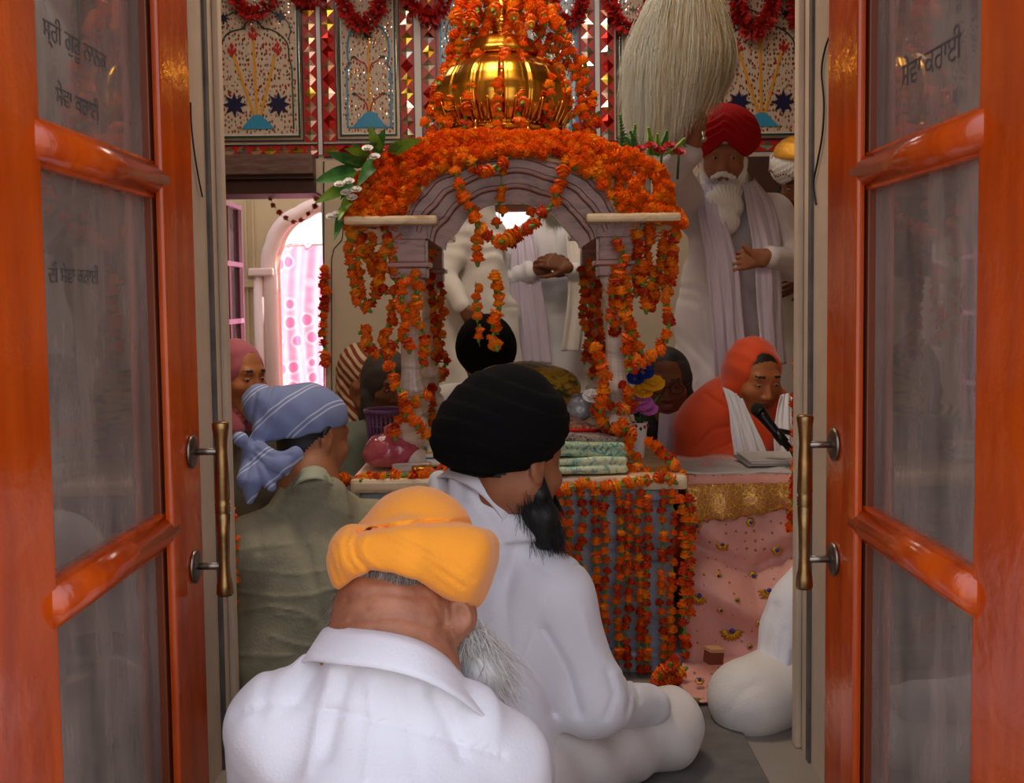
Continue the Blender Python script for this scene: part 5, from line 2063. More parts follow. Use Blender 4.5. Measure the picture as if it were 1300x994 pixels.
# gold valance
V = []; F = []
for j in range(13):
    t = j / 12
    for i in range(101):
        s = i / 100; x = dx0 - .012 + (dx1 - dx0) * s
        low = .083 + .012 * math.sin(s * 11) - .02 * s + .02 * math.exp(-(s / .06) ** 2) + .006 * abs(math.sin(s * 60))
        z = DZ - .018 - low * t
        y = drape_y(x, z) - .014 - .008 * math.sin(s * 50) * t - .012 * math.sin(PI * t)
        V.append((x, y, z))
for j in range(12):
    for i in range(100):
        a = j * 101 + i; F.append((a, a + 1, a + 102, a + 101))
vb = mesh_obj('gold_border', V, F, [GBR], smooth=True); sm = vb.modifiers.new('thickness', 'SOLIDIFY'); sm.thickness = .006
attach(vb, drape)
GEMB = mat('blue_glass_gem', (24, 40, 150), rough=.1, spec=.8)
GTH = mat('gold_embroidery', (206, 156, 50), rough=.3, metal=.8, bump=.6, bscale=300)
GGR = mat('olive_embroidery', (150, 140, 60), rough=.4, metal=.5, bump=.6, bscale=300)


def drape_point(px, py):
    Y = 2.85
    for _ in range(12):
        p = P(px, py, Y)
        if p.z < .05: return P(px, py, (CAMZ - .045) / max(.01, (CAMZ - P(px, py, 1).z)))
        Y = drape_y(p.x, p.z) - .006
    return P(px, py, Y)


for (x, y, r, k) in ((885, 668, 6, 0), (953, 663, 6, 0), (986, 698, 7, 0), (912, 731, 5, 0), (956, 731, 6, 0), (888, 762, 14, 1), (976, 756, 15, 1), (929, 808, 16, 1), (915, 775, 5, 0),
                     (964, 792, 5, 0), (952, 821, 4, 0), (888, 865, 6, 0), (878, 892, 13, 2), (936, 762, 4, 0), (917, 695, 9, 1), (906, 640, 3, 0), (1000, 735, 6, 0), (1003, 650, 5, 0), (870, 700, 4, 0)):
    c = drape_point(x, y); q = MB(); rr = r * PX(c.y)
    nrm = Vector((0, -1, .15)) if c.z > .06 else Vector((0, -.5, 1))
    nrm.normalize()
    if k:       # paisley: gold scrolls fanned round a gem
        rg = random.Random(int(x))
        for i in range(9):
            a = PI * (.05 + .9 * i / 8)
            pts = [c + Matrix.Rotation(0, 3, 'X') @ Vector((math.cos(a) * rr * t, -.003 * math.sin(PI * t), -math.sin(a) * rr * t + rr * .5)) for t in (.25, .6, 1.0)]
            q.tube(pts, [rr * .1, rr * .16, rr * .04], 6, 0 if k == 1 else 2)
        q.sphere(c + Vector((0, -.004, rr * .5)), rr * .2, 1, 6)
    else:
        q.lathe([(0, 0), (rr, 0), (rr * .9, rr * .25), (rr * .5, rr * .35), (0, rr * .4)], 12, c, 0, axis=nrm, mod=lambda a, i: 1 + .12 * math.cos(a * 6))
        q.sphere(c + nrm * rr * .4, rr * .42, 1, 6)
    attach(q.build('gem_motif', [GTH, GEMB, GGR], None), drape)

# sheet of white cloth and the book lying on the table
SHEET = mat('grey_white_cotton', (206, 200, 196), rough=.85, var=.1, vscale=9)
wc = panel('white_cloth', [pp((850, 592, 3.22), (852, 598, 3.05), (866, 607, 2.955)), pp((920, 590, 3.22), (925, 598, 3.06), (930, 606, 2.96)), pp((1040, 588, 3.22), (1044, 593, 3.05), (1046, 604, 2.96))],
           SHEET, None, 40, 24, .002, 3, .0015, .006)
wc.location.z += .012
tag(wc, 'white cloth spread on the pink draped table before the reader', 'cloth')
q = MB()
for k in range(2):
    o_ = .003 * k
    q.box((P(945, 600, 3.1).x - o_, 3.02 + o_, DZ + .022 + .006 * k), (P(1045, 600, 3.1).x, 3.2 - o_, DZ + .0275 + .006 * k), 0, bev=.0022)
bk = q.build('page_block', [SHEET], None)
rt_ = thing('open_book', 'flat pale book lying on the white cloth by the microphone', 'book', (P(990, 600, 3.1).x, 3.1, DZ + .02)); attach(bk, rt_)
q = MB(); q.box((P(942, 600, 3.1).x - .004, 3.012, DZ + .016), (P(1047, 600, 3.1).x, 3.21, DZ + .022), 0, bev=.002)
attach(q.build('cover', [mat('grey_card', (150, 140, 136), rough=.8)], None), rt_)

# microphone on its boom
MIC = mat('black_metal', (22, 20, 20), rough=.35, metal=.4)
mic = thing('microphone', 'black microphone on a boom before the orange-robed reader', 'microphone', P(965, 525, 3.02))
a, b = P(962, 520, 3.03), P(1004, 572, 2.98)
q = MB(); d_ = (b - a).normalized()
q.sphere(a, .021, 0, 14, (1, 1, 1)); q.lathe([(.0205, .0), (.0215, .004), (.0205, .008)], 18, a + d_ * .004, 1, axis=d_)
attach(q.build('grille', [mat('mic_grille', (48, 44, 42), rough=.5, metal=.6, bump=1, bscale=500), MIC], None), mic)
q = MB(); q.tube([a + d_ * .012, a + d_ * .03, a + d_ * .10, a + d_ * .15], [.018, .0165, .012, .010], 16); attach(q.build('body', [MIC], None), mic)
q = MB(); q.tube([a + d_ * .085, a + d_ * .125], .0155, 14); q.tube([a + d_ * .105, P(984, 546, 3.03), P(1012, 551, 3.05), P(1060, 560, 3.08)], .008, 10)
attach(q.build('clip', [MIC], None), mic)
q = MB(); q.tube([a + d_ * .15, P(1012, 590, 2.97), P(1045, 640, 2.95)], .0035, 8)
attach(q.build('cable', [MIC], None), mic)
q = MB(); e_ = P(1060, 560, 3.08); q.tube([e_, (e_.x + .02, e_.y, e_.z), (e_.x + .03, e_.y - .02, .6), (e_.x + .03, e_.y - .02, DZ)], .009, 10)
attach(q.build('stand', [MIC], None), mic)

# little brown box on the drape hem
c = P(905, 836, 2.66)
q = MB(); w_ = .021; MM = Matrix.Translation((c.x, c.y, c.z - .012)) @ Matrix.Rotation(.35, 4, 'Z') @ Matrix.Rotation(.12, 4, 'Y')
q.box((-w_, -w_ * .8, 0), (w_, w_ * .8, .032), 0, M=MM, bev=.002)
q2 = MB(); q2.box((-w_ * 1.06, -w_ * .86, .032), (w_ * 1.06, w_ * .86, .042), 0, M=MM, bev=.002)
bx_ = thing('small_box', 'small brown box lying on the pink cloth on the floor', 'box', c)
attach(q.build('box', [mat('reddish_brown_card', (120, 54, 34), rough=.6)], None), bx_); attach(q2.build('lid', [mat('tan_card', (190, 138, 96), rough=.6)], None), bx_)

# ------------------------------------------------------------------ on the platform
ZL = ZLED


def brocade(name, c1, c2, c3, sc=60, metal=.25, rough=.42, st=(1, 1, 1)):
    T = NT(name); b = T.b
    tc = T.n('ShaderNodeTexCoord'); mp = T.n('ShaderNodeMapping'); mp.inputs['Scale'].default_value = st; T.l(tc.outputs['Object'], mp.inputs[0])
    nz = T.n('ShaderNodeTexNoise', Scale=float(sc), Detail=3.0, Distortion=1.5); T.l(mp.outputs[0], nz.inputs['Vector'])
    T.l(ramp(T, nz.outputs['Fac'], [(.36, c1), (.46, c2), (.56, c3), (.66, c2)]), b.inputs['Base Color'])
    b.inputs['Roughness'].default_value = rough; b.inputs['Metallic'].default_value = metal
    bp = T.n('ShaderNodeBump', Strength=.5, Distance=.003); T.l(nz.outputs['Fac'], bp.inputs['Height']); T.l(bp.outputs[0], b.inputs['Normal'])
    return T.m


def folded(name, label, c, half, mt, yaw=0, tilt=(0, 0), layers=2, seed=0, cat='folded cloth', res=.0042, droop=0.):
    """a folded cloth: soft slab whose front edge shows its layers"""
    R = (Matrix.Rotation(yaw, 3, 'Z') @ Matrix.Rotation(tilt[0], 3, 'X') @ Matrix.Rotation(tilt[1], 3, 'Y'))
    pr = []
    h = half[2] / layers
    for k in range(layers):
        z = -half[2] + h * (2 * k + 1)
        cc = Vector(c) + R @ Vector((.002 * math.sin(seed + k * 3), .003 * math.cos(seed * 2 + k * 5), z))
        pr.append(BX(cc, (half[0] - .003 * ((k + seed) % 2), half[1] - .004 * ((k * 2 + seed) % 2), h * 1.02), min(h * .95, .012), R, .002))
    mods = [lumps(.0022, 34, seed)]
    o = sdf_mesh(name, pr, res, [mt] if not isinstance(mt, list) else mt, None, mods=mods)
    tag(o, label, cat)
    return o


BG1 = brocade('green_blue_brocade', (70, 140, 150), (150, 190, 160), (206, 216, 170), 55)
BG2 = brocade('pale_green_brocade', (120, 170, 170), (190, 210, 170), (226, 226, 196), 48)
PURB = brocade('plum_pattern_cloth', (90, 50, 66), (150, 120, 120), (196, 180, 170), 90)
REDB = brocade('red_gold_brocade', (150, 50, 40), (206, 150, 120), (60, 40, 36), 30, .2)
cx_ = P(745, 600, 2.9)
folded('folded_cloth', 'pale green brocade cloth at the bottom of the folded pile on the platform edge', (P(738, 612, 2.86).x, 2.88, ZL + .024), (.115, .10, .023), BG2, .18, (-.06, .02), 2, 1)
folded('folded_cloth', 'blue-green brocade cloth folded in the middle of the pile on the platform edge', (P(736, 596, 2.87).x, 2.89, ZL + .068), (.112, .095, .020), BG1, .22, (-.05, .06), 2, 2)
folded('folded_cloth', 'thin plum patterned cloth folded over the blue-green brocade', (P(726, 584, 2.9).x, 2.9, ZL + .100), (.108, .09, .010), PURB, .3, (-.02, .12), 2, 3)
o = folded('folded_cloth', 'red-edged brocade cloth folded on top of the pile on the platform', (P(716, 566, 2.92).x, 2.93, ZL + .128), (.078, .07, .014), REDB, .65, (.22, .10), 1, 4)
# its red piping
Rr = Matrix.Rotation(.65, 3, 'Z') @ Matrix.Rotation(.22, 3, 'X') @ Matrix.Rotation(.10, 3, 'Y')
cc = Vector((P(716, 566, 2.92).x, 2.93, ZL + .128))
q = MB(); pts = [cc + Rr @ Vector((sx * .078, sy * .07, .004)) for sx, sy in ((-1, -1), (1, -1), (1, 1), (-1, 1))]
q.tube(pts, .0048, 8, closed=True); attach(q.build('red_piping', [mat('red_piping', (206, 30, 22), rough=.5)], None), o)

# scripture under its cushioned covers
cu = thing('covered_scripture', 'scripture under gold and green cloth covers inside the canopy', 'covered book', (CXP, 3.3, ZL))
GC = brocade('gold_green_cover', (46, 60, 30), (150, 118, 30), (196, 160, 50), 12, .2, .45, (1, 1, 3))
DK = brocade('dark_green_cover', (22, 34, 28), (40, 60, 44), (90, 84, 40), 22, .1)
pr = [BX((CXP, 3.33, ZL + .055), (.235, .2, .055), .045, None, .02)]
attach(sdf_mesh('mattress', pr, .008, [DK], None, mods=[lumps(.004, 20, 3)]), cu)
c = P(664, 478, 3.3)
pr = [EL((c.x, 3.3, ZL + .20), (.185, .15, .085), None, .03), BX((CXP, 3.3, ZL + .15), (.17, .13, .06), .04, None, .04)]
attach(sdf_mesh('cover_cloth', pr, .006, [GC], None, mods=[folds((1, .3, .4), 55, .004, 4)]), cu)

# glossy plastic packets at the right of it
PLAS = mat('clear_plastic_wrap', (190, 190, 196), rough=.12, spec=.9, bump=1.0, bscale=40, c2=(90, 92, 98), vscale=14)
for k, (x, y, Y, sz, lb) in enumerate(((738, 512, 3.05, .04, 'shiny plastic packet beside the black-turbaned worshipper on the platform'), (735, 545, 3.0, .035, 'crinkled clear packet under the shiny packet on the platform'))):
    p_ = P(x, y, Y)
    o = sdf_mesh('plastic_packet', [EL(p_, (sz, sz * .8, sz * .75), None, .01), EL(p_ + Vector((-.01, .01, -.028)), (sz * 1.1, sz, sz * .7), None, .02)], .004, [PLAS], None, mods=[lumps(.004, 70, k), lumps(.003, 120, k + 9)])
    tag(o, lb, 'packet')
o = folded('folded_cloth', 'dusky purple cloth sloping behind the folded pile on the platform', P(752, 562, 3.0) + Vector((0, .03, -.015)), (.05, .09, .03), mat('dusky_purple_cloth', (150, 112, 124), rough=.8, var=.2, vscale=9), .3, (-.3, 0), 1, 7)

# white vase of artificial flowers
vz = ZL
vx, vy = P(809, 570, 3.02).x, 3.02
vase = thing('flower_vase', 'white cup vase with blue, yellow and pink artificial flowers on the platform', 'vase', (vx, vy, vz))
pr = [(0, 0), (.019, 0), (.021, .004), (.023, .03), (.028, .075), (.0315, .105), (.0325, .108), (.030, .108), (.026, .08), (0, .07)]
q = MB(); q.lathe(pr, 28, (vx, vy, vz + .012)); cup = q.build('cup', [mat('white_porcelain', (226, 220, 220), rough=.2)], None); attach(cup, vase)
q = MB()
for k in range(14):
    a = 2 * PI * k / 14; r_ = .0303
    q.sphere((vx + r_ * math.cos(a), vy + r_ * math.sin(a), vz + .108 + .005 * math.sin(k * 2.1)), .0045, k % 2, 5, (1, 1, 1.3))
attach(q.build('floral_pattern', [mat('pattern_red', (170, 30, 24)), mat('pattern_green', (50, 90, 50))], None), cup)


def bloom(c, r, m_, n=3, name='flower', parent=None, seed=0, up=(0, -.6, .8)):
    rg = random.Random(seed); q = MB(); U = Vector(up).normalized(); X = U.orthogonal().normalized(); Y_ = U.cross(X)
    for ring in range(n):
        m = 9 - ring * 2; rr = r * (1 - ring * .27); el = .15 + ring * .42
        for k in range(m):
            a = 2 * PI * (k + .5 * ring) / m + rg.uniform(-.1, .1)
            d = (X * math.cos(a) + Y_ * math.sin(a)); t = (d * math.cos(el) + U * math.sin(el)); s = d.cross(U).normalized()
            w_ = rr * .36; b_ = Vector(c) + U * ring * r * .06
            vs = [b_, b_ + t * rr * .45 - s * w_ * .8, b_ + t * rr * .9 - s * w_, b_ + t * rr * 1.02 + U * rr * .08, b_ + t * rr * .9 + s * w_, b_ + t * rr * .45 + s * w_ * .8, b_ + t * rr * .55 - U * rr * .1]
            q.add(vs, [(0, 1, 6), (1, 2, 6), (2, 3, 6), (3, 4, 6), (4, 5, 6), (5, 0, 6)], 0)
    q.sphere(Vector(c) + U * r * .12, r * .2, 1, 6)
    o = q.build(name, [m_, mat('flower_heart', (206, 160, 40))], None)
    if parent is not None: attach(o, parent)
    return o


BLU = mat('blue_petals', (30, 60, 170), rough=.6); YEL = mat('yellow_petals', (240, 178, 20), rough=.6); PNK = mat('pink_petals', (206, 110, 190), rough=.6); WHT = mat('white_petals', (226, 222, 220), rough=.6)
LEAFD = mat('dark_green_leaf', (34, 70, 34), rough=.5, c2=(60, 100, 40), vscale=20)
for (x, y, r, m_) in ((816, 474, .034, BLU), (806, 482, .028, BLU), (828, 488, .038, YEL), (816, 498, .032, YEL), (812, 512, .04, PNK), (822, 520, .032, PNK), (800, 520, .026, PNK)):
    bloom(P(x, y, 2.97), r, m_, 3, 'flower', vase, x)
q = MB()
for (x, y) in ((833, 512), (797, 505), (838, 500), (806, 530)):
    a = P(812, 540, 3.02); b = P(x, y, 2.98); q.tube([a, a.lerp(b, .5) + Vector((0, 0, .01)), b], [.002, .010, .001], 5)
attach(q.build('leaves', [LEAFD], None), vase)
q = MB(); q.tube([(vx, vy, vz + .08), P(814, 520, 2.99)], .004, 6); q.tube([(vx, vy, vz + .08), P(826, 500, 2.99)], .004, 6); q.tube([(vx, vy, vz + .08), P(812, 485, 2.99)], .004, 6)
attach(q.build('stems', [LEAFD], None), vase)
o = bloom(P(752, 504, 2.92), .03, WHT, 3, 'artificial_flower', None, 5); tag(o, 'white artificial flower on the left of the right front column', 'flower')

# pink plastic bag of offerings
PBAG = mat('pink_plastic_film', (206, 96, 106), rough=.15, spec=.9, bump=.9, bscale=45, c2=(150, 50, 80), vscale=20)
bag = thing('plastic_bag', 'tied pink plastic bag of offerings on the left end of the platform', 'bag', P(496, 600, 2.95))
c = P(497, 590, 2.95); c.z = ZL + .045
pr = [EL(c, (.082, .065, .042), None, .02), EL(c + Vector((-.02, 0, .02)), (.05, .05, .04), None, .03), EL(c + Vector((.035, .0, .015)), (.045, .05, .035), None, .02), RC(c + Vector((.0, 0, .04)), c + Vector((-.005, 0, .075)), .022, .007, .02)]
attach(sdf_mesh('bag', pr, .004, [PBAG], None, mods=[lumps(.005, 50, 2), folds((1, .2, .1), 150, .0025, 3)]), bag)
q = MB(); q.tube([c + Vector((-.005, 0, .07)), P(490, 560, 2.93), P(489, 543, 2.93), P(495, 539, 2.93), P(499, 548, 2.93), P(501, 565, 2.93), c + Vector((.008, 0, .07))], .0045, 8)
attach(q.build('tied_handle', [mat('salmon_plastic', (214, 110, 90), rough=.2)], None), bag)

# purple basket
bk = thing('plastic_basket', 'purple plastic basket behind the pink bag on the platform', 'basket', (P(489, 540, 3.2).x, 3.2, ZL))
bx, by = P(490, 540, 3.2).x, 3.2
PUR = mat('purple_plastic', (120, 70, 120), rough=.35)
zt_ = P(490, 521, 3.2).z - ZL
q = MB(); q.lathe([(0, 0), (.05, 0), (.052, .004), (.05, .02)], 28, (bx, by, ZL)); attach(q.build('base', [PUR], None), bk)
q = MB()
for k in range(26):
    a = 2 * PI * k / 26
    q.tube([(bx + .05 * math.cos(a), by + .05 * math.sin(a), ZL + .015), (bx + .062 * math.cos(a), by + .062 * math.sin(a), ZL + zt_)], .0038, 5)
for zf in (.35, .68): 
    q.tube([(bx + (.05 + .012 * zf) * math.cos(a), by + (.05 + .012 * zf) * math.sin(a), ZL + zt_ * zf) for a in [2 * PI * k / 32 for k in range(32)]], .003, 5, closed=True)
attach(q.build('lattice_wall', [PUR], None), bk)
q = MB(); q.tube([(bx + .064 * math.cos(a), by + .064 * math.sin(a), ZL + zt_) for a in [2 * PI * k / 40 for k in range(40)]], .0065, 8, closed=True); attach(q.build('rim', [PUR], None), bk)

# striped cloth and orange ribbon on the platform
def stripes():
    T = NT('striped_cotton'); b = T.b
    tc = T.n('ShaderNodeTexCoord'); sx = T.n('ShaderNodeSeparateXYZ'); T.l(tc.outputs['Object'], sx.inputs[0])
    ml = T.n('ShaderNodeMath', _operation='MULTIPLY'); ml.inputs[1].default_value = 26.; T.l(sx.outputs['Z'], ml.inputs[0])
    fr = T.n('ShaderNodeMath', _operation='FRACT'); T.l(ml.outputs[0], fr.inputs[0])
    T.l(ramp(T, fr.outputs[0], [(0, (226, 220, 210)), (.3, (70, 120, 150)), (.45, (226, 220, 210)), (.7, (200, 170, 60)), (.85, (226, 220, 210))], 'CONSTANT'), b.inputs['Base Color']); b.inputs['Roughness'].default_value = .8
    return T.m


folded('folded_cloth', 'white cloth with blue and yellow stripes folded beside the left front column', (P(562, 578, 2.98).x, 3.0, ZL + .03), (.06, .07, .03), stripes(), .2, (-.1, .1), 3, 9)
q = MB(); pts = []
for k in range(40):
    a = 2 * PI * k / 40; p_ = P(554, 588, 2.86); pts.append((p_.x + .028 * math.cos(a), p_.y + .02 * math.sin(a), ZL + .012 + .012 * math.sin(2 * a + .5) + .01 * math.cos(a)))
q.tube(pts, .0055, 8, closed=True); tag(q.build('ribbon_loop', [mat('orange_red_ribbon', (220, 70, 30), rough=.45)]), 'orange red ribbon loop lying beside the striped folded cloth', 'ribbon')
q = MB(); p_ = P(535, 606, 2.83)
o = sdf_mesh('foil_packet', [BX((p_.x, 2.86, ZL + .014), (.03, .022, .009), .006, Matrix.Rotation(.3, 3, 'Z'), .01)], .0035, [mat('gold_foil', (226, 160, 50), rough=.2, metal=.9)], None, mods=[lumps(.003, 110, 4)])
tag(o, 'small gold foil packet among marigolds on the platform front edge', 'packet')

# ------------------------------------------------------------------ artificial plants
LEAFB = mat('bright_leaf', (150, 180, 40), rough=.4, c2=(70, 130, 40), vscale=16, coat=.2)
LEAFM = mat('mid_leaf', (80, 140, 60), rough=.45, c2=(36, 90, 40), vscale=16)


def leaf(q, a, b, w, mi=0, curl=.015, seed=0):
    a = Vector(a); b = Vector(b); d = b - a; L = d.length; t = d.normalized()
    n = Vector((0, -1, 0)); n = (n - t * n.dot(t)).normalized(); s = t.cross(n)
    N = 9; vs = []
    for i in range(N):
        u = i / (N - 1); ww = w * (math.sin(PI * u ** .75) ** .85) * .5
        c = a + d * u - Vector((0, 0, 1)) * curl * (u * u) * 1.5 + n * .01 * math.sin(PI * u)
        vs += [c - s * ww + n * ww * .25, c - n * ww * .12, c + s * ww + n * ww * .25]
    fs = []
    for i in range(N - 1):
        for k in (0, 1):
            fs.append((i * 3 + k, i * 3 + k + 1, i * 3 + k + 4, i * 3 + k + 3))
    q.add(vs, fs, mi, True)


pl = thing('artificial_plant', 'artificial plant with yellow-green leaves at the upper left corner of the canopy', 'plant', P(452, 250, 3.05))
zl = lambda x, y, Y: P(400 + x / 3.823, 160 + y / 3.823, Y)
leaves = [((350, 140), (522, 25), 50, 0), ((320, 150), (262, -45), 44, 0), ((300, 150), (340, -30), 40, 1), ((235, 200), (45, 85), 46, 1), ((205, 225), (-8, 232), 62, 1), ((190, 290), (-6, 338), 50, 0),
          ((160, 380), (92, 520), 44, 1), ((270, 150), (140, 70), 40, 0), ((360, 140), (430, 40), 36, 1), ((250, 180), (140, 130), 44, 1), ((210, 260), (120, 320), 40, 1), ((330, 120), (230, 50), 40, 1), ((190, 330), (110, 420), 40, 0), ((300, 170), (200, 260), 50, 1), ((240, 160), (180, 40), 34, 1)]
for i, (a, b, w_, k) in enumerate(leaves):
    q = MB(); leaf(q, zl(*a, 2.90), zl(*b, 2.80 + .02 * (i % 3)), w_ / 3.823 * PX(2.85) * 1.3, 0)
    attach(q.build('leaf', [LEAFB if k == 0 else LEAFM], None), pl)
q = MB()
for (a, b) in (((330, 250), (300, 150)), ((330, 300), (190, 290)), ((330, 320), (160, 380)), ((320, 250), (240, 190))):
    q.tube([zl(*a, 2.95), zl(*b, 2.90)], .004, 6)
attach(q.build('stems', [LEAFD], None), pl)
for i, (x, y) in enumerate(((120, 285), (150, 325), (180, 350), (105, 430), (290, 150), (200, 310), (80, 440), (255, 110), (165, 270))):
    bloom(zl(x, y, 2.82), .016, WHT, 2, 'small_flower', pl, i)

pr2 = thing('artificial_plant', 'artificial fern with red roses at the upper right corner of the canopy', 'plant', P(820, 195, 3.3))
for i, (a, b, w_) in enumerate((((792, 198), (787, 148), 8), ((800, 200), (806, 160), 9), ((812, 200), (800, 168), 7), ((828, 200), (823, 164), 9), ((840, 196), (846, 168), 9), ((852, 198), (868, 178), 8), ((806, 200), (795, 175), 7), ((836, 200), (834, 172), 8))):
    q = MB(); A = P(*a, 3.32); B = P(*b, 3.26); n_ = 12
    q.tube([A, A.lerp(B, .5) + Vector((0, 0, .01)), B], .0016, 5)
    for k in range(n_):
        u = (k + 1) / n_; c = A.lerp(B, u)
        for sg in (-1, 1):
            leaf(q, c, c + Vector((sg * w_ * PX(3.3) * (1.15 - u), -.005, .012)), .009, 0, .003)
    attach(q.build('fern_frond', [LEAFB if i % 2 else LEAFM], None), pr2)
ROSE = mat('red_rose_petals', (170, 20, 30), rough=.55)
for i, (x, y) in enumerate(((812, 190), (826, 186), (838, 192), (850, 186), (862, 194))):
    bloom(P(x, y, 3.22), .022, ROSE, 3, 'rose', pr2, i)
q = MB()
for (x, y) in ((812, 215), (838, 212), (860, 212)):
    q.tube([P(x, y + 15, 3.34), P(x + 2, y - 18, 3.27)], .004, 6)
attach(q.build('stems', [LEAFD], None), pr2)
# ------------------------------------------------------------------ people
COTTON = mat('white_cotton', (226, 224, 230), rough=.85, sheen=.2, bump=.25, bscale=220)
COTTON2 = mat('cream_white_cotton', (216, 208, 202), rough=.85, sheen=.2, bump=.25, bscale=160)
LILAC = mat('lilac_white_muslin', (200, 188, 208), rough=.85, sheen=.2, bump=.2, bscale=160)
SAFF = mat('orange_turban_cloth', (255, 160, 34), rough=.8, sheen=.3, bump=.35, bscale=260)
BLACKT = mat('black_turban_cloth', (11, 9, 11), rough=.95, spec=.15, bump=.5, bscale=260)
REDT = mat('red_turban_cloth', (168, 4, 12), rough=.85, spec=.2, bump=.3, bscale=200)
BEARDW = [mat('white_hair', (206, 202, 198), rough=.6), mat('silver_hair', (166, 160, 156), rough=.6), mat('ash_hair', (190, 184, 178), rough=.6)]
BEARDB = [mat('black_hair', (16, 13, 13), rough=.55), mat('soft_black_hair', (30, 25, 24), rough=.55)]


def collar(parent, top, bot, mt, thick=.004, name='collar', k=8):
    a = resample(catm(top, 8), 40); b = resample(catm(bot, 8), 40)
    V = []; F = []; n = 5
    for i in range(41):
        for j in range(n + 1):
            t = j / n; p = a[i].lerp(b[i], t)
            V.append(p + Vector((0, -.006 * math.sin(PI * t), 0)))
    for i in range(40):
        for j in range(n):
            c = i * (n + 1) + j; F.append((c, c + 1, c + n + 2, c + n + 1))
    o = mesh_obj(name, V, F, mt, parent, smooth=True)
    m = o.modifiers.new('thickness', 'SOLIDIFY'); m.thickness = thick; m.offset = 0
    return o


def neck_fill(bot, c, r0, r1, k=.03):
    c = Vector(c); n = len(bot)
    return [RC(p + Vector((0, r0 + .006, -.010)), Vector((c.x * .4 + p.x * .6, c.y, c.z)), r0, r1, k) for p in bot]


# ============ the man in the orange turban, head bowed, nearest the lens
Y0 = 1.50
A = person('man in bright orange turban and white shirt bowing low, nearest the doorway', (P(480, 900, 1.3).x, 1.2, 0))
hR = frame((.16, .80, -.60), (.16, .5, .85))
hc = P(512, 752, Y0 + .07)
neckb = P(490, 872, 1.41)
prims, W = head_prims(hc, hR, 1.06, neck_to=neckb, neck_r=.060)
# thick folded nape
prims += [RC(P(470, 775, 1.475), P(462, 850, 1.43), .052, .062, .04), RC(P(535, 785, 1.475), P(530, 860, 1.43), .050, .062, .04),
          RC(P(500, 765, 1.47), P(500, 850, 1.43), .058, .066, .04)]
sl, sr, pel = P(352, 925, 1.43), P(632, 975, 1.44), Vector((-.12, 1.08, .15))
tp, tR = torso_prims(pel, neckb, sl, sr, -.012)
prims += tp
el, er = Vector((sl.x - .04, 1.5, .26)), Vector((sr.x + .04, 1.5, .22))
wl, wr = Vector((-.24, 1.62, .15)), Vector((.0, 1.64, .14))
for s_, e_, w_ in ((sl, el, wl), (sr, er, wr)): prims += arm_prims(s_, e_, w_, -.006)
prims += fingers(wl, (.35, .9, -.2), (0, 0, 1), 1, .4); prims += fingers(wr, (-.35, .9, -.2), (0, 0, 1), -1, .4)
kl, kr = Vector((-.42, 1.52, .09)), Vector((.20, 1.56, .09)); al, ar = Vector((-.02, 1.42, .06)), Vector((-.22, 1.52, .06))
hl_, hr_ = pel + Vector((-.09, .04, -.03)), pel + Vector((.09, .04, -.03))
for h_, k_, a_ in ((hl_, kl, al), (hr_, kr, ar)): prims += leg_prims(h_, k_, a_, -.012); 
for a_, d_ in ((al, (1, .2, 0)), (ar, (-1, .2, 0))): prims.append(RC(a_, a_ + Vector(d_) * .12, .03, .024, .02))
ear = P(588, 780, 1.49)
eR = frame((.75, -.4, -.5), (0, .3, 1))
prims += [EL(P(580, 782, 1.475), (.030, .03, .034), None, .02), EL(P(584, 781, 1.443), (.0165, .009, .0255), Matrix.Rotation(-.25, 3, 'Y'), .005), EL(P(586, 779, 1.433), (.009, .009, .016), Matrix.Rotation(-.25, 3, 'Y'), .004, op=-1), EL(P(581, 797, 1.443), (.009, .008, .010), None, .006)]
nape = [crease([(440, 762), (480, 752), (540, 758)], 1.43, .004, .004), crease([(445, 788), (500, 782), (560, 798)], 1.42, .0035, .004), crease([(550, 770), (572, 800), (582, 830)], 1.43, .003, .004), crease([(560, 752), (568, 780), (560, 800)], 1.43, .003, .005), crease([(470, 735), (520, 742), (556, 765)], 1.43, .003, .004), lumps(.002, 40, 3), lumps(.0008, 110, 8)]
prims.append(EL(P(478, 890, 1.295), (.14, .08, .062), None, .01, op=-1))
body = sdf_mesh('body', prims, .0045, [SK_NECK, GREYHAIR], A, mods=nape,
                paint=[])
# shirt
sp, _ = torso_prims(pel, neckb + Vector((0, .0, -.01)), sl, sr, .014, k=.06, depth=1.0, belly=1.04)
sp.append(EL(P(476, 888, 1.41), (.085, .058, .045), None, .03))
CB_A = pp((388, 840, 1.405), (430, 845, 1.37), (480, 851, 1.35), (530, 863, 1.345), (572, 882, 1.36), (606, 905, 1.39), (630, 927, 1.43))
sp += neck_fill(CB_A, (-.12, 1.42, .45), .016, .05)
sp += [RC(sl, el, .064, .056, .06), RC(el, wl, .056, .04, .04), RC(sr, er, .064, .056, .06), RC(er, wr, .056, .04, .04)]
mods = [folds((.9, .1, .35), 44, .0042, 3, 1.3), lumps(.004, 16, 5), lumps(.002, 45, 6),
        crease([(300, 905), (350, 893), (420, 900), (520, 925), (640, 960)], 1.36, .005, .0035),
        crease([(395, 862), (382, 885), (360, 905)], 1.37, .004, .008), crease([(440, 860), (430, 900), (415, 960)], 1.36, .006, .009), crease([(550, 880), (570, 920), (585, 960)], 1.36, .006, .009), crease([(420, 850), (405, 900), (390, 980)], 1.36, -.004, .006), crease([(470, 870), (472, 920), (465, 990)], 1.36, -.004, .006),
        crease([(500, 870), (520, 920), (530, 990)], 1.36, .003, .009), crease([(350, 842), (338, 870), (330, 910)], 1.38, .004, .009)]
sdf_mesh('shirt', sp, .0055, [COTTON], A, mods=mods)
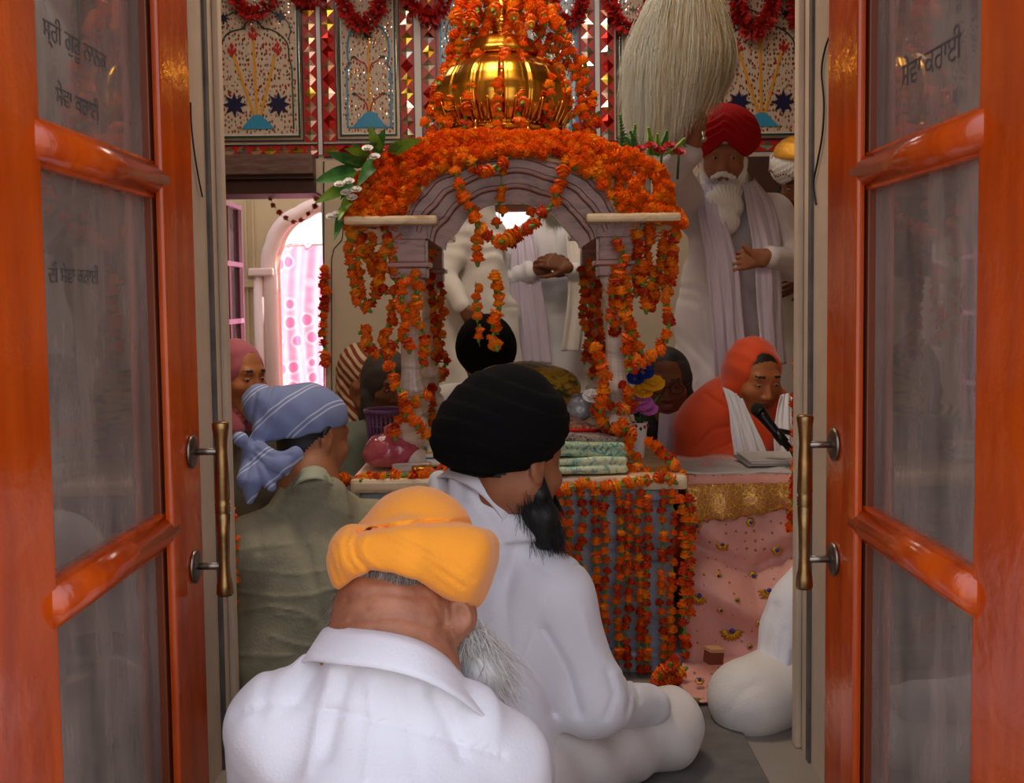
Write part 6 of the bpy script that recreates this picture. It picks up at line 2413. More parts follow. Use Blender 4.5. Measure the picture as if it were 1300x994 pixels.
tr_ = [EL(pel + Vector((0, 0, -.03)), (.17, .15, .11), None, .05)] + leg_prims(hl_, kl, al, .014) + leg_prims(hr_, kr, ar, .014)
sdf_mesh('trousers', tr_, .009, [COTTON2], A, mods=[folds((1, 1, .2), 50, .004, 8)])
collar(A, pp((404, 815, 1.50), (414, 798, 1.45), (445, 799, 1.40), (485, 803, 1.375), (525, 812, 1.37), (556, 828, 1.385), (580, 850, 1.42), (598, 880, 1.46), (604, 915, 1.50)),
       pp((384, 850, 1.45), (388, 838, 1.39), (430, 843, 1.345), (480, 849, 1.325), (530, 861, 1.32), (572, 880, 1.335), (606, 903, 1.365), (630, 925, 1.405), (640, 950, 1.45)), COTTON, .005)

# orange turban: dome, wide slanting wrap, tucked lobe at the left
c0 = P(528, 690, 1.53)
tur = [EL(P(530, 690, 1.545), (.090, .105, .088), frame((0, 1, -.1), (.0, .1, 1)), .008),
       EL(P(500, 705, 1.53), (.088, .1, .055), None, .02)]
band = [RC(P(452, 703, 1.455), P(520, 704, 1.44), .036, .046, .02), RC(P(520, 704, 1.45), P(586, 716, 1.475), .046, .056, .02), RC(P(586, 716, 1.475), P(597, 735, 1.50), .052, .050, .02),
        RC(P(560, 700, 1.46), P(606, 706, 1.52), .04, .042, .02)]
lobe = [EL(P(447, 700, 1.475), (.036, .045, .040), Matrix.Rotation(.35, 3, 'Y'), .006), EL(P(440, 725, 1.485), (.022, .04, .03), Matrix.Rotation(.1, 3, 'Y'), .02)]
under = [EL(P(505, 742, 1.555), (.088, .085, .05), None, .02)]
allp = tur + band + lobe + under
# the lower edge of the wrap: cut along the hairline
cutter = []
edge = [(405, 752), (430, 750), (448, 735), (468, 726), (498, 727), (530, 736), (560, 757), (590, 772), (614, 781), (660, 790)]
we = [P(x, y, 1.45) for x, y in edge]
ex = np.array([v.x for v in we]); ez = np.array([v.z for v in we])


def under_edge(p):
    s = 1.45 / p[:, 1]
    x = p[:, 0] * s; z = CAMZ + (p[:, 2] - CAMZ) * s
    return (np.interp(x, ex, ez) - z)


allp.append(Prim(under_edge, P(520, 740, 1.45), 1e6, .008, -2))
allp.append(PLANE(P(646, 670, 1.5), Vector((1, -.25, -.30)), .03))
m_ = [crease([(608, 664), (585, 662), (560, 663), (530, 664), (500, 668), (470, 672), (455, 678)], 1.44, .006, .0035),
      crease([(456, 672), (448, 690), (452, 708), (466, 722), (482, 728)], 1.44, .0045, .003), crease([(446, 672), (438, 690), (440, 708), (452, 724)], 1.44, .003, .003),
      crease([(465, 680), (459, 695), (466, 710), (480, 720)], 1.44, -.0022, .003),
      crease([(470, 676), (500, 690), (530, 706), (560, 725), (590, 745)], 1.43, .0032, .003), crease([(490, 672), (520, 684), (560, 706), (600, 735)], 1.43, .0026, .004),
      crease([(480, 688), (510, 706), (540, 724), (575, 752)], 1.43, .0016, .003), crease([(600, 664), (620, 680), (632, 700)], 1.48, .0015, .006),
      crease([(560, 612), (590, 640), (604, 662)], 1.5, .0012, .006), crease([(455, 665), (480, 640), (520, 622)], 1.5, .0012, .01), crease([(425, 690), (430, 715), (438, 735)], 1.46, .002, .003), crease([(418, 700), (424, 722), (432, 742)], 1.46, .002, .003),
      lumps(.0012, 70, 2), lumps(.0016, 30, 12)]
sdf_mesh('turban', allp, .0034, [SAFF], A, mods=m_)
# beard seen past the cheek, and short hair at the nape
rg = np.random.default_rng(3); st = []
for i in range(1700):
    u = rg.random(); a = P(580 + 40 * u + rg.normal() * 4, 800 + 50 * u * rg.random() + rg.normal() * 6, 1.50 + rg.uniform(-.02, .05))
    d = Vector((.35 + rg.normal() * .35, .3 + rg.normal() * .3, -1)); d.normalize(); L = rg.uniform(.05, .13); q = a; pts = []
    cw = rg.normal(size=3) * .5
    for j in range(8):
        pts.append([q.x, q.y, q.z]); q = q + (d + Vector(cw) * .6 * math.sin(j * .8)).normalized() * L / 7 + Vector(rg.normal(size=3)) * .0012
    st.append(np.array(pts))
hair_mesh('beard', st, [BEARDW[0], mat('bright_white_hair', (232, 228, 222), rough=.6)], A, .0008)
sdf_mesh('beard_base', [RC(P(592, 815, 1.52), P(612, 850, 1.51), .020, .032, .02), RC(P(612, 850, 1.51), P(622, 888, 1.52), .032, .022, .02)], .004, [BEARDW[0]], A, mods=[lumps(.004, 80, 2), folds((1, 0, .3), 240, .002, 4, 2)])
st = []
for i in range(2400):
    x = rg.uniform(438, 575); y = np.interp(x, [e[0] for e in edge], [e[1] for e in edge]) + rg.uniform(-4, 44) * rg.random()
    a = P(x, y, 1.415 + abs(x - 505) / 70 * .035 + .012); d = Vector((rg.normal() * .3, -.35, -1)).normalized(); L = rg.uniform(.006, .016)
    st.append(np.array([[v.x, v.y, v.z] for v in (a, a + d * L * .5, a + d * L + Vector((0, .002, 0)))]))
for i in range(160):
    a = P(rg.uniform(424, 440), rg.uniform(752, 790), 1.52); d = Vector((-.5 + rg.normal() * .4, 0, -.9)).normalized(); L = rg.uniform(.015, .035)
    st.append(np.array([[v.x, v.y, v.z] for v in (a, a + d * L * .5, a + d * L + Vector((0, 0, -.006)))]))
hair_mesh('hair', st, [GREYHAIR, BEARDW[0], mat('dark_grey_hair', (90, 76, 70), rough=.6)], A, .0004)

# ============ the man in the black turban
B = person('man in black turban and white shirt with black beard, seated behind the orange turban', (P(620, 900, 1.9).x, 1.95, 0))
hR = frame((.72, .66, -.22), (0, .1, 1))
hc = P(652, 590, 2.03)
neckb = P(612, 655, 2.06)
prims, W = head_prims(hc, hR, 1.02, neck_to=neckb, neck_r=.058)
sl, sr = P(565, 690, 2.22), P(708, 762, 1.98); pel = Vector((P(600, 960, 1.92).x, 1.92, .17))
tp, _ = torso_prims(pel, neckb, sl, sr, -.012); prims += tp
er, wr = P(752, 888, 1.96), P(822, 896, 2.14); el = Vector((sl.x - .1, 2.36, .34)); wl = Vector((.02, 2.5, .26))
for s_, e_, w_ in ((sl, el, wl), (sr, er, wr)): prims += arm_prims(s_, e_, w_, -.006)
prims += fingers(wl, (.5, .6, -.3), (0, 0, 1), 1, .4); prims += fingers(wr, (.35, .9, -.35), (.3, 0, 1), -1, .45)
kr = P(842, 925, 2.24); kl = Vector((-.16, 2.44, .1)); kr.z = .085
al, ar = Vector((.22, 2.3, .06)), Vector((.05, 2.38, .06)); hl_, hr_ = pel + Vector((-.06, .06, -.04)), pel + Vector((.08, .0, -.04))
for h_, k_, a_ in ((hl_, kl, al), (hr_, kr, ar)): prims += leg_prims(h_, k_, a_, -.012)
for a_, d_ in ((al, (1, .4, 0)), (ar, (-1, .2, 0))): prims.append(RC(a_, a_ + Vector(d_).normalized() * .12, .03, .024, .02))
sdf_mesh('body', prims, .005, [SK_BROWN, BROW], B, mods=[lumps(.0008, 60, 2)], paint=[hairline_paint(W, hR, 1.02, 1, .03, .02)])
sp, _ = torso_prims(pel, neckb + Vector((0, 0, -.02)), sl, sr, .016, depth=1.05, belly=1.05)
sp += neck_fill(pp((556, 608, 2.07), (580, 612, 1.995), (605, 626, 1.965), (627, 647, 1.96), (643, 670, 1.97), (654, 692, 2.0)), (.0, 2.03, .56), .022, .075)
sp += [RC(sl, el, .070, .056, .04), RC(el, wl, .054, .04, .04), RC(sr, er, .068, .062, .05), RC(er, wr, .060, .044, .05), RC(wr, wr + (wr - er).normalized() * .02, .043, .04, .01)]
mods = [lumps(.005, 14, 4), lumps(.0022, 40, 8),
        crease([(748, 712), (722, 722), (700, 750), (680, 790), (668, 830)], 1.93, .0045, .004),
        crease([(655, 690), (640, 760), (645, 840), (660, 905)], 1.9, .008, .012), crease([(690, 800), (720, 850), (735, 905)], 1.9, .009, .010),
        crease([(665, 840), (690, 870), (700, 905)], 1.9, .007, .010), crease([(740, 780), (752, 820), (790, 862)], 1.92, -.005, .012),
        crease([(600, 620), (640, 690), (700, 730)], 1.95, .003, .006), crease([(790, 858), (800, 880), (796, 905)], 1.98, .006, .006), crease([(806, 868), (812, 890)], 2.0, .005, .005),
        crease([(770, 850), (780, 880), (770, 910)], 1.96, .005, .006)]
sdf_mesh('shirt', sp, .006, [COTTON], B, mods=mods)
tr_ = [EL(pel + Vector((0, 0, -.03)), (.17, .15, .11), None, .05)] + leg_prims(hl_, kl, al, .016) + leg_prims(hr_, kr, ar, .02) + [EL(kr + Vector((.0, -.01, .0)), (.07, .08, .055), None, .04)]
sdf_mesh('trousers', tr_, .008, [COTTON2], B, mods=[folds((1, .6, .5), 60, .007, 8), lumps(.005, 20, 2)])
collar(B, pp((562, 615, 2.16), (572, 594, 2.08), (592, 594, 2.01), (615, 603, 1.985), (637, 622, 1.985), (652, 645, 2.0), (662, 668, 2.03)),
       pp((548, 622, 2.16), (556, 606, 2.07), (580, 610, 1.995), (605, 624, 1.965), (627, 645, 1.96), (643, 668, 1.97), (654, 690, 2.0)), COTTON, .005)
tR_ = frame((.5, .86, -.05), (-.22, 0, 1))
tc_ = P(637, 538, 2.03)
bt = [EL(tc_, (.132, .145, .098), tR_, .02), EL(tc_ + Vector((-.01, 0, -.03)), (.128, .138, .075), tR_, .03), EL(tc_ + Vector((.006, .0, .05)), (.085, .1, .066), tR_, .03)]
bt.append(PLANE(P(640, 609, 2.03), Vector((-.28, .1, -1)), .015))
bRt = rotm(tR_); bc = V3(tc_)


def bwrap(q):
    l = (q - bc) @ bRt
    v = l[:, 2] + .28 * l[:, 0] + .10 * l[:, 1] + 1.6 * l[:, 0] * l[:, 0]
    ph = v / .034 + .2 * np.sin(l[:, 0] * 14); s = ph - np.floor(ph)
    return -.0042 * (s - .5)


sdf_mesh('turban', bt, .0042, [BLACKT], B, mods=[bwrap, lumps(.0016, 40, 5)])
bd = beard_strands(W, hR, 2200, .15, .35, 1.08, (0, .0, -1), .003, True, .3, True, 5)
sdf_mesh('beard', [EL(W(0, .065, -.11), (.058, .05, .06), hR, .02), EL(W(-.0, .06, -.16), (.058, .05, .075), hR, .03), RC(W(-.058, .012, -.05), W(-.02, .08, -.12), .027, .03, .02), RC(W(.058, .012, -.05), W(.02, .08, -.12), .027, .03, .02)], .005, [BEARDB[0]], B, mods=[lumps(.004, 90, 2)])
for i in range(900):
    t_ = rg.random(); a = P(662 + 28 * t_ + rg.normal() * 8, 612 + 60 * t_ + rg.normal() * 8, 1.97 + rg.uniform(-.01, .04)); d = Vector((.35 + rg.normal() * .4, rg.normal() * .4, -1)).normalized(); L = rg.uniform(.03, .07)
    bd.append(np.array([[v.x, v.y, v.z] for v in (a, a + d * L * .4, a + d * L * .8 + Vector((0, 0, -.006)), a + d * L + Vector((rg.normal() * .004, 0, -.012)))]))
sdf_mesh('beard_side', [RC(P(664, 622, 2.01), P(686, 655, 1.99), .020, .032, .02), RC(P(686, 655, 1.99), P(690, 684, 2.0), .032, .026, .02)], .005, [BEARDB[0]], B, mods=[lumps(.004, 80, 2)])
hair_mesh('beard_hair', bd, BEARDB, B, .0008)

# ============ the man in the knotted blue headscarf
C_ = person('man in knotted pale blue headscarf and grey-green shirt seated at left', (P(390, 900, 2.5).x, 2.5, 0))
hR = frame((.62, .72, -.28), (-.05, .1, 1))
hc = P(393, 558, 2.62)
neckb = P(392, 622, 2.55)
prims, W = head_prims(hc, hR, 1.04, neck_to=neckb, neck_r=.056)
sl, sr = P(318, 698, 2.47), P(478, 676, 2.66); pel = Vector((P(380, 900, 2.46).x, 2.50, .16))
tp, _ = torso_prims(pel, neckb, sl, sr, -.012); prims += tp
el, wl = Vector((sl.x - .03, 2.66, .30)), Vector((-.42, 2.74, .24)); er, wr = Vector((sr.x + .02, 2.62, .32)), Vector((-.30, 2.70, .22))
for s_, e_, w_ in ((sl, el, wl), (sr, er, wr)): prims += arm_prims(s_, e_, w_, -.006)
prims += fingers(wl, (.7, .1, -.2), (0, -.2, 1), 1, .5, .9); prims += fingers(wr, (-.6, .1, -.3), (0, -.2, 1), -1, .5, .9)
kl, kr = Vector((-.78, 2.66, .09)), Vector((-.30, 2.60, .09)); al, ar = Vector((-.48, 2.70, .06)), Vector((-.62, 2.70, .06))
hl_, hr_ = pel + Vector((-.09, .04, -.03)), pel + Vector((.09, .04, -.03))
for h_, k_, a_ in ((hl_, kl, al), (hr_, kr, ar)): prims += leg_prims(h_, k_, a_, -.014)
sdf_mesh('body', prims, .0055, [SK_BROWN, BROW], C_, paint=[hairline_paint(W, hR, 1.04, 1, .05, -.02)])
OLIVE = mat('grey_green_linen', (166, 158, 130), rough=.85, bump=.4, bscale=150, vscale=5, c2=(116, 112, 94))
sp, _ = torso_prims(pel, neckb + Vector((0, 0, -.02)), sl, sr, .02, depth=1.1, belly=1.08)
sp += neck_fill(pp((362, 630, 2.50), (382, 614, 2.455), (404, 610, 2.46), (424, 620, 2.51), (438, 636, 2.58)), (-.52, 2.56, .52), .022, .07)
sp += [RC(sl, el, .074, .06, .05), RC(el, wl, .056, .04, .04), RC(sr, er, .074, .06, .05), RC(er, wr, .056, .04, .04)]
mods = [lumps(.005, 13, 4), lumps(.002, 40, 8),
        crease([(340, 645), (370, 665), (390, 700), (400, 745), (408, 790)], 2.36, .008, .012),
        crease([(300, 700), (340, 692), (390, 690)], 2.35, -.003, .004), crease([(300, 722), (340, 726), (380, 730), (420, 722)], 2.35, -.003, .004),
        crease([(300, 752), (350, 758), (390, 757), (430, 745)], 2.35, -.0045, .004), crease([(300, 778), (340, 770), (380, 776), (410, 790)], 2.35, -.004, .004),
        crease([(345, 808), (375, 818), (400, 822)], 2.35, -.004, .004), crease([(298, 830), (340, 834), (370, 832)], 2.35, -.004, .004), crease([(350, 780), (390, 785), (420, 800)], 2.35, -.003, .004),
        crease([(305, 640), (350, 634), (400, 636), (450, 655), (470, 668)], 2.42, -.002, .003), crease([(410, 680), (430, 700), (445, 730)], 2.38, .006, .010), crease([(320, 660), (330, 680), (330, 700)], 2.38, .006, .01)]
sdf_mesh('shirt', sp, .006, [OLIVE], C_, mods=mods)
sdf_mesh('trousers', [EL(pel + Vector((0, 0, -.03)), (.17, .15, .11), None, .05)] + leg_prims(hl_, kl, al, .012) + leg_prims(hr_, kr, ar, .012), .01, [mat('dark_grey_trousers', (60, 58, 60), rough=.9)], C_)
collar(C_, pp((368, 612, 2.56), (384, 596, 2.50), (402, 592, 2.50), (418, 600, 2.54), (428, 615, 2.60)), pp((362, 628, 2.50), (382, 612, 2.455), (404, 608, 2.46), (424, 618, 2.51), (438, 634, 2.58)), mat('pale_green_linen', (160, 164, 140), rough=.85), .004)


def scarf_mat():
    T = NT('pale_blue_check_cotton'); b = T.b
    tc = T.n('ShaderNodeTexCoord'); mp = T.n('ShaderNodeMapping'); mp.inputs['Rotation'].default_value = (.3, .75, .2)
    T.l(tc.outputs['Object'], mp.inputs[0]); sx = T.n('ShaderNodeSeparateXYZ'); T.l(mp.outputs[0], sx.inputs[0])
    out = []
    for ax, f_, o_ in (('Z', 14., .1), ('Z', 14., .24)):
        ml = T.n('ShaderNodeMath', _operation='MULTIPLY'); ml.inputs[1].default_value = f_; T.l(sx.outputs[ax], ml.inputs[0])
        a = T.n('ShaderNodeMath', _operation='ADD'); a.inputs[1].default_value = o_; T.l(ml.outputs[0], a.inputs[0])
        fr = T.n('ShaderNodeMath', _operation='FRACT'); T.l(a.outputs[0], fr.inputs[0])
        lt = T.n('ShaderNodeMath', _operation='LESS_THAN'); lt.inputs[1].default_value = .05; T.l(fr.outputs[0], lt.inputs[0]); out.append(lt)
    mxm = T.n('ShaderNodeMath', _operation='MAXIMUM'); T.l(out[0].outputs[0], mxm.inputs[0]); T.l(out[1].outputs[0], mxm.inputs[1])
    mx = T.n('ShaderNodeMix', _data_type='RGBA'); mx.inputs[6].default_value = (*srgb((122, 134, 178)), 1); mx.inputs[7].default_value = (*srgb((186, 194, 220)), 1)
    T.l(mxm.outputs[0], mx.inputs[0]); T.l(mx.outputs[2], b.inputs['Base Color']); b.inputs['Roughness'].default_value = .85
    return T.m


SCB = scarf_mat()
sc = [EL(W(0, -.012, .055), (.090, .110, .088), hR, .02), EL(W(-.012, -.05, .03), (.080, .085, .085), hR, .03),
      RC(P(345, 520, 2.55), P(322, 568, 2.50), .045, .018, .03),
      EL(P(330, 512, 2.58), (.045, .06, .05), None, .04)]
n_ = hR @ Vector((.02, .42, -1)); sc.append(PLANE(W(0, .02, .03), n_, .008))
sc += [EL(P(322, 568, 2.48), (.026, .024, .022), None, .008), EL(P(306, 558, 2.47), (.022, .02, .018), Matrix.Rotation(.5, 3, 'Y'), .006),
       RC(P(322, 570, 2.48), P(350, 592, 2.46), .022, .034, .012), RC(P(350, 592, 2.46), P(374, 578, 2.48), .030, .022, .012), RC(P(318, 580, 2.48), P(318, 612, 2.44), .022, .03, .014),
       RC(P(318, 612, 2.43), P(316, 636, 2.42), .030, .010, .014), RC(P(335, 600, 2.45), P(345, 618, 2.43), .028, .012, .014)]
sm_ = [folds((.8, .1, .5), 120, .0022, 3, 1.2), lumps(.002, 45, 3),
       crease([(345, 490), (335, 520), (328, 545), (322, 566)], 2.5, .006, .006), crease([(360, 500), (345, 530), (330, 560)], 2.5, .004, .006), crease([(325, 500), (320, 530), (320, 560)], 2.5, .005, .006),
       crease([(326, 572), (345, 580), (368, 578)], 2.45, .005, .005), crease([(322, 576), (340, 598), (360, 605)], 2.44, .005, .005), crease([(318, 585), (312, 610), (306, 625)], 2.43, .005, .005), crease([(324, 585), (330, 610), (334, 625)], 2.43, .004, .004)]
sdf_mesh('headscarf', sc, .0042, [SCB], C_, mods=sm_)

# ============ woman with the pink scarf at far left
PINKS = mat('dusty_pink_scarf', (176, 84, 100), rough=.8, sheen=.3, var=.2, vscale=12)


def hood(name, W, R, mt, parent, s=1., size=(.094, .112, .115), open_=(.062, .10, .088), oc=(0, .13, -.015), drop=None, mods=None, res=.0045, shell=True, extra=(), ocut=None):
    pr = [EL(W(0, -.02, .018), tuple(v * s for v in size), R, .02), RC(W(0, -.05, -.04), W(0, -.045, -.15), .078 * s, .085 * s, .04)]
    pr += [RC(W(-.075, .0, -.05), W(-.045, .05, -.16), .028 * s, .035 * s, .03), RC(W(.075, .0, -.05), W(.045, .05, -.16), .028 * s, .035 * s, .03)]
    pr += list(extra)
    pr.append(EL(W(*oc), tuple(v * s for v in open_), R, .012, op=-1))
    return sdf_mesh(name, pr, res, [mt], parent, mods=mods or [lumps(.002, 45, 2), folds(R @ Vector((0, .6, -.5)), 110, .002, 2)])


D = person('woman in dusty pink headscarf seated at the far left edge of the doorway', (P(300, 600, 3.35).x - .03, 3.35, 0))
hR = frame((.80, -.58, -.12), (0, 0, 1))
hc = P(302, 480, 3.35)
neckb = hc + Vector((-.03, .03, -.17))
prims, W = head_prims(hc, hR, .97, True, neck_to=neckb, neck_r=.047)
lat = Vector((.5, .75, 0)).normalized()
sl, sr = neckb + Vector((-.14, -.10, -.06)), neckb + Vector((.10, .13, -.06)); pel = Vector((neckb.x - .06, 3.44, .14))
tp, _ = torso_prims(pel, neckb, sr, sl, -.012, belly=.9); prims += tp
el, wl = sl + Vector((-.02, -.04, -.26)), sl + Vector((.16, -.1, -.34)); er, wr = sr + Vector((.06, .02, -.26)), sr + Vector((.02, -.2, -.36))
for s_, e_, w_ in ((sl, el, wl), (sr, er, wr)): prims += arm_prims(s_, e_, w_, -.01)
prims += fingers(wl, (.8, -.1, -.2), (0, -.2, 1), 1, .5, .85); prims += fingers(wr, (-.2, -.8, -.2), (0, 0, 1), 1, .5, .85)
kl, kr = pel + Vector((.0, -.36, -.03)), pel + Vector((.36, -.02, -.03)); al, ar = pel + Vector((.24, -.16, -.06)), pel + Vector((.14, -.3, -.06))
for h_, k_, a_ in ((pel + Vector((-.04, -.08, -.02)), kl, al), (pel + Vector((.08, .04, -.02)), kr, ar)): prims += leg_prims(h_, k_, a_, -.014)
sdf_mesh('body', prims, .0045, [SK_WARM, LIP, BROW], D, paint=[lips_paint(W, hR, .97), brow_paint(W, hR, .97), hairline_paint(W, hR, .97, 2, .062, .02)])
eyes(W, hR, D, .97, (.1, -.2))
hood('headscarf', W, hR, PINKS, D, .97, size=(.090, .108, .114), open_=(.070, .12, .116), oc=(.0, .15, .004))
GRT = mat('grey_olive_kameez', (110, 100, 84), rough=.9, var=.15, vscale=8)
sp, _ = torso_prims(pel, neckb + Vector((0, 0, -.02)), sr, sl, .012); sp += [RC(sl, el, .062, .052, .04), RC(el, wl, .048, .036, .04), RC(sr, er, .062, .052, .04), RC(er, wr, .048, .036, .04)]
sdf_mesh('tunic', sp, .007, [GRT], D, mods=[folds((.5, .5, .5), 50, .004, 3), lumps(.003, 30, 2)])
sdf_mesh('trousers', [EL(pel, (.18, .18, .12), None, .05)] + leg_prims(pel + Vector((-.04, -.08, -.02)), kl, al, .02) + leg_prims(pel + Vector((.08, .04, -.02)), kr, ar, .02), .012, [GRT], D)
panel('scarf_end', [[W(.06, .05, -.08), neckb + Vector((-.10, -.10, -.02)), neckb + Vector((-.12, -.16, -.18)), neckb + Vector((-.1, -.18, -.32))],
                    [W(.02, .08, -.12), neckb + Vector((.0, -.12, -.04)), neckb + Vector((-.0, -.17, -.18)), neckb + Vector((.0, -.19, -.32))]], PINKS, D, 14, 26, .006, 3)

# ============ the worshipper in white mostly hidden behind the right edge
E = person('person in white seated at the right edge, only sleeve and knee showing', (.86, 2.6, 0))
neckb = Vector((.88, 2.60, .64)); hcE = Vector((.89, 2.62, .80))
hR = frame((-.55, .8, -.1), (0, 0, 1))
prims, W = head_prims(hcE, hR, 1.0, neck_to=neckb)
sl = P(1034, 782, 2.55); sr = Vector((1.08, 2.66, .55)); pel = Vector((.94, 2.58, .15))
tp, _ = torso_prims(pel, neckb, sl, sr, -.012); prims += tp
el, wl = P(1004, 902, 2.46), P(965, 935, 2.56); er, wr = Vector((1.12, 2.74, .3)), Vector((1.0, 2.78, .2))
for s_, e_, w_ in ((sl, el, wl), (sr, er, wr)): prims += arm_prims(s_, e_, w_, -.006)
prims += fingers(wl, (-.3, .8, -.3), (0, 0, 1), 1, .4); prims += fingers(wr, (-.6, .5, -.2), (0, 0, 1), -1, .4)
kl = P(950, 905, 2.46); kl.z = .062; kr = Vector((1.2, 2.76, .08)); al, ar = Vector((.80, 2.66, .06)), Vector((.74, 2.66, .06))
hl_, hr_ = pel + Vector((-.08, .04, -.03)), pel + Vector((.06, .08, -.03))
for h_, k_, a_ in ((hl_, kl, al), (hr_, kr, ar)): prims += leg_prims(h_, k_, a_, -.014)
sdf_mesh('body', prims, .006, [SK_BROWN, BROW], E, paint=[hairline_paint(W, hR, 1, 1, .04)])
sp, _ = torso_prims(pel, neckb + Vector((0, 0, -.02)), sl, sr, .018)
sp += [RC(P(1018, 778, 2.54), P(982, 880, 2.48), .078, .066, .07), RC(P(982, 880, 2.48), wl, .06, .042, .05), RC(P(1030, 742, 2.54), P(1006, 800, 2.54), .05, .07, .05), RC(sr, er, .070, .058, .04), RC(er, wr, .054, .04, .04)]
sdf_mesh('shirt', sp, .006, [COTTON], E, mods=[lumps(.004, 16, 4), lumps(.002, 40, 3), crease([(1008, 828), (1005, 850), (1008, 870)], 2.5, .008, .006), crease([(985, 770), (975, 800), (970, 840), (945, 860)], 2.5, .005, .010), crease([(948, 872), (975, 880), (1000, 876)], 2.5, .004, .005), crease([(995, 800), (990, 840), (1000, 880)], 2.5, .004, .008)])
tr_ = [EL(pel, (.18, .18, .12), None, .05), RC(kl, Vector((.9, 2.52, .1)), .075, .085, .06)] + leg_prims(hl_, kl, al, .024) + leg_prims(hr_, kr, ar, .02) + [EL(kl + Vector((.01, 0, .0)), (.07, .09, .055), None, .03)]
sdf_mesh('trousers', tr_, .008, [COTTON2], E, mods=[lumps(.003, 22, 1), crease([(962, 868), (940, 880), (925, 905)], 2.4, .004, .01)])
front_turban(W, hR, 1, COTTON2, E, res=.006)

# ============ the reader in orange
F_ = person('woman in bright orange robe and headscarf reading at the microphone', (P(945, 600, 3.52).x, 3.55, 0))
hR = frame((.28, -.93, -.30), (.03, -.1, 1))
hc = P(957, 480, 3.46)
neckb = hc + Vector((-.01, .06, -.165))
prims, W = head_prims(hc, hR, 1.04, True, neck_to=neckb, neck_r=.05)
sl, sr = P(893, 552, 3.52), P(1022, 545, 3.56); pel = Vector((neckb.x - .02, 3.68, .20))
tp, _ = torso_prims(pel, neckb, sr, sl, -.012, belly=1.0); prims += tp
el, wl = Vector((sl.x - .02, 3.42, .42)), Vector((sl.x + .12, 3.34, .50)); er, wr = Vector((sr.x + .04, 3.48, .42)), Vector((sr.x - .02, 3.34, .50))
for s_, e_, w_ in ((sl, el, wl), (sr, er, wr)): prims += arm_prims(s_, e_, w_, -.008)
prims += fingers(wl, (.8, -.1, -.05), (0, -.2, 1), 1, .5, .9); prims += fingers(wr, (-.7, -.2, .0), (0, 0, 1), -1, .5, .9)
kl, kr = pel + Vector((-.24, -.2, -.06)), pel + Vector((.24, -.2, -.06)); al, ar = pel + Vector((.08, -.3, -.1)), pel + Vector((-.1, -.32, -.1))
for h_, k_, a_ in ((pel + Vector((-.08, -.05, -.03)), kl, al), (pel + Vector((.08, -.05, -.03)), kr, ar)): prims += leg_prims(h_, k_, a_, -.014)
sdf_mesh('body', prims, .004, [SK_WARM, LIP, BROW], F_, paint=[lips_paint(W, hR, 1.04), brow_paint(W, hR, 1.04), hairline_paint(W, hR, 1.04, 2, .082, .04)])
eyes(W, hR, F_, 1.04, (.0, -.35))
ORC = mat('bright_orange_cloth', (224, 70, 4), rough=.75, sheen=.3, var=.12, vscale=10)
hood('headscarf', W, hR, ORC, F_, 1.04, size=(.089, .108, .114), open_=(.069, .12, .118), oc=(.002, .145, .028),
     mods=[lumps(.002, 45, 2), folds(hR @ Vector((.6, .2, -.7)), 130, .0022, 2)])
sp, _ = torso_prims(pel, neckb + Vector((0, 0, -.03)), sr, sl, .026, belly=1.15)
sp += [EL(Vector((neckb.x - .02, 3.54, .56)), (.225, .15, .22), None, .06), RC(sl, el, .082, .085, .06), RC(sr, er, .082, .085, .06)]
sp += [RC(sl, el, .082, .075, .05), RC(el, wl, .07, .05, .05), RC(sr, er, .082, .075, .05), RC(er, wr, .07, .05, .05), RC(neckb + Vector((0, -.05, -.03)), neckb + Vector((0, -.1, -.22)), .075, .085, .05)]
sdf_mesh('robe', sp, .006, [ORC], F_, mods=[folds((.75, .1, -.45), 60, .0045, 3, 1.6), lumps(.003, 30, 2), crease([(895, 500), (925, 520), (930, 560)], 3.4, .006, .008), crease([(880, 570), (905, 545), (935, 540)], 3.4, .005, .006), crease([(880, 585), (910, 570), (935, 560)], 3.4, .005, .006)])
sdf_mesh('skirt', [EL(pel, (.2, .18, .14), None, .05)] + leg_prims(pel + Vector((-.08, -.05, -.03)), kl, al, .02) + leg_prims(pel + Vector((.08, -.05, -.03)), kr, ar, .02), .012, [ORC], F_)
panel('white_stole', [pp((919, 492, 3.40), (926, 520, 3.355), (930, 556, 3.325), (936, 600, 3.30)), pp((931, 498, 3.365), (942, 530, 3.33), (950, 560, 3.30), (958, 600, 3.28)), pp((943, 508, 3.36), (955, 535, 3.34), (966, 560, 3.32), (980, 600, 3.30))], COTTON, F_, 40, 50, .010, 3.2)
panel('white_stole', [pp((990, 502, 3.37), (986, 522, 3.355), (983, 555, 3.33), (985, 600, 3.31)), pp((998, 500, 3.38), (1000, 530, 3.34), (1002, 560, 3.31), (1004, 600, 3.29)), pp((1008, 505, 3.41), (1016, 530, 3.37), (1018, 560, 3.34), (1022, 600, 3.31))], COTTON, F_, 40, 50, .010, 2.6)

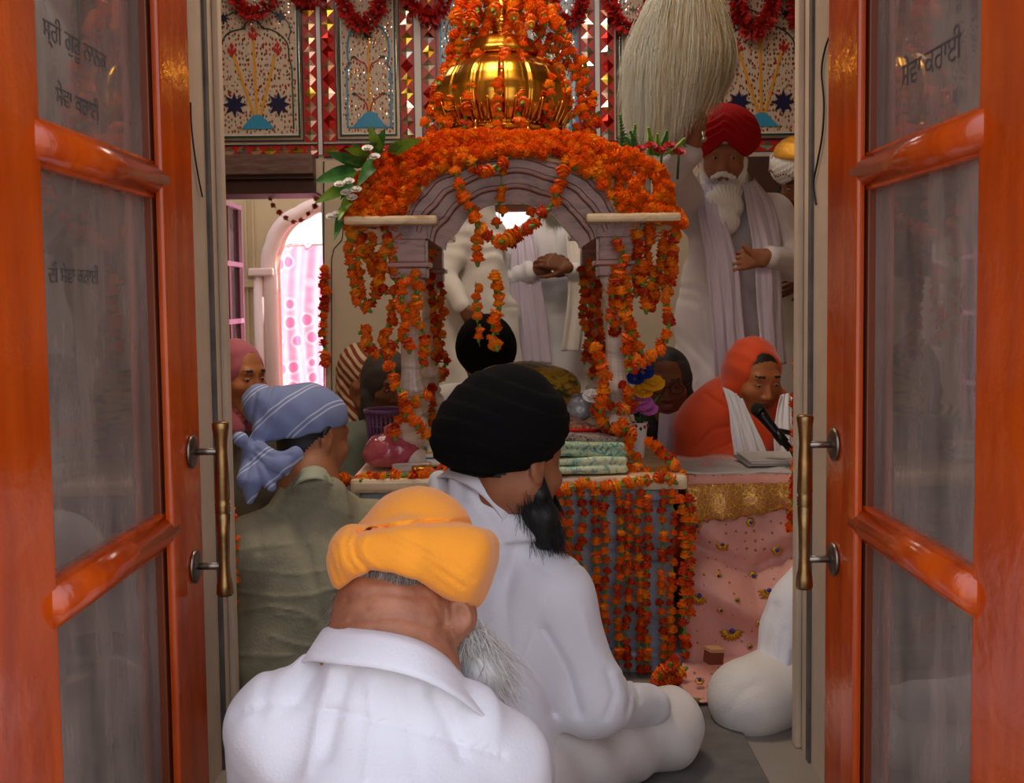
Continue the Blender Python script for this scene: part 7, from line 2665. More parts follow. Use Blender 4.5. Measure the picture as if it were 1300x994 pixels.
# ============ woman in glasses behind the vase
G_ = person('woman in glasses and dark headscarf seated behind the flower vase', (P(850, 600, 3.95).x, 3.98, 0))
hR = frame((-.12, -.95, -.18), (0, 0, 1))
hc = P(846, 487, 3.84)
neckb = hc + Vector((0, .06, -.165))
prims, W = head_prims(hc, hR, 1.08, True, neck_to=neckb, neck_r=.048)
sl, sr = neckb + Vector((-.15, .03, -.07)), neckb + Vector((.16, .03, -.07)); pel = Vector((neckb.x + .02, 4.0, .15))
tp, _ = torso_prims(pel, neckb, sr, sl, -.012, belly=.9); prims += tp
el, wl = sl + Vector((-.04, -.06, -.26)), sl + Vector((.1, -.24, -.32)); er, wr = sr + Vector((.04, -.06, -.26)), sr + Vector((-.1, -.24, -.32))
for s_, e_, w_ in ((sl, el, wl), (sr, er, wr)): prims += arm_prims(s_, e_, w_, -.008)
prims += fingers(wl, (.6, -.6, -.1), (0, 0, 1), 1, .5, .85); prims += fingers(wr, (-.6, -.6, -.1), (0, 0, 1), -1, .5, .85)
kl, kr = pel + Vector((-.2, -.2, -.04)), pel + Vector((.18, -.2, -.04)); al, ar = pel + Vector((.08, -.28, -.07)), pel + Vector((-.1, -.3, -.07))
for h_, k_, a_ in ((pel + Vector((-.08, -.05, -.03)), kl, al), (pel + Vector((.08, -.05, -.03)), kr, ar)): prims += leg_prims(h_, k_, a_, -.014)
sdf_mesh('body', prims, .0045, [SK_DARK, LIP, BROW], G_, paint=[lips_paint(W, hR, 1.08), brow_paint(W, hR, 1.08), hairline_paint(W, hR, 1.08, 2, .06, .04)])
eyes(W, hR, G_, 1.02)
DKS = mat('dark_brown_scarf', (58, 48, 46), rough=.85, var=.25, vscale=12)
hood('headscarf', W, hR, DKS, G_, 1.02, open_=(.066, .10, .10), oc=(0, .135, -.005))
q = MB()
for sx in (-1, 1):
    q.tube([W(sx * .031 + .023 * math.cos(a), .108, .010 + .017 * math.sin(a)) for a in [2 * PI * k / 18 for k in range(18)]], .0017, 6, closed=True)
    q.tube([W(sx * .054, .106, .014), W(sx * .074, .06, .014), W(sx * .08, .0, .012)], .0015, 6)
q.tube([W(-.008, .108, .014), W(0, .11, .017), W(.008, .108, .014)], .0017, 6)
q.build('glasses', [MIC], G_)
sp, _ = torso_prims(pel, neckb + Vector((0, 0, -.02)), sr, sl, .014); sp += [RC(sl, el, .066, .055, .04), RC(el, wl, .05, .038, .04), RC(sr, er, .066, .055, .04), RC(er, wr, .05, .038, .04)]
DKF = brocade('dark_floral_kameez', (36, 30, 36), (70, 56, 62), (130, 110, 116), 40, 0, .8)
sdf_mesh('tunic', sp, .007, [DKF], G_, mods=[folds((.5, .5, .5), 50, .004, 3)])
sdf_mesh('trousers', [EL(pel, (.18, .18, .12), None, .05)] + leg_prims(pel + Vector((-.08, -.05, -.03)), kl, al, .02) + leg_prims(pel + Vector((.08, -.05, -.03)), kr, ar, .02), .012, [DKF], G_)
panel('lilac_stole', [pp((838, 524, 3.75), (836, 550, 3.72), (834, 590, 3.69)), pp((848, 526, 3.72), (850, 555, 3.69), (850, 592, 3.66)), pp((860, 522, 3.74), (864, 550, 3.71), (866, 590, 3.68))], LILAC, G_, 18, 26, .005, 3)
# ============ standing man in the red turban waving the whisk
H = person('tall bearded man in red turban and white robes raising the whisk', (P(930, 500, 4.12).x, 4.15, 0))
YH = 4.12
hR = frame((-.16, -.95, -.16), (.03, -.05, 1))
hc = P(918, 203, YH)
neckb = hc + Vector((.03, .05, -.175))
prims, W = head_prims(hc, hR, 1.13, neck_to=neckb, neck_r=.056)
sl, sr = P(880, 268, YH + .03), P(984, 274, YH + .04); pel = Vector((neckb.x, YH + .07, .98))
tp, _ = torso_prims(pel, neckb, sr, sl, -.012, belly=1.1); prims += tp
# raised right arm (left in the picture), bent across the belly the other
er_, wr_ = P(852, 222, 3.86), P(881, 181, 3.74)
el_, wl_ = P(1006, 336, YH - .03), P(976, 325, YH - .2)
prims += arm_prims(sl, er_, wr_, -.004) + arm_prims(sr, el_, wl_, -.004)
# fist round the whisk handle
GA, GB = P(893, 176, 3.70), P(868, 60, 3.70)
gd = (GB - GA).normalized()
gc = P(884, 153, 3.70)
prims += [RC(wr_, P(884, 168, 3.72), .027, .027, .02), EL(gc + Vector((.004, .022, 0)), (.026, .02, .042), None, .012)]
for k in range(4):
    o_ = gc + gd * (.026 - .0185 * k)
    r_ = .0098 - .0008 * (k == 3)
    a1 = o_ + Vector((-.026, .018, 0)); a2 = o_ + Vector((-.022, -.014, 0)); a3 = o_ + Vector((.004, -.022, -.002)); a4 = o_ + Vector((.020, -.010, -.003))
    prims += [RC(o_ + Vector((.0, .032, .0)), a1, r_ * 1.15, r_ * 1.08, .004), RC(a1, a2, r_ * 1.08, r_, .003), RC(a2, a3, r_, r_ * .92, .003), RC(a3, a4, r_ * .92, r_ * .8, .003)]
tb = gc + Vector((.024, .01, -.02))
prims += [RC(tb, gc + Vector((.026, -.014, .006)), .0125, .0105, .006), RC(gc + Vector((.026, -.014, .006)), gc + Vector((.008, -.026, .030)), .0105, .0085, .003)]
# open hand lying on the belly
prims += fingers(wl_, (P(948, 326, YH - .2) - P(976, 322, YH - .2)), (0, -1, .12), -1, .16, 1.08, .3, curls=(.10, .14, .2, .3), thumb_dir=(-.72, -.2, .62), thumb_curl=.2)
for sx in (-1, 1):
    h_ = pel + Vector((sx * .09, 0, -.04)); k_ = pel + Vector((sx * .1, -.02, -.46)); a_ = Vector((pel.x + sx * .1, YH + .09, .08))
    prims += leg_prims(h_, k_, a_, -.01); prims += [RC(a_ + Vector((0, .02, -.035)), a_ + Vector((sx * .02, -.17, -.05)), .036, .028, .02)]
sdf_mesh('body', prims, .0042, [SK_BROWN, LIP, GREYHAIR], H, paint=[lips_paint(W, hR, 1.13)])
eyes(W, hR, H, 1.13, (-.1, -.15))
front_turban(W, hR, 1.13, REDT, H, size=(.126, .132, .104), step=.026, amp=.0045, lean=.004)
q = MB(); a = W(-.016, .108, .066); b = W(.016, .108, .066); c = W(0, .112, .088)
sdf_mesh('under_turban', [EL(W(0, .072, .078), (.03, .026, .028), hR, .01)], .004, [COTTON], H)
sdf_mesh('beard_base', [EL(W(0, .075, -.115), (.08, .05, .05), hR, .03), EL(W(.004, .115, -.16), (.088, .045, .07), hR, .03), EL(W(.006, .15, -.21), (.075, .04, .05), hR, .03),
                        RC(W(-.072, .02, -.0), W(-.05, .055, -.1), .016, .03, .02), RC(W(.072, .02, -.0), W(.05, .055, -.1), .016, .03, .02), RC(W(-.035, .09, -.055), W(0, .1, -.042), .009, .011, .01), RC(W(.035, .09, -.055), W(0, .1, -.042), .009, .011, .01)],
         .0045, [mat('bright_white_hair', (232, 228, 222), rough=.6)], H, mods=[folds((1, 0, .1), 260, .003, 2, 3), lumps(.003, 50, 2)])
hair_mesh('beard', beard_strands(W, hR, 1500, .17, .5, 1.13, (0, .05, -1), .003, True, .2, True, 8), [BEARDW[0], mat('bright_white_hair', (232, 228, 222))], H, .0009)
# kurta
pel2 = pel + Vector((0, 0, -.1))
sp, _ = torso_prims(pel, neckb + Vector((0, 0, -.02)), sr, sl, .024, belly=1.12)
sp += [RC(pel, Vector((pel.x - .02, YH + .06, .55)), .19, .22, .08, flat=((0, 1, 0), 1.5)), RC(Vector((pel.x - .02, YH + .06, .55)), Vector((pel.x - .03, YH + .06, .42)), .22, .225, .05, flat=((0, 1, 0), 1.5))]
sp += [RC(sl, er_.lerp(wr_, .15), .074, .060, .05), RC(er_.lerp(wr_, .1), P(876, 196, 3.76), .052, .046, .03), RC(P(858, 214, 3.84), P(848, 236, 3.86), .04, .03, .03), RC(sr, el_, .072, .058, .05), RC(el_, wl_.lerp(el_, .12), .056, .044, .04)]
sp.append(BX(Vector((pel.x, YH, .34)), (.4, .4, .08), .01, None, .01, op=-1))
KR = mat('off_white_kurta', (214, 204, 210), rough=.85, sheen=.2, bump=.25, bscale=160)
sdf_mesh('kurta', sp, .0065, [KR], H, mods=[folds((1, .1, 0), 46, .007, 3, 1.4, zlim=(.6, 1.5)), lumps(.004, 16, 3), folds((.8, .1, .5), 90, .002, 7, 2),
                                              crease([(872, 270), (866, 330), (870, 400), (880, 470), (892, 520)], 3.95, .010, .012), crease([(884, 300), (890, 380), (896, 460)], 3.95, .008, .010)])
sdf_mesh('trousers', [RC(pel + Vector((sx * .09, 0, -.3)), Vector((pel.x + sx * .1, YH + .09, .11)), .10, .062, .03) for sx in (-1, 1)], .01, [COTTON2], H, mods=[lumps(.004, 20, 3)])
# long stole round the neck, two panels down the front
ST = YH - .17
panel('stole', [pp((893, 222, YH - .0), (886, 262, YH - .10), (896, 330, ST - .02), (902, 400, ST - .02), (908, 487, ST)), pp((900, 226, YH - .06), (904, 270, YH - .15), (920, 330, ST - .04), (926, 400, ST - .03), (930, 488, ST)),
                pp((908, 236, YH - .1), (922, 282, YH - .16), (938, 345, ST - .03), (944, 410, ST - .02), (952, 486, ST))], LILAC, H, 30, 70, .006, 3.2, .0012)
panel('stole', [pp((942, 232, YH - .09), (948, 270, YH - .15), (957, 330, ST - .02), (962, 400, ST), (968, 462, ST)), pp((954, 230, YH - .04), (966, 270, YH - .12), (975, 330, ST - .02), (980, 400, ST), (984, 464, ST)),
                pp((958, 226, YH + .02), (984, 262, YH - .06), (993, 325, ST + .05), (994, 400, ST + .05), (998, 462, ST + .05))], LILAC, H, 26, 60, .006, 2.6, .0012)
# steel bangle and wristwatch
q = MB(); wd = (wr_ - er_).normalized(); X = wd.orthogonal().normalized(); Y_ = wd.cross(X)
q.tube([P(876, 184, 3.745) + (X * math.cos(a) + Y_ * math.sin(a)) * .034 for a in [2 * PI * k / 28 for k in range(28)]], .0032, 8, closed=True); q.build('steel_bangle', [mat('bright_steel', (220, 220, 225), rough=.15, metal=1)], H)
q = MB(); wd = (wl_ - el_).normalized(); X = wd.orthogonal().normalized(); Y_ = wd.cross(X); wc_ = wl_.lerp(el_, .10)
q.tube([wc_ + (X * math.cos(a) + Y_ * math.sin(a)) * .033 for a in [2 * PI * k / 28 for k in range(28)]], .006, 8, closed=True); q.build('wristwatch', [mat('gold_watch', (190, 150, 60), rough=.3, metal=.9)], H)

# the whisk
wk = thing('fly_whisk', 'large white hair whisk held up by the red-turbaned man', 'fly whisk', GA)
q = MB(); SIL = mat('silver_handle', (210, 205, 200), rough=.2, metal=1)
T0 = P(862, -26, 3.70); hd = (T0 - GA); hl = hd.length
q.lathe([(0, -.012), (.010, -.009), (.013, 0), (.010, .008), (.007, .014), (.010, .02), (.0075, .03), (.0075, hl - .08), (.012, hl - .07), (.009, hl - .06), (.016, hl - .03), (.02, hl), (.012, hl + .01), (0, hl + .012)], 20, GA, axis=hd)
attach(q.build('handle', [SIL], None), wk)
rg = np.random.default_rng(12); st = []
base = P(866, -22, 3.70)
mis = []
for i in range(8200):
    u = rg.uniform(-1, 1); mis.append(int(rg.choice([0, 1, 2, 3], p=[.3, .4, .02, .28] if u < -.35 else ([.45, .1, .25, .2] if u < .4 else [.35, .1, .5, .05])))); v = rg.uniform(-1, 1)  # whiter strands at left, straw at right: lit side painted into the hair colour
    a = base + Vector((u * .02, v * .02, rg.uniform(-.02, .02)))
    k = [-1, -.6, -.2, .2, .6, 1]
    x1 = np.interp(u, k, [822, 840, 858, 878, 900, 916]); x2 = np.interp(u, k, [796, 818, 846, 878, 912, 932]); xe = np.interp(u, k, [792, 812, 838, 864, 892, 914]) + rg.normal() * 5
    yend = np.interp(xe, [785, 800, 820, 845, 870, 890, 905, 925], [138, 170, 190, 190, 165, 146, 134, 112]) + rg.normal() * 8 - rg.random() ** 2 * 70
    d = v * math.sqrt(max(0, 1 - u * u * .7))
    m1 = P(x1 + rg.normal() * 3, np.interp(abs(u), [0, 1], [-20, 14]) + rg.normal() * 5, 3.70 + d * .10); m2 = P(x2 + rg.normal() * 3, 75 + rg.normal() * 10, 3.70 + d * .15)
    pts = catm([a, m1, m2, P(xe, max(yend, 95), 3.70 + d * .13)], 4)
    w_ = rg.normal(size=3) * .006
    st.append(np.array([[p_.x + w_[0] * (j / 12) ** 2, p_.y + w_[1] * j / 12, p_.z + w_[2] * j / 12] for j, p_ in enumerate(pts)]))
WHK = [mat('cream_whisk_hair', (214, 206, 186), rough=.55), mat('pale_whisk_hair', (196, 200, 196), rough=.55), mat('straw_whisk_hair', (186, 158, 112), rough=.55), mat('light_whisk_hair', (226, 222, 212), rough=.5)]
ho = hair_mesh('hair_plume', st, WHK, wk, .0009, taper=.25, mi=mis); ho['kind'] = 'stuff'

# ============ man in the fringed gold headdress
I_ = person('black-bearded man in gold-topped fringed headdress standing behind the red turban', (P(1018, 400, 4.68).x, 4.68, 0))
YI = 4.64
hR = frame((-.35, -.85, -.38), (0, -.1, 1)); hc = P(1014, 236, YI); neckb = hc + Vector((.02, .07, -.17))
prims, W = head_prims(hc, hR, 1.05, neck_to=neckb, neck_r=.055)
sl, sr = neckb + Vector((-.17, .0, -.07)), neckb + Vector((.2, .03, -.07)); pel = Vector((neckb.x, YI + .08, .98))
tp, _ = torso_prims(pel, neckb, sr, sl, -.012); prims += tp
e1, w1_ = P(990, 352, YI), P(1004, 352, YI - .2); e2, w2_ = Vector((sr.x + .05, YI, 1.12)), P(1026, 350, YI - .2)
prims += arm_prims(sl, e1, w1_, -.006) + arm_prims(sr, e2, w2_, -.006)
prims += fingers(w1_, (.7, -.3, -.45), (-.3, -1, .1), 1, .4); prims += fingers(w2_, (-.7, -.3, -.35), (.3, -1, .1), -1, .4)
for sx in (-1, 1):
    h_ = pel + Vector((sx * .09, 0, -.04)); a_ = Vector((pel.x + sx * .1, YI + .09, .08)); prims += leg_prims(h_, pel + Vector((sx * .1, -.02, -.46)), a_, -.01) + [RC(a_ + Vector((0, .02, -.035)), a_ + Vector((0, -.17, -.05)), .036, .028, .02)]
sdf_mesh('body', prims, .0052, [SK_DARK, LIP, BROW], I_, paint=[lips_paint(W, hR, 1.05), brow_paint(W, hR, 1.05)])
eyes(W, hR, I_, 1.05, (0, -.3))
front_turban(W, hR, 1.05, COTTON2, I_, size=(.115, .125, .095))
GCL = mat('gold_thread_cap', (226, 160, 50), rough=.35, metal=.6, bump=1.0, bscale=160)
sdf_mesh('gold_cap', [EL(W(0, -.01, .135), (.112, .12, .082), hR, .01), PLANE(W(0, 0, .135), hR @ Vector((0, .05, -1)), .01)], .005, [GCL], I_, mods=[folds(hR @ Vector((1, 1, 0)), 220, .002, 2)])
q = MB()
for k in range(60):
    a = 2 * PI * k / 60; r1, r2 = .118, .126
    if math.sin(a) < -.35: continue
    L_ = .058 + .008 * math.sin(a * 9)
    q.tube([W(r1 * math.cos(a), -.01 + r2 * math.sin(a), .135), W(r1 * 1.05 * math.cos(a), -.01 + r2 * 1.05 * math.sin(a), .135 - L_)], .0013, 5, 0)
    q.sphere(W(r1 * 1.05 * math.cos(a), -.01 + r2 * 1.05 * math.sin(a), .135 - L_), .0042, 1, 5)
q.build('bead_fringe', [mat('pearl_thread', (220, 216, 214), rough=.3), mat('maroon_bead', (110, 40, 30), rough=.3)], I_)
sdf_mesh('beard', [EL(W(0, .062, -.095), (.07, .05, .06), hR, .03), EL(W(0, .06, -.13), (.055, .045, .05), hR, .03), RC(W(-.075, .0, -.02), W(-.05, .05, -.1), .018, .03, .02), RC(W(.075, .0, -.02), W(.05, .05, -.1), .018, .03, .02), RC(W(-.03, .095, -.05), W(.03, .095, -.05), .008, .008, .01)], .005, [BEARDB[0]], I_, mods=[lumps(.004, 60, 2)])
hair_mesh('beard_hair', beard_strands(W, hR, 500, .07, .35, 1.05, (0, .05, -1), .003, True, .2, True, 9), BEARDB, I_, .0009)
sp, _ = torso_prims(pel, neckb + Vector((0, 0, -.02)), sr, sl, .02); sp += [RC(pel, Vector((pel.x, YI + .06, .5)), .18, .22, .06, flat=((0, 1, 0), 1.5)), RC(sl, e1, .07, .056, .05), RC(e1, w1_, .054, .042, .04), RC(sr, e2, .07, .056, .05), RC(e2, w2_, .054, .042, .04)]
sdf_mesh('kurta', sp, .008, [COTTON2], I_, mods=[folds((1, .1, .1), 46, .005, 3, 1.2), lumps(.004, 16, 3)])
sdf_mesh('trousers', [RC(pel + Vector((sx * .09, 0, -.3)), Vector((pel.x + sx * .1, YI + .09, .11)), .10, .062, .03) for sx in (-1, 1)], .012, [mat('tan_trousers', (150, 124, 96), rough=.85)], I_)

# ============ the two men standing behind the canopy
def standing(label, loc, YJ, hpx, shl, shr, arms, clothm, seed, beard=None, skin=SK_DARK, turbm=COTTON, fwd=(0, -.95, -.3), hands=()):
    o = person(label, loc)
    hR = frame(fwd, (0, -.1, 1)); hc = P(*hpx, YJ); neckb = hc + Vector((0, .06, -.17))
    prims, W = head_prims(hc, hR, 1.04, neck_to=neckb, neck_r=.055)
    sl, sr = shl, shr; pel = Vector(((sl.x + sr.x) / 2, YJ + .08, .96))
    tp, _ = torso_prims(pel, neckb, sr, sl, -.012); prims += tp
    (e1, w1), (e2, w2) = arms
    prims += arm_prims(sl, e1, w1, -.004) + arm_prims(sr, e2, w2, -.004)
    for h in hands: prims += h
    for sx in (-1, 1):
        a_ = Vector((pel.x + sx * .1, YJ + .09, .08)); prims += leg_prims(pel + Vector((sx * .09, 0, -.04)), pel + Vector((sx * .1, -.02, -.46)), a_, -.01) + [RC(a_ + Vector((0, .02, -.035)), a_ + Vector((0, -.17, -.05)), .036, .028, .02)]
    sdf_mesh('body', prims, .005, [skin, LIP, BROW], o, paint=[lips_paint(W, hR, 1.04), brow_paint(W, hR, 1.04)])
    eyes(W, hR, o, 1.04, (0, -.3))
    front_turban(W, hR, 1.04, turbm, o, res=.006)
    sp, _ = torso_prims(pel, neckb + Vector((0, 0, -.02)), sr, sl, .024, belly=1.1)
    sp += [RC(pel, Vector((pel.x, YJ + .06, .5)), .19, .23, .06, flat=((0, 1, 0), 1.5)), RC(sl, e1, .070, .056, .016), RC(e1, w1.lerp(e1, .1), .056, .042, .016), RC(sr, e2, .070, .056, .016), RC(e2, w2.lerp(e2, .1), .056, .042, .016)]
    sdf_mesh('kurta', sp, .0065, [clothm], o, mods=[folds((1, .1, .1), 46, .008, seed, 1.3), lumps(.006, 15, seed), folds((.3, .1, 1), 70, .005, seed + 2, 2, mask=lambda p: (p[:, 2] > 1.0) * 1.0)])
    sdf_mesh('trousers', [RC(pel + Vector((sx * .09, 0, -.3)), Vector((pel.x + sx * .1, YJ + .09, .11)), .10, .062, .03) for sx in (-1, 1)], .012, [COTTON2], o)
    return o, W, hR, pel


YJ = 4.98
w1, w2 = P(680, 342, YJ - .22), P(722, 340, YJ - .25)
J, W, hR, pel = standing('white-bearded man with clasped hands standing behind the canopy, right of two', (P(690, 400, YJ).x, YJ, 0), YJ, (704, 215), P(646, 314, YJ + .03), P(744, 312, YJ + .03),
                         ((P(622, 362, YJ - .05), w1), (P(752, 372, YJ - .03), w2)), COTTON, 4, skin=SK_DARK, fwd=(.15, -.9, -.4),
                         hands=(fingers(w1, P(716, 324, YJ - .24) - w1, (-.2, -1, .3), 1, .55, 1.1, curls=(.5, .55, .6, .7)), fingers(w2, P(690, 328, YJ - .27) - w2, (.1, -1, .4), -1, .55, 1.1, curls=(.5, .55, .6, .7))))
hair_mesh('beard', beard_strands(W, hR, 1400, .24, .3, 1.04, (0, .1, -1), .003, True, .12, True, 18), [mat('yellow_grey_hair', (170, 158, 130), rough=.6), BEARDW[1]], J, .0012)
sdf_mesh('beard_base', [EL(W(0, .07, -.11), (.055, .04, .08), hR, .03), EL(W(0, .065, -.2), (.045, .032, .09), hR, .03)], .006, [mat('yellow_grey_hair', (170, 158, 130))], J, mods=[folds((1, 0, .1), 260, .002, 2, 2)])
panel('shawl', [pp((656, 290, YJ + .02), (650, 315, YJ - .14), (648, 380, YJ - .17), (652, 460, YJ - .17)), pp((664, 288, YJ - .08), (664, 320, YJ - .17), (668, 380, YJ - .2), (674, 460, YJ - .2)), pp((676, 290, YJ - .12), (682, 320, YJ - .18), (690, 380, YJ - .2), (700, 462, YJ - .19))], LILAC, J, 26, 60, .008, 3)
panel('shawl', [pp((716, 280, YJ - .1), (720, 330, YJ - .19), (720, 380, YJ - .22), (712, 446, YJ - .22)), pp((738, 276, YJ - .04), (740, 330, YJ - .18), (742, 380, YJ - .2), (734, 446, YJ - .2)), pp((750, 285, YJ + .02), (754, 330, YJ - .1), (756, 380, YJ - .12), (752, 446, YJ - .12))], COTTON2, J, 26, 60, .008, 2.6)
q = MB(); wd = (w1 - P(622, 362, YJ - .05)).normalized(); X = wd.orthogonal().normalized(); Y_ = wd.cross(X)
q.tube([w1 - wd * .02 + (X * math.cos(a) + Y_ * math.sin(a)) * .032 for a in [2 * PI * k / 24 for k in range(24)]], .006, 8, closed=True); q.build('wristwatch', [MIC], J)

YK = 4.62
wk1, wk2 = P(588, 392, YK - .16), Vector((P(612, 385, YK).x, YK + .02, 1.0))
standing('man in cream white kurta standing behind the canopy, left of two', (P(600, 400, YK).x, YK, 0), YK, (604, 212), P(588, 302, YK + .03), P(622, 304, YK + .12),
         ((P(562, 350, YK - .06), wk1), (Vector((P(632, 380, YK).x, YK + .14, 1.1)), wk2)), COTTON2, 9, fwd=(.3, -.9, -.3), turbm=mat('navy_turban_cloth', (36, 40, 70), rough=.85),
         hands=(fingers(wk1, (.7, -.2, -.5), (-.2, -1, 0), 1, .4), fingers(wk2, (.1, -.6, -.7), (0, -1, .2), -1, .4)))

# ============ the priest behind the scripture
YL = 4.12
L_ = person('priest in black turban seated behind the scripture inside the canopy', (P(616, 560, YL).x, YL + .02, 0))
hR = frame((.1, -.72, -.68), (0, -.6, .8)); hc = P(618, 462, YL); neckb = hc + Vector((-.01, .12, -.12))
prims, W = head_prims(hc, hR, 1.04, neck_to=neckb, neck_r=.055)
sl, sr = neckb + Vector((-.18, .02, -.06)), neckb + Vector((.18, .02, -.06)); pel = Vector((neckb.x, YL + .24, .24))
tp, _ = torso_prims(pel, neckb, sr, sl, -.012); prims += tp
e1, w1 = sl + Vector((-.03, -.06, -.24)), sl + Vector((.08, -.24, -.16)); e2, w2 = sr + Vector((.03, -.06, -.24)), sr + Vector((-.08, -.24, -.16))
prims += arm_prims(sl, e1, w1, -.006) + arm_prims(sr, e2, w2, -.006) + fingers(w1, (.6, -.5, -.1), (0, 0, 1), 1, .4, .95) + fingers(w2, (-.6, -.5, -.1), (0, 0, 1), -1, .4, .95)
kl, kr = pel + Vector((-.17, -.08, -.1)), pel + Vector((.2, -.08, -.1)); al, ar = pel + Vector((.08, -.12, -.15)), pel + Vector((-.1, -.14, -.15))
for h_, k_, a_ in ((pel + Vector((-.08, -.02, -.05)), kl, al), (pel + Vector((.08, -.02, -.05)), kr, ar)): prims += leg_prims(h_, k_, a_, -.014)
sdf_mesh('body', prims, .0055, [SK_BROWN, LIP, BROW], L_, paint=[lips_paint(W, hR, 1.04), brow_paint(W, hR, 1.04)])
front_turban(W, hR, 1.04, BLACKT, L_, size=(.112, .125, .110), res=.0045)
sdf_mesh('beard', [EL(W(0, .06, -.1), (.06, .045, .06), hR, .03)], .006, [BEARDB[0]], L_, mods=[lumps(.004, 60, 2)])
sp, _ = torso_prims(pel, neckb + Vector((0, 0, -.02)), sr, sl, .022); sp += [RC(sl, e1, .07, .056, .05), RC(e1, w1, .054, .042, .04), RC(sr, e2, .07, .056, .05), RC(e2, w2, .054, .042, .04)]
sdf_mesh('kurta', sp, .008, [COTTON2], L_, mods=[folds((.7, .1, .5), 50, .005, 3, 1.2)])
sdf_mesh('trousers', [EL(pel, (.18, .17, .12), None, .05)] + leg_prims(pel + Vector((-.08, -.02, -.05)), kl, al, .02) + leg_prims(pel + Vector((.08, -.02, -.05)), kr, ar, .02), .012, [COTTON2], L_)
q = MB(); q.box((neckb.x - .4, YL + .04, 0), (neckb.x + .4, YL + .42, .11), 0, bev=.02)
tag(q.build('floor_cushion', [mat('maroon_cushion', (96, 30, 36), rough=.9)]), 'maroon seat cushion under the priest behind the canopy', 'cushion')

# ============ two women on the left behind the canopy
def striped_scarf(name, a, b, f_=60.):
    T = NT(name); bb = T.b
    tc = T.n('ShaderNodeTexCoord'); mp = T.n('ShaderNodeMapping'); mp.inputs['Rotation'].default_value = (.4, .7, .3); T.l(tc.outputs['Object'], mp.inputs[0])
    wv = T.n('ShaderNodeTexWave', Scale=f_ / 6, Distortion=3.0, Detail=1.0); T.l(mp.outputs[0], wv.inputs['Vector'])
    T.l(ramp(T, wv.outputs['Fac'], [(.0, a), (.42, a), (.55, b), (1, b)]), bb.inputs['Base Color']); bb.inputs['Roughness'].default_value = .8
    return T.m


def seated_woman(label, YM, hpx, fwd, scarfm, dressm, skin, seed, s=.98, stole=None, open_=(.064, .10, .10), face=True, drop=.18):
    hc = P(*hpx, YM); o = person(label, (hc.x, YM + .12, 0))
    hR = frame(fwd, (0, 0, 1)); bk = Vector((fwd[0], fwd[1], 0)).normalized(); lt_ = Vector((bk.y, -bk.x, 0))
    neckb = hc - bk * .05 + Vector((0, 0, -.165)); prims, W = head_prims(hc, hR, s, True, neck_to=neckb, neck_r=.047)
    sl, sr = neckb - lt_ * .15 + Vector((0, 0, -.07)), neckb + lt_ * .15 + Vector((0, 0, -.07)); pel = neckb - bk * .1; pel.z = .15
    tp, _ = torso_prims(pel, neckb, sl, sr, -.012, belly=.9); prims += tp
    arms = []
    for sgn, sh_ in ((-1, sl), (1, sr)):
        e = sh_ + lt_ * sgn * .03 + bk * .08 + Vector((0, 0, -.25)); w = sh_ - lt_ * sgn * .1 + bk * .26 + Vector((0, 0, -.3)); arms.append((sh_, e, w))
        prims += arm_prims(sh_, e, w, -.008) + fingers(w, bk * .6 - lt_ * sgn * .6, (0, 0, 1), -sgn, .5, .85)
    legs = []
    for sgn in (-1, 1):
        h_ = pel + lt_ * sgn * .08; k_ = pel + lt_ * sgn * .17 + bk * .22 + Vector((0, 0, -.05)); a_ = pel - lt_ * sgn * .1 + bk * .3 + Vector((0, 0, -.08)); legs.append((h_, k_, a_)); prims += leg_prims(h_, k_, a_, -.014)
    sdf_mesh('body', prims, .005, [skin, LIP, BROW], o, paint=[lips_paint(W, hR, s), brow_paint(W, hR, s), hairline_paint(W, hR, s, 2, .06, .04)])
    eyes(W, hR, o, s)
    hood('headscarf', W, hR, scarfm, o, s, open_=open_, oc=(0, .135, -.005), res=.005)
    sp, _ = torso_prims(pel, neckb + Vector((0, 0, -.02)), sl, sr, .016)
    for (a, b, c) in arms: sp += [RC(a, b, .066, .055, .04), RC(b, c, .05, .038, .04)]
    sdf_mesh('tunic', sp, .007, [dressm], o, mods=[folds((.5, .5, .5), 50, .005, seed), lumps(.003, 30, seed)])
    tp2 = [EL(pel, (.18, .18, .12), None, .05)]
    for (a, b, c) in legs: tp2 += leg_prims(a, b, c, .02)
    sdf_mesh('trousers', tp2, .012, [dressm], o)
    return o, W, hR


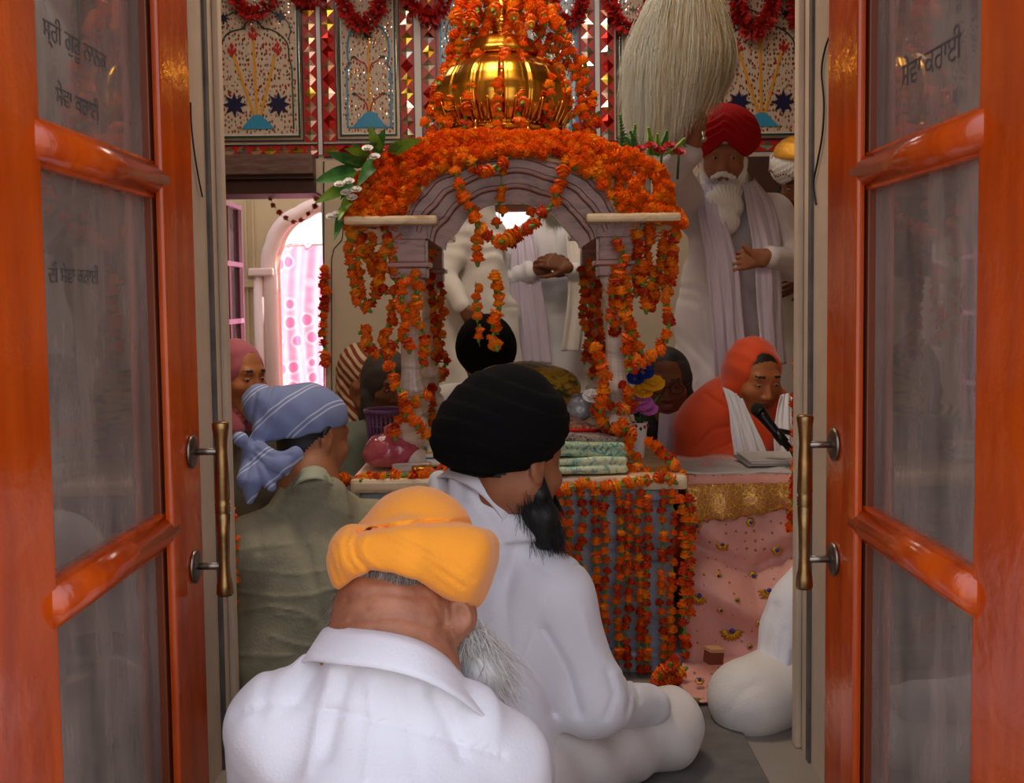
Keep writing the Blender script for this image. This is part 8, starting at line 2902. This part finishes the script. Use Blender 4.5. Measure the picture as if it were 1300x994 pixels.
STRI = striped_scarf('cream_red_striped_scarf', (196, 176, 140), (130, 44, 24))
seated_woman('woman in cream and red striped shawl seated behind the left front column', 4.66, (459, 477), (.5, -.8, -.3), STRI, STRI, SK_BROWN, 3, 1.1, open_=(.055, .09, .08))
REDC = mat('dark_red_cloth', (130, 20, 24), rough=.8)
SHEER = mat('sheer_grey_green_cloth', (112, 118, 104), rough=.7, var=.25, vscale=14)
seated_woman('dark-haired woman in grey-green dress seated behind the pink bag', 4.2, (492, 488), (.45, -.85, -.3), mat('dark_mesh_scarf', (60, 50, 46), rough=.8), SHEER, SK_DARK, 5, 1.08)
# ------------------------------------------------------------------ light
w = bpy.data.worlds.new('sky'); SC.world = w; w.use_nodes = True
nt = w.node_tree; bg = nt.nodes['Background']
tc = nt.nodes.new('ShaderNodeTexCoord'); sp = nt.nodes.new('ShaderNodeSeparateXYZ'); cr = nt.nodes.new('ShaderNodeValToRGB')
nt.links.new(tc.outputs['Generated'], sp.inputs[0]); nt.links.new(sp.outputs['Z'], cr.inputs[0])
cr.color_ramp.elements[0].color = (.66, .62, .58, 1); cr.color_ramp.elements[1].color = (.76, .84, 1.0, 1); cr.color_ramp.elements[1].position = .6
nt.links.new(cr.outputs[0], bg.inputs[0]); bg.inputs[1].default_value = 2.1


def area(name, loc, rot, size, energy, col, sy=None):
    l = bpy.data.lights.new(name, 'AREA'); l.energy = energy; l.size = size; l.color = col
    if sy: l.shape = 'RECTANGLE'; l.size_y = sy
    o = bpy.data.objects.new(name, l); COL.objects.link(o); o.location = loc; o.rotation_euler = rot
    return o


sun = bpy.data.lights.new('sun', 'SUN'); sun.energy = 10; sun.angle = .01; sun.color = (1, .93, .84)
so = bpy.data.objects.new('sun', sun); COL.objects.link(so)
so.rotation_euler = Vector((-.25, -.72, -.65)).to_track_quat('-Z', 'Y').to_euler()
area('ceiling_fill_light', (-.2, 2.6, 2.98), (0, 0, 0), .7, 31, (1, .86, .68))  # unseen fill lights added under the ceiling to brighten the room, no fixtures
area('ceiling_fill_light', (.4, 4.3, 2.98), (0, 0, 0), .8, 11, (1, .88, .74))
area('ceiling_fill_light', (-1.2, 4.4, 2.98), (0, 0, 0), .5, 5, (1, .88, .74))

vs_ = SC.view_settings
SC.display_settings.display_device = 'sRGB'
vs_.view_transform = 'Standard'; vs_.look = 'None'; vs_.gamma = 1.0; vs_.use_curve_mapping = False
vs_.exposure = 0.0
SC.cycles.max_bounces = 8; SC.cycles.transparent_max_bounces = 12
SC.cycles.use_denoising = True
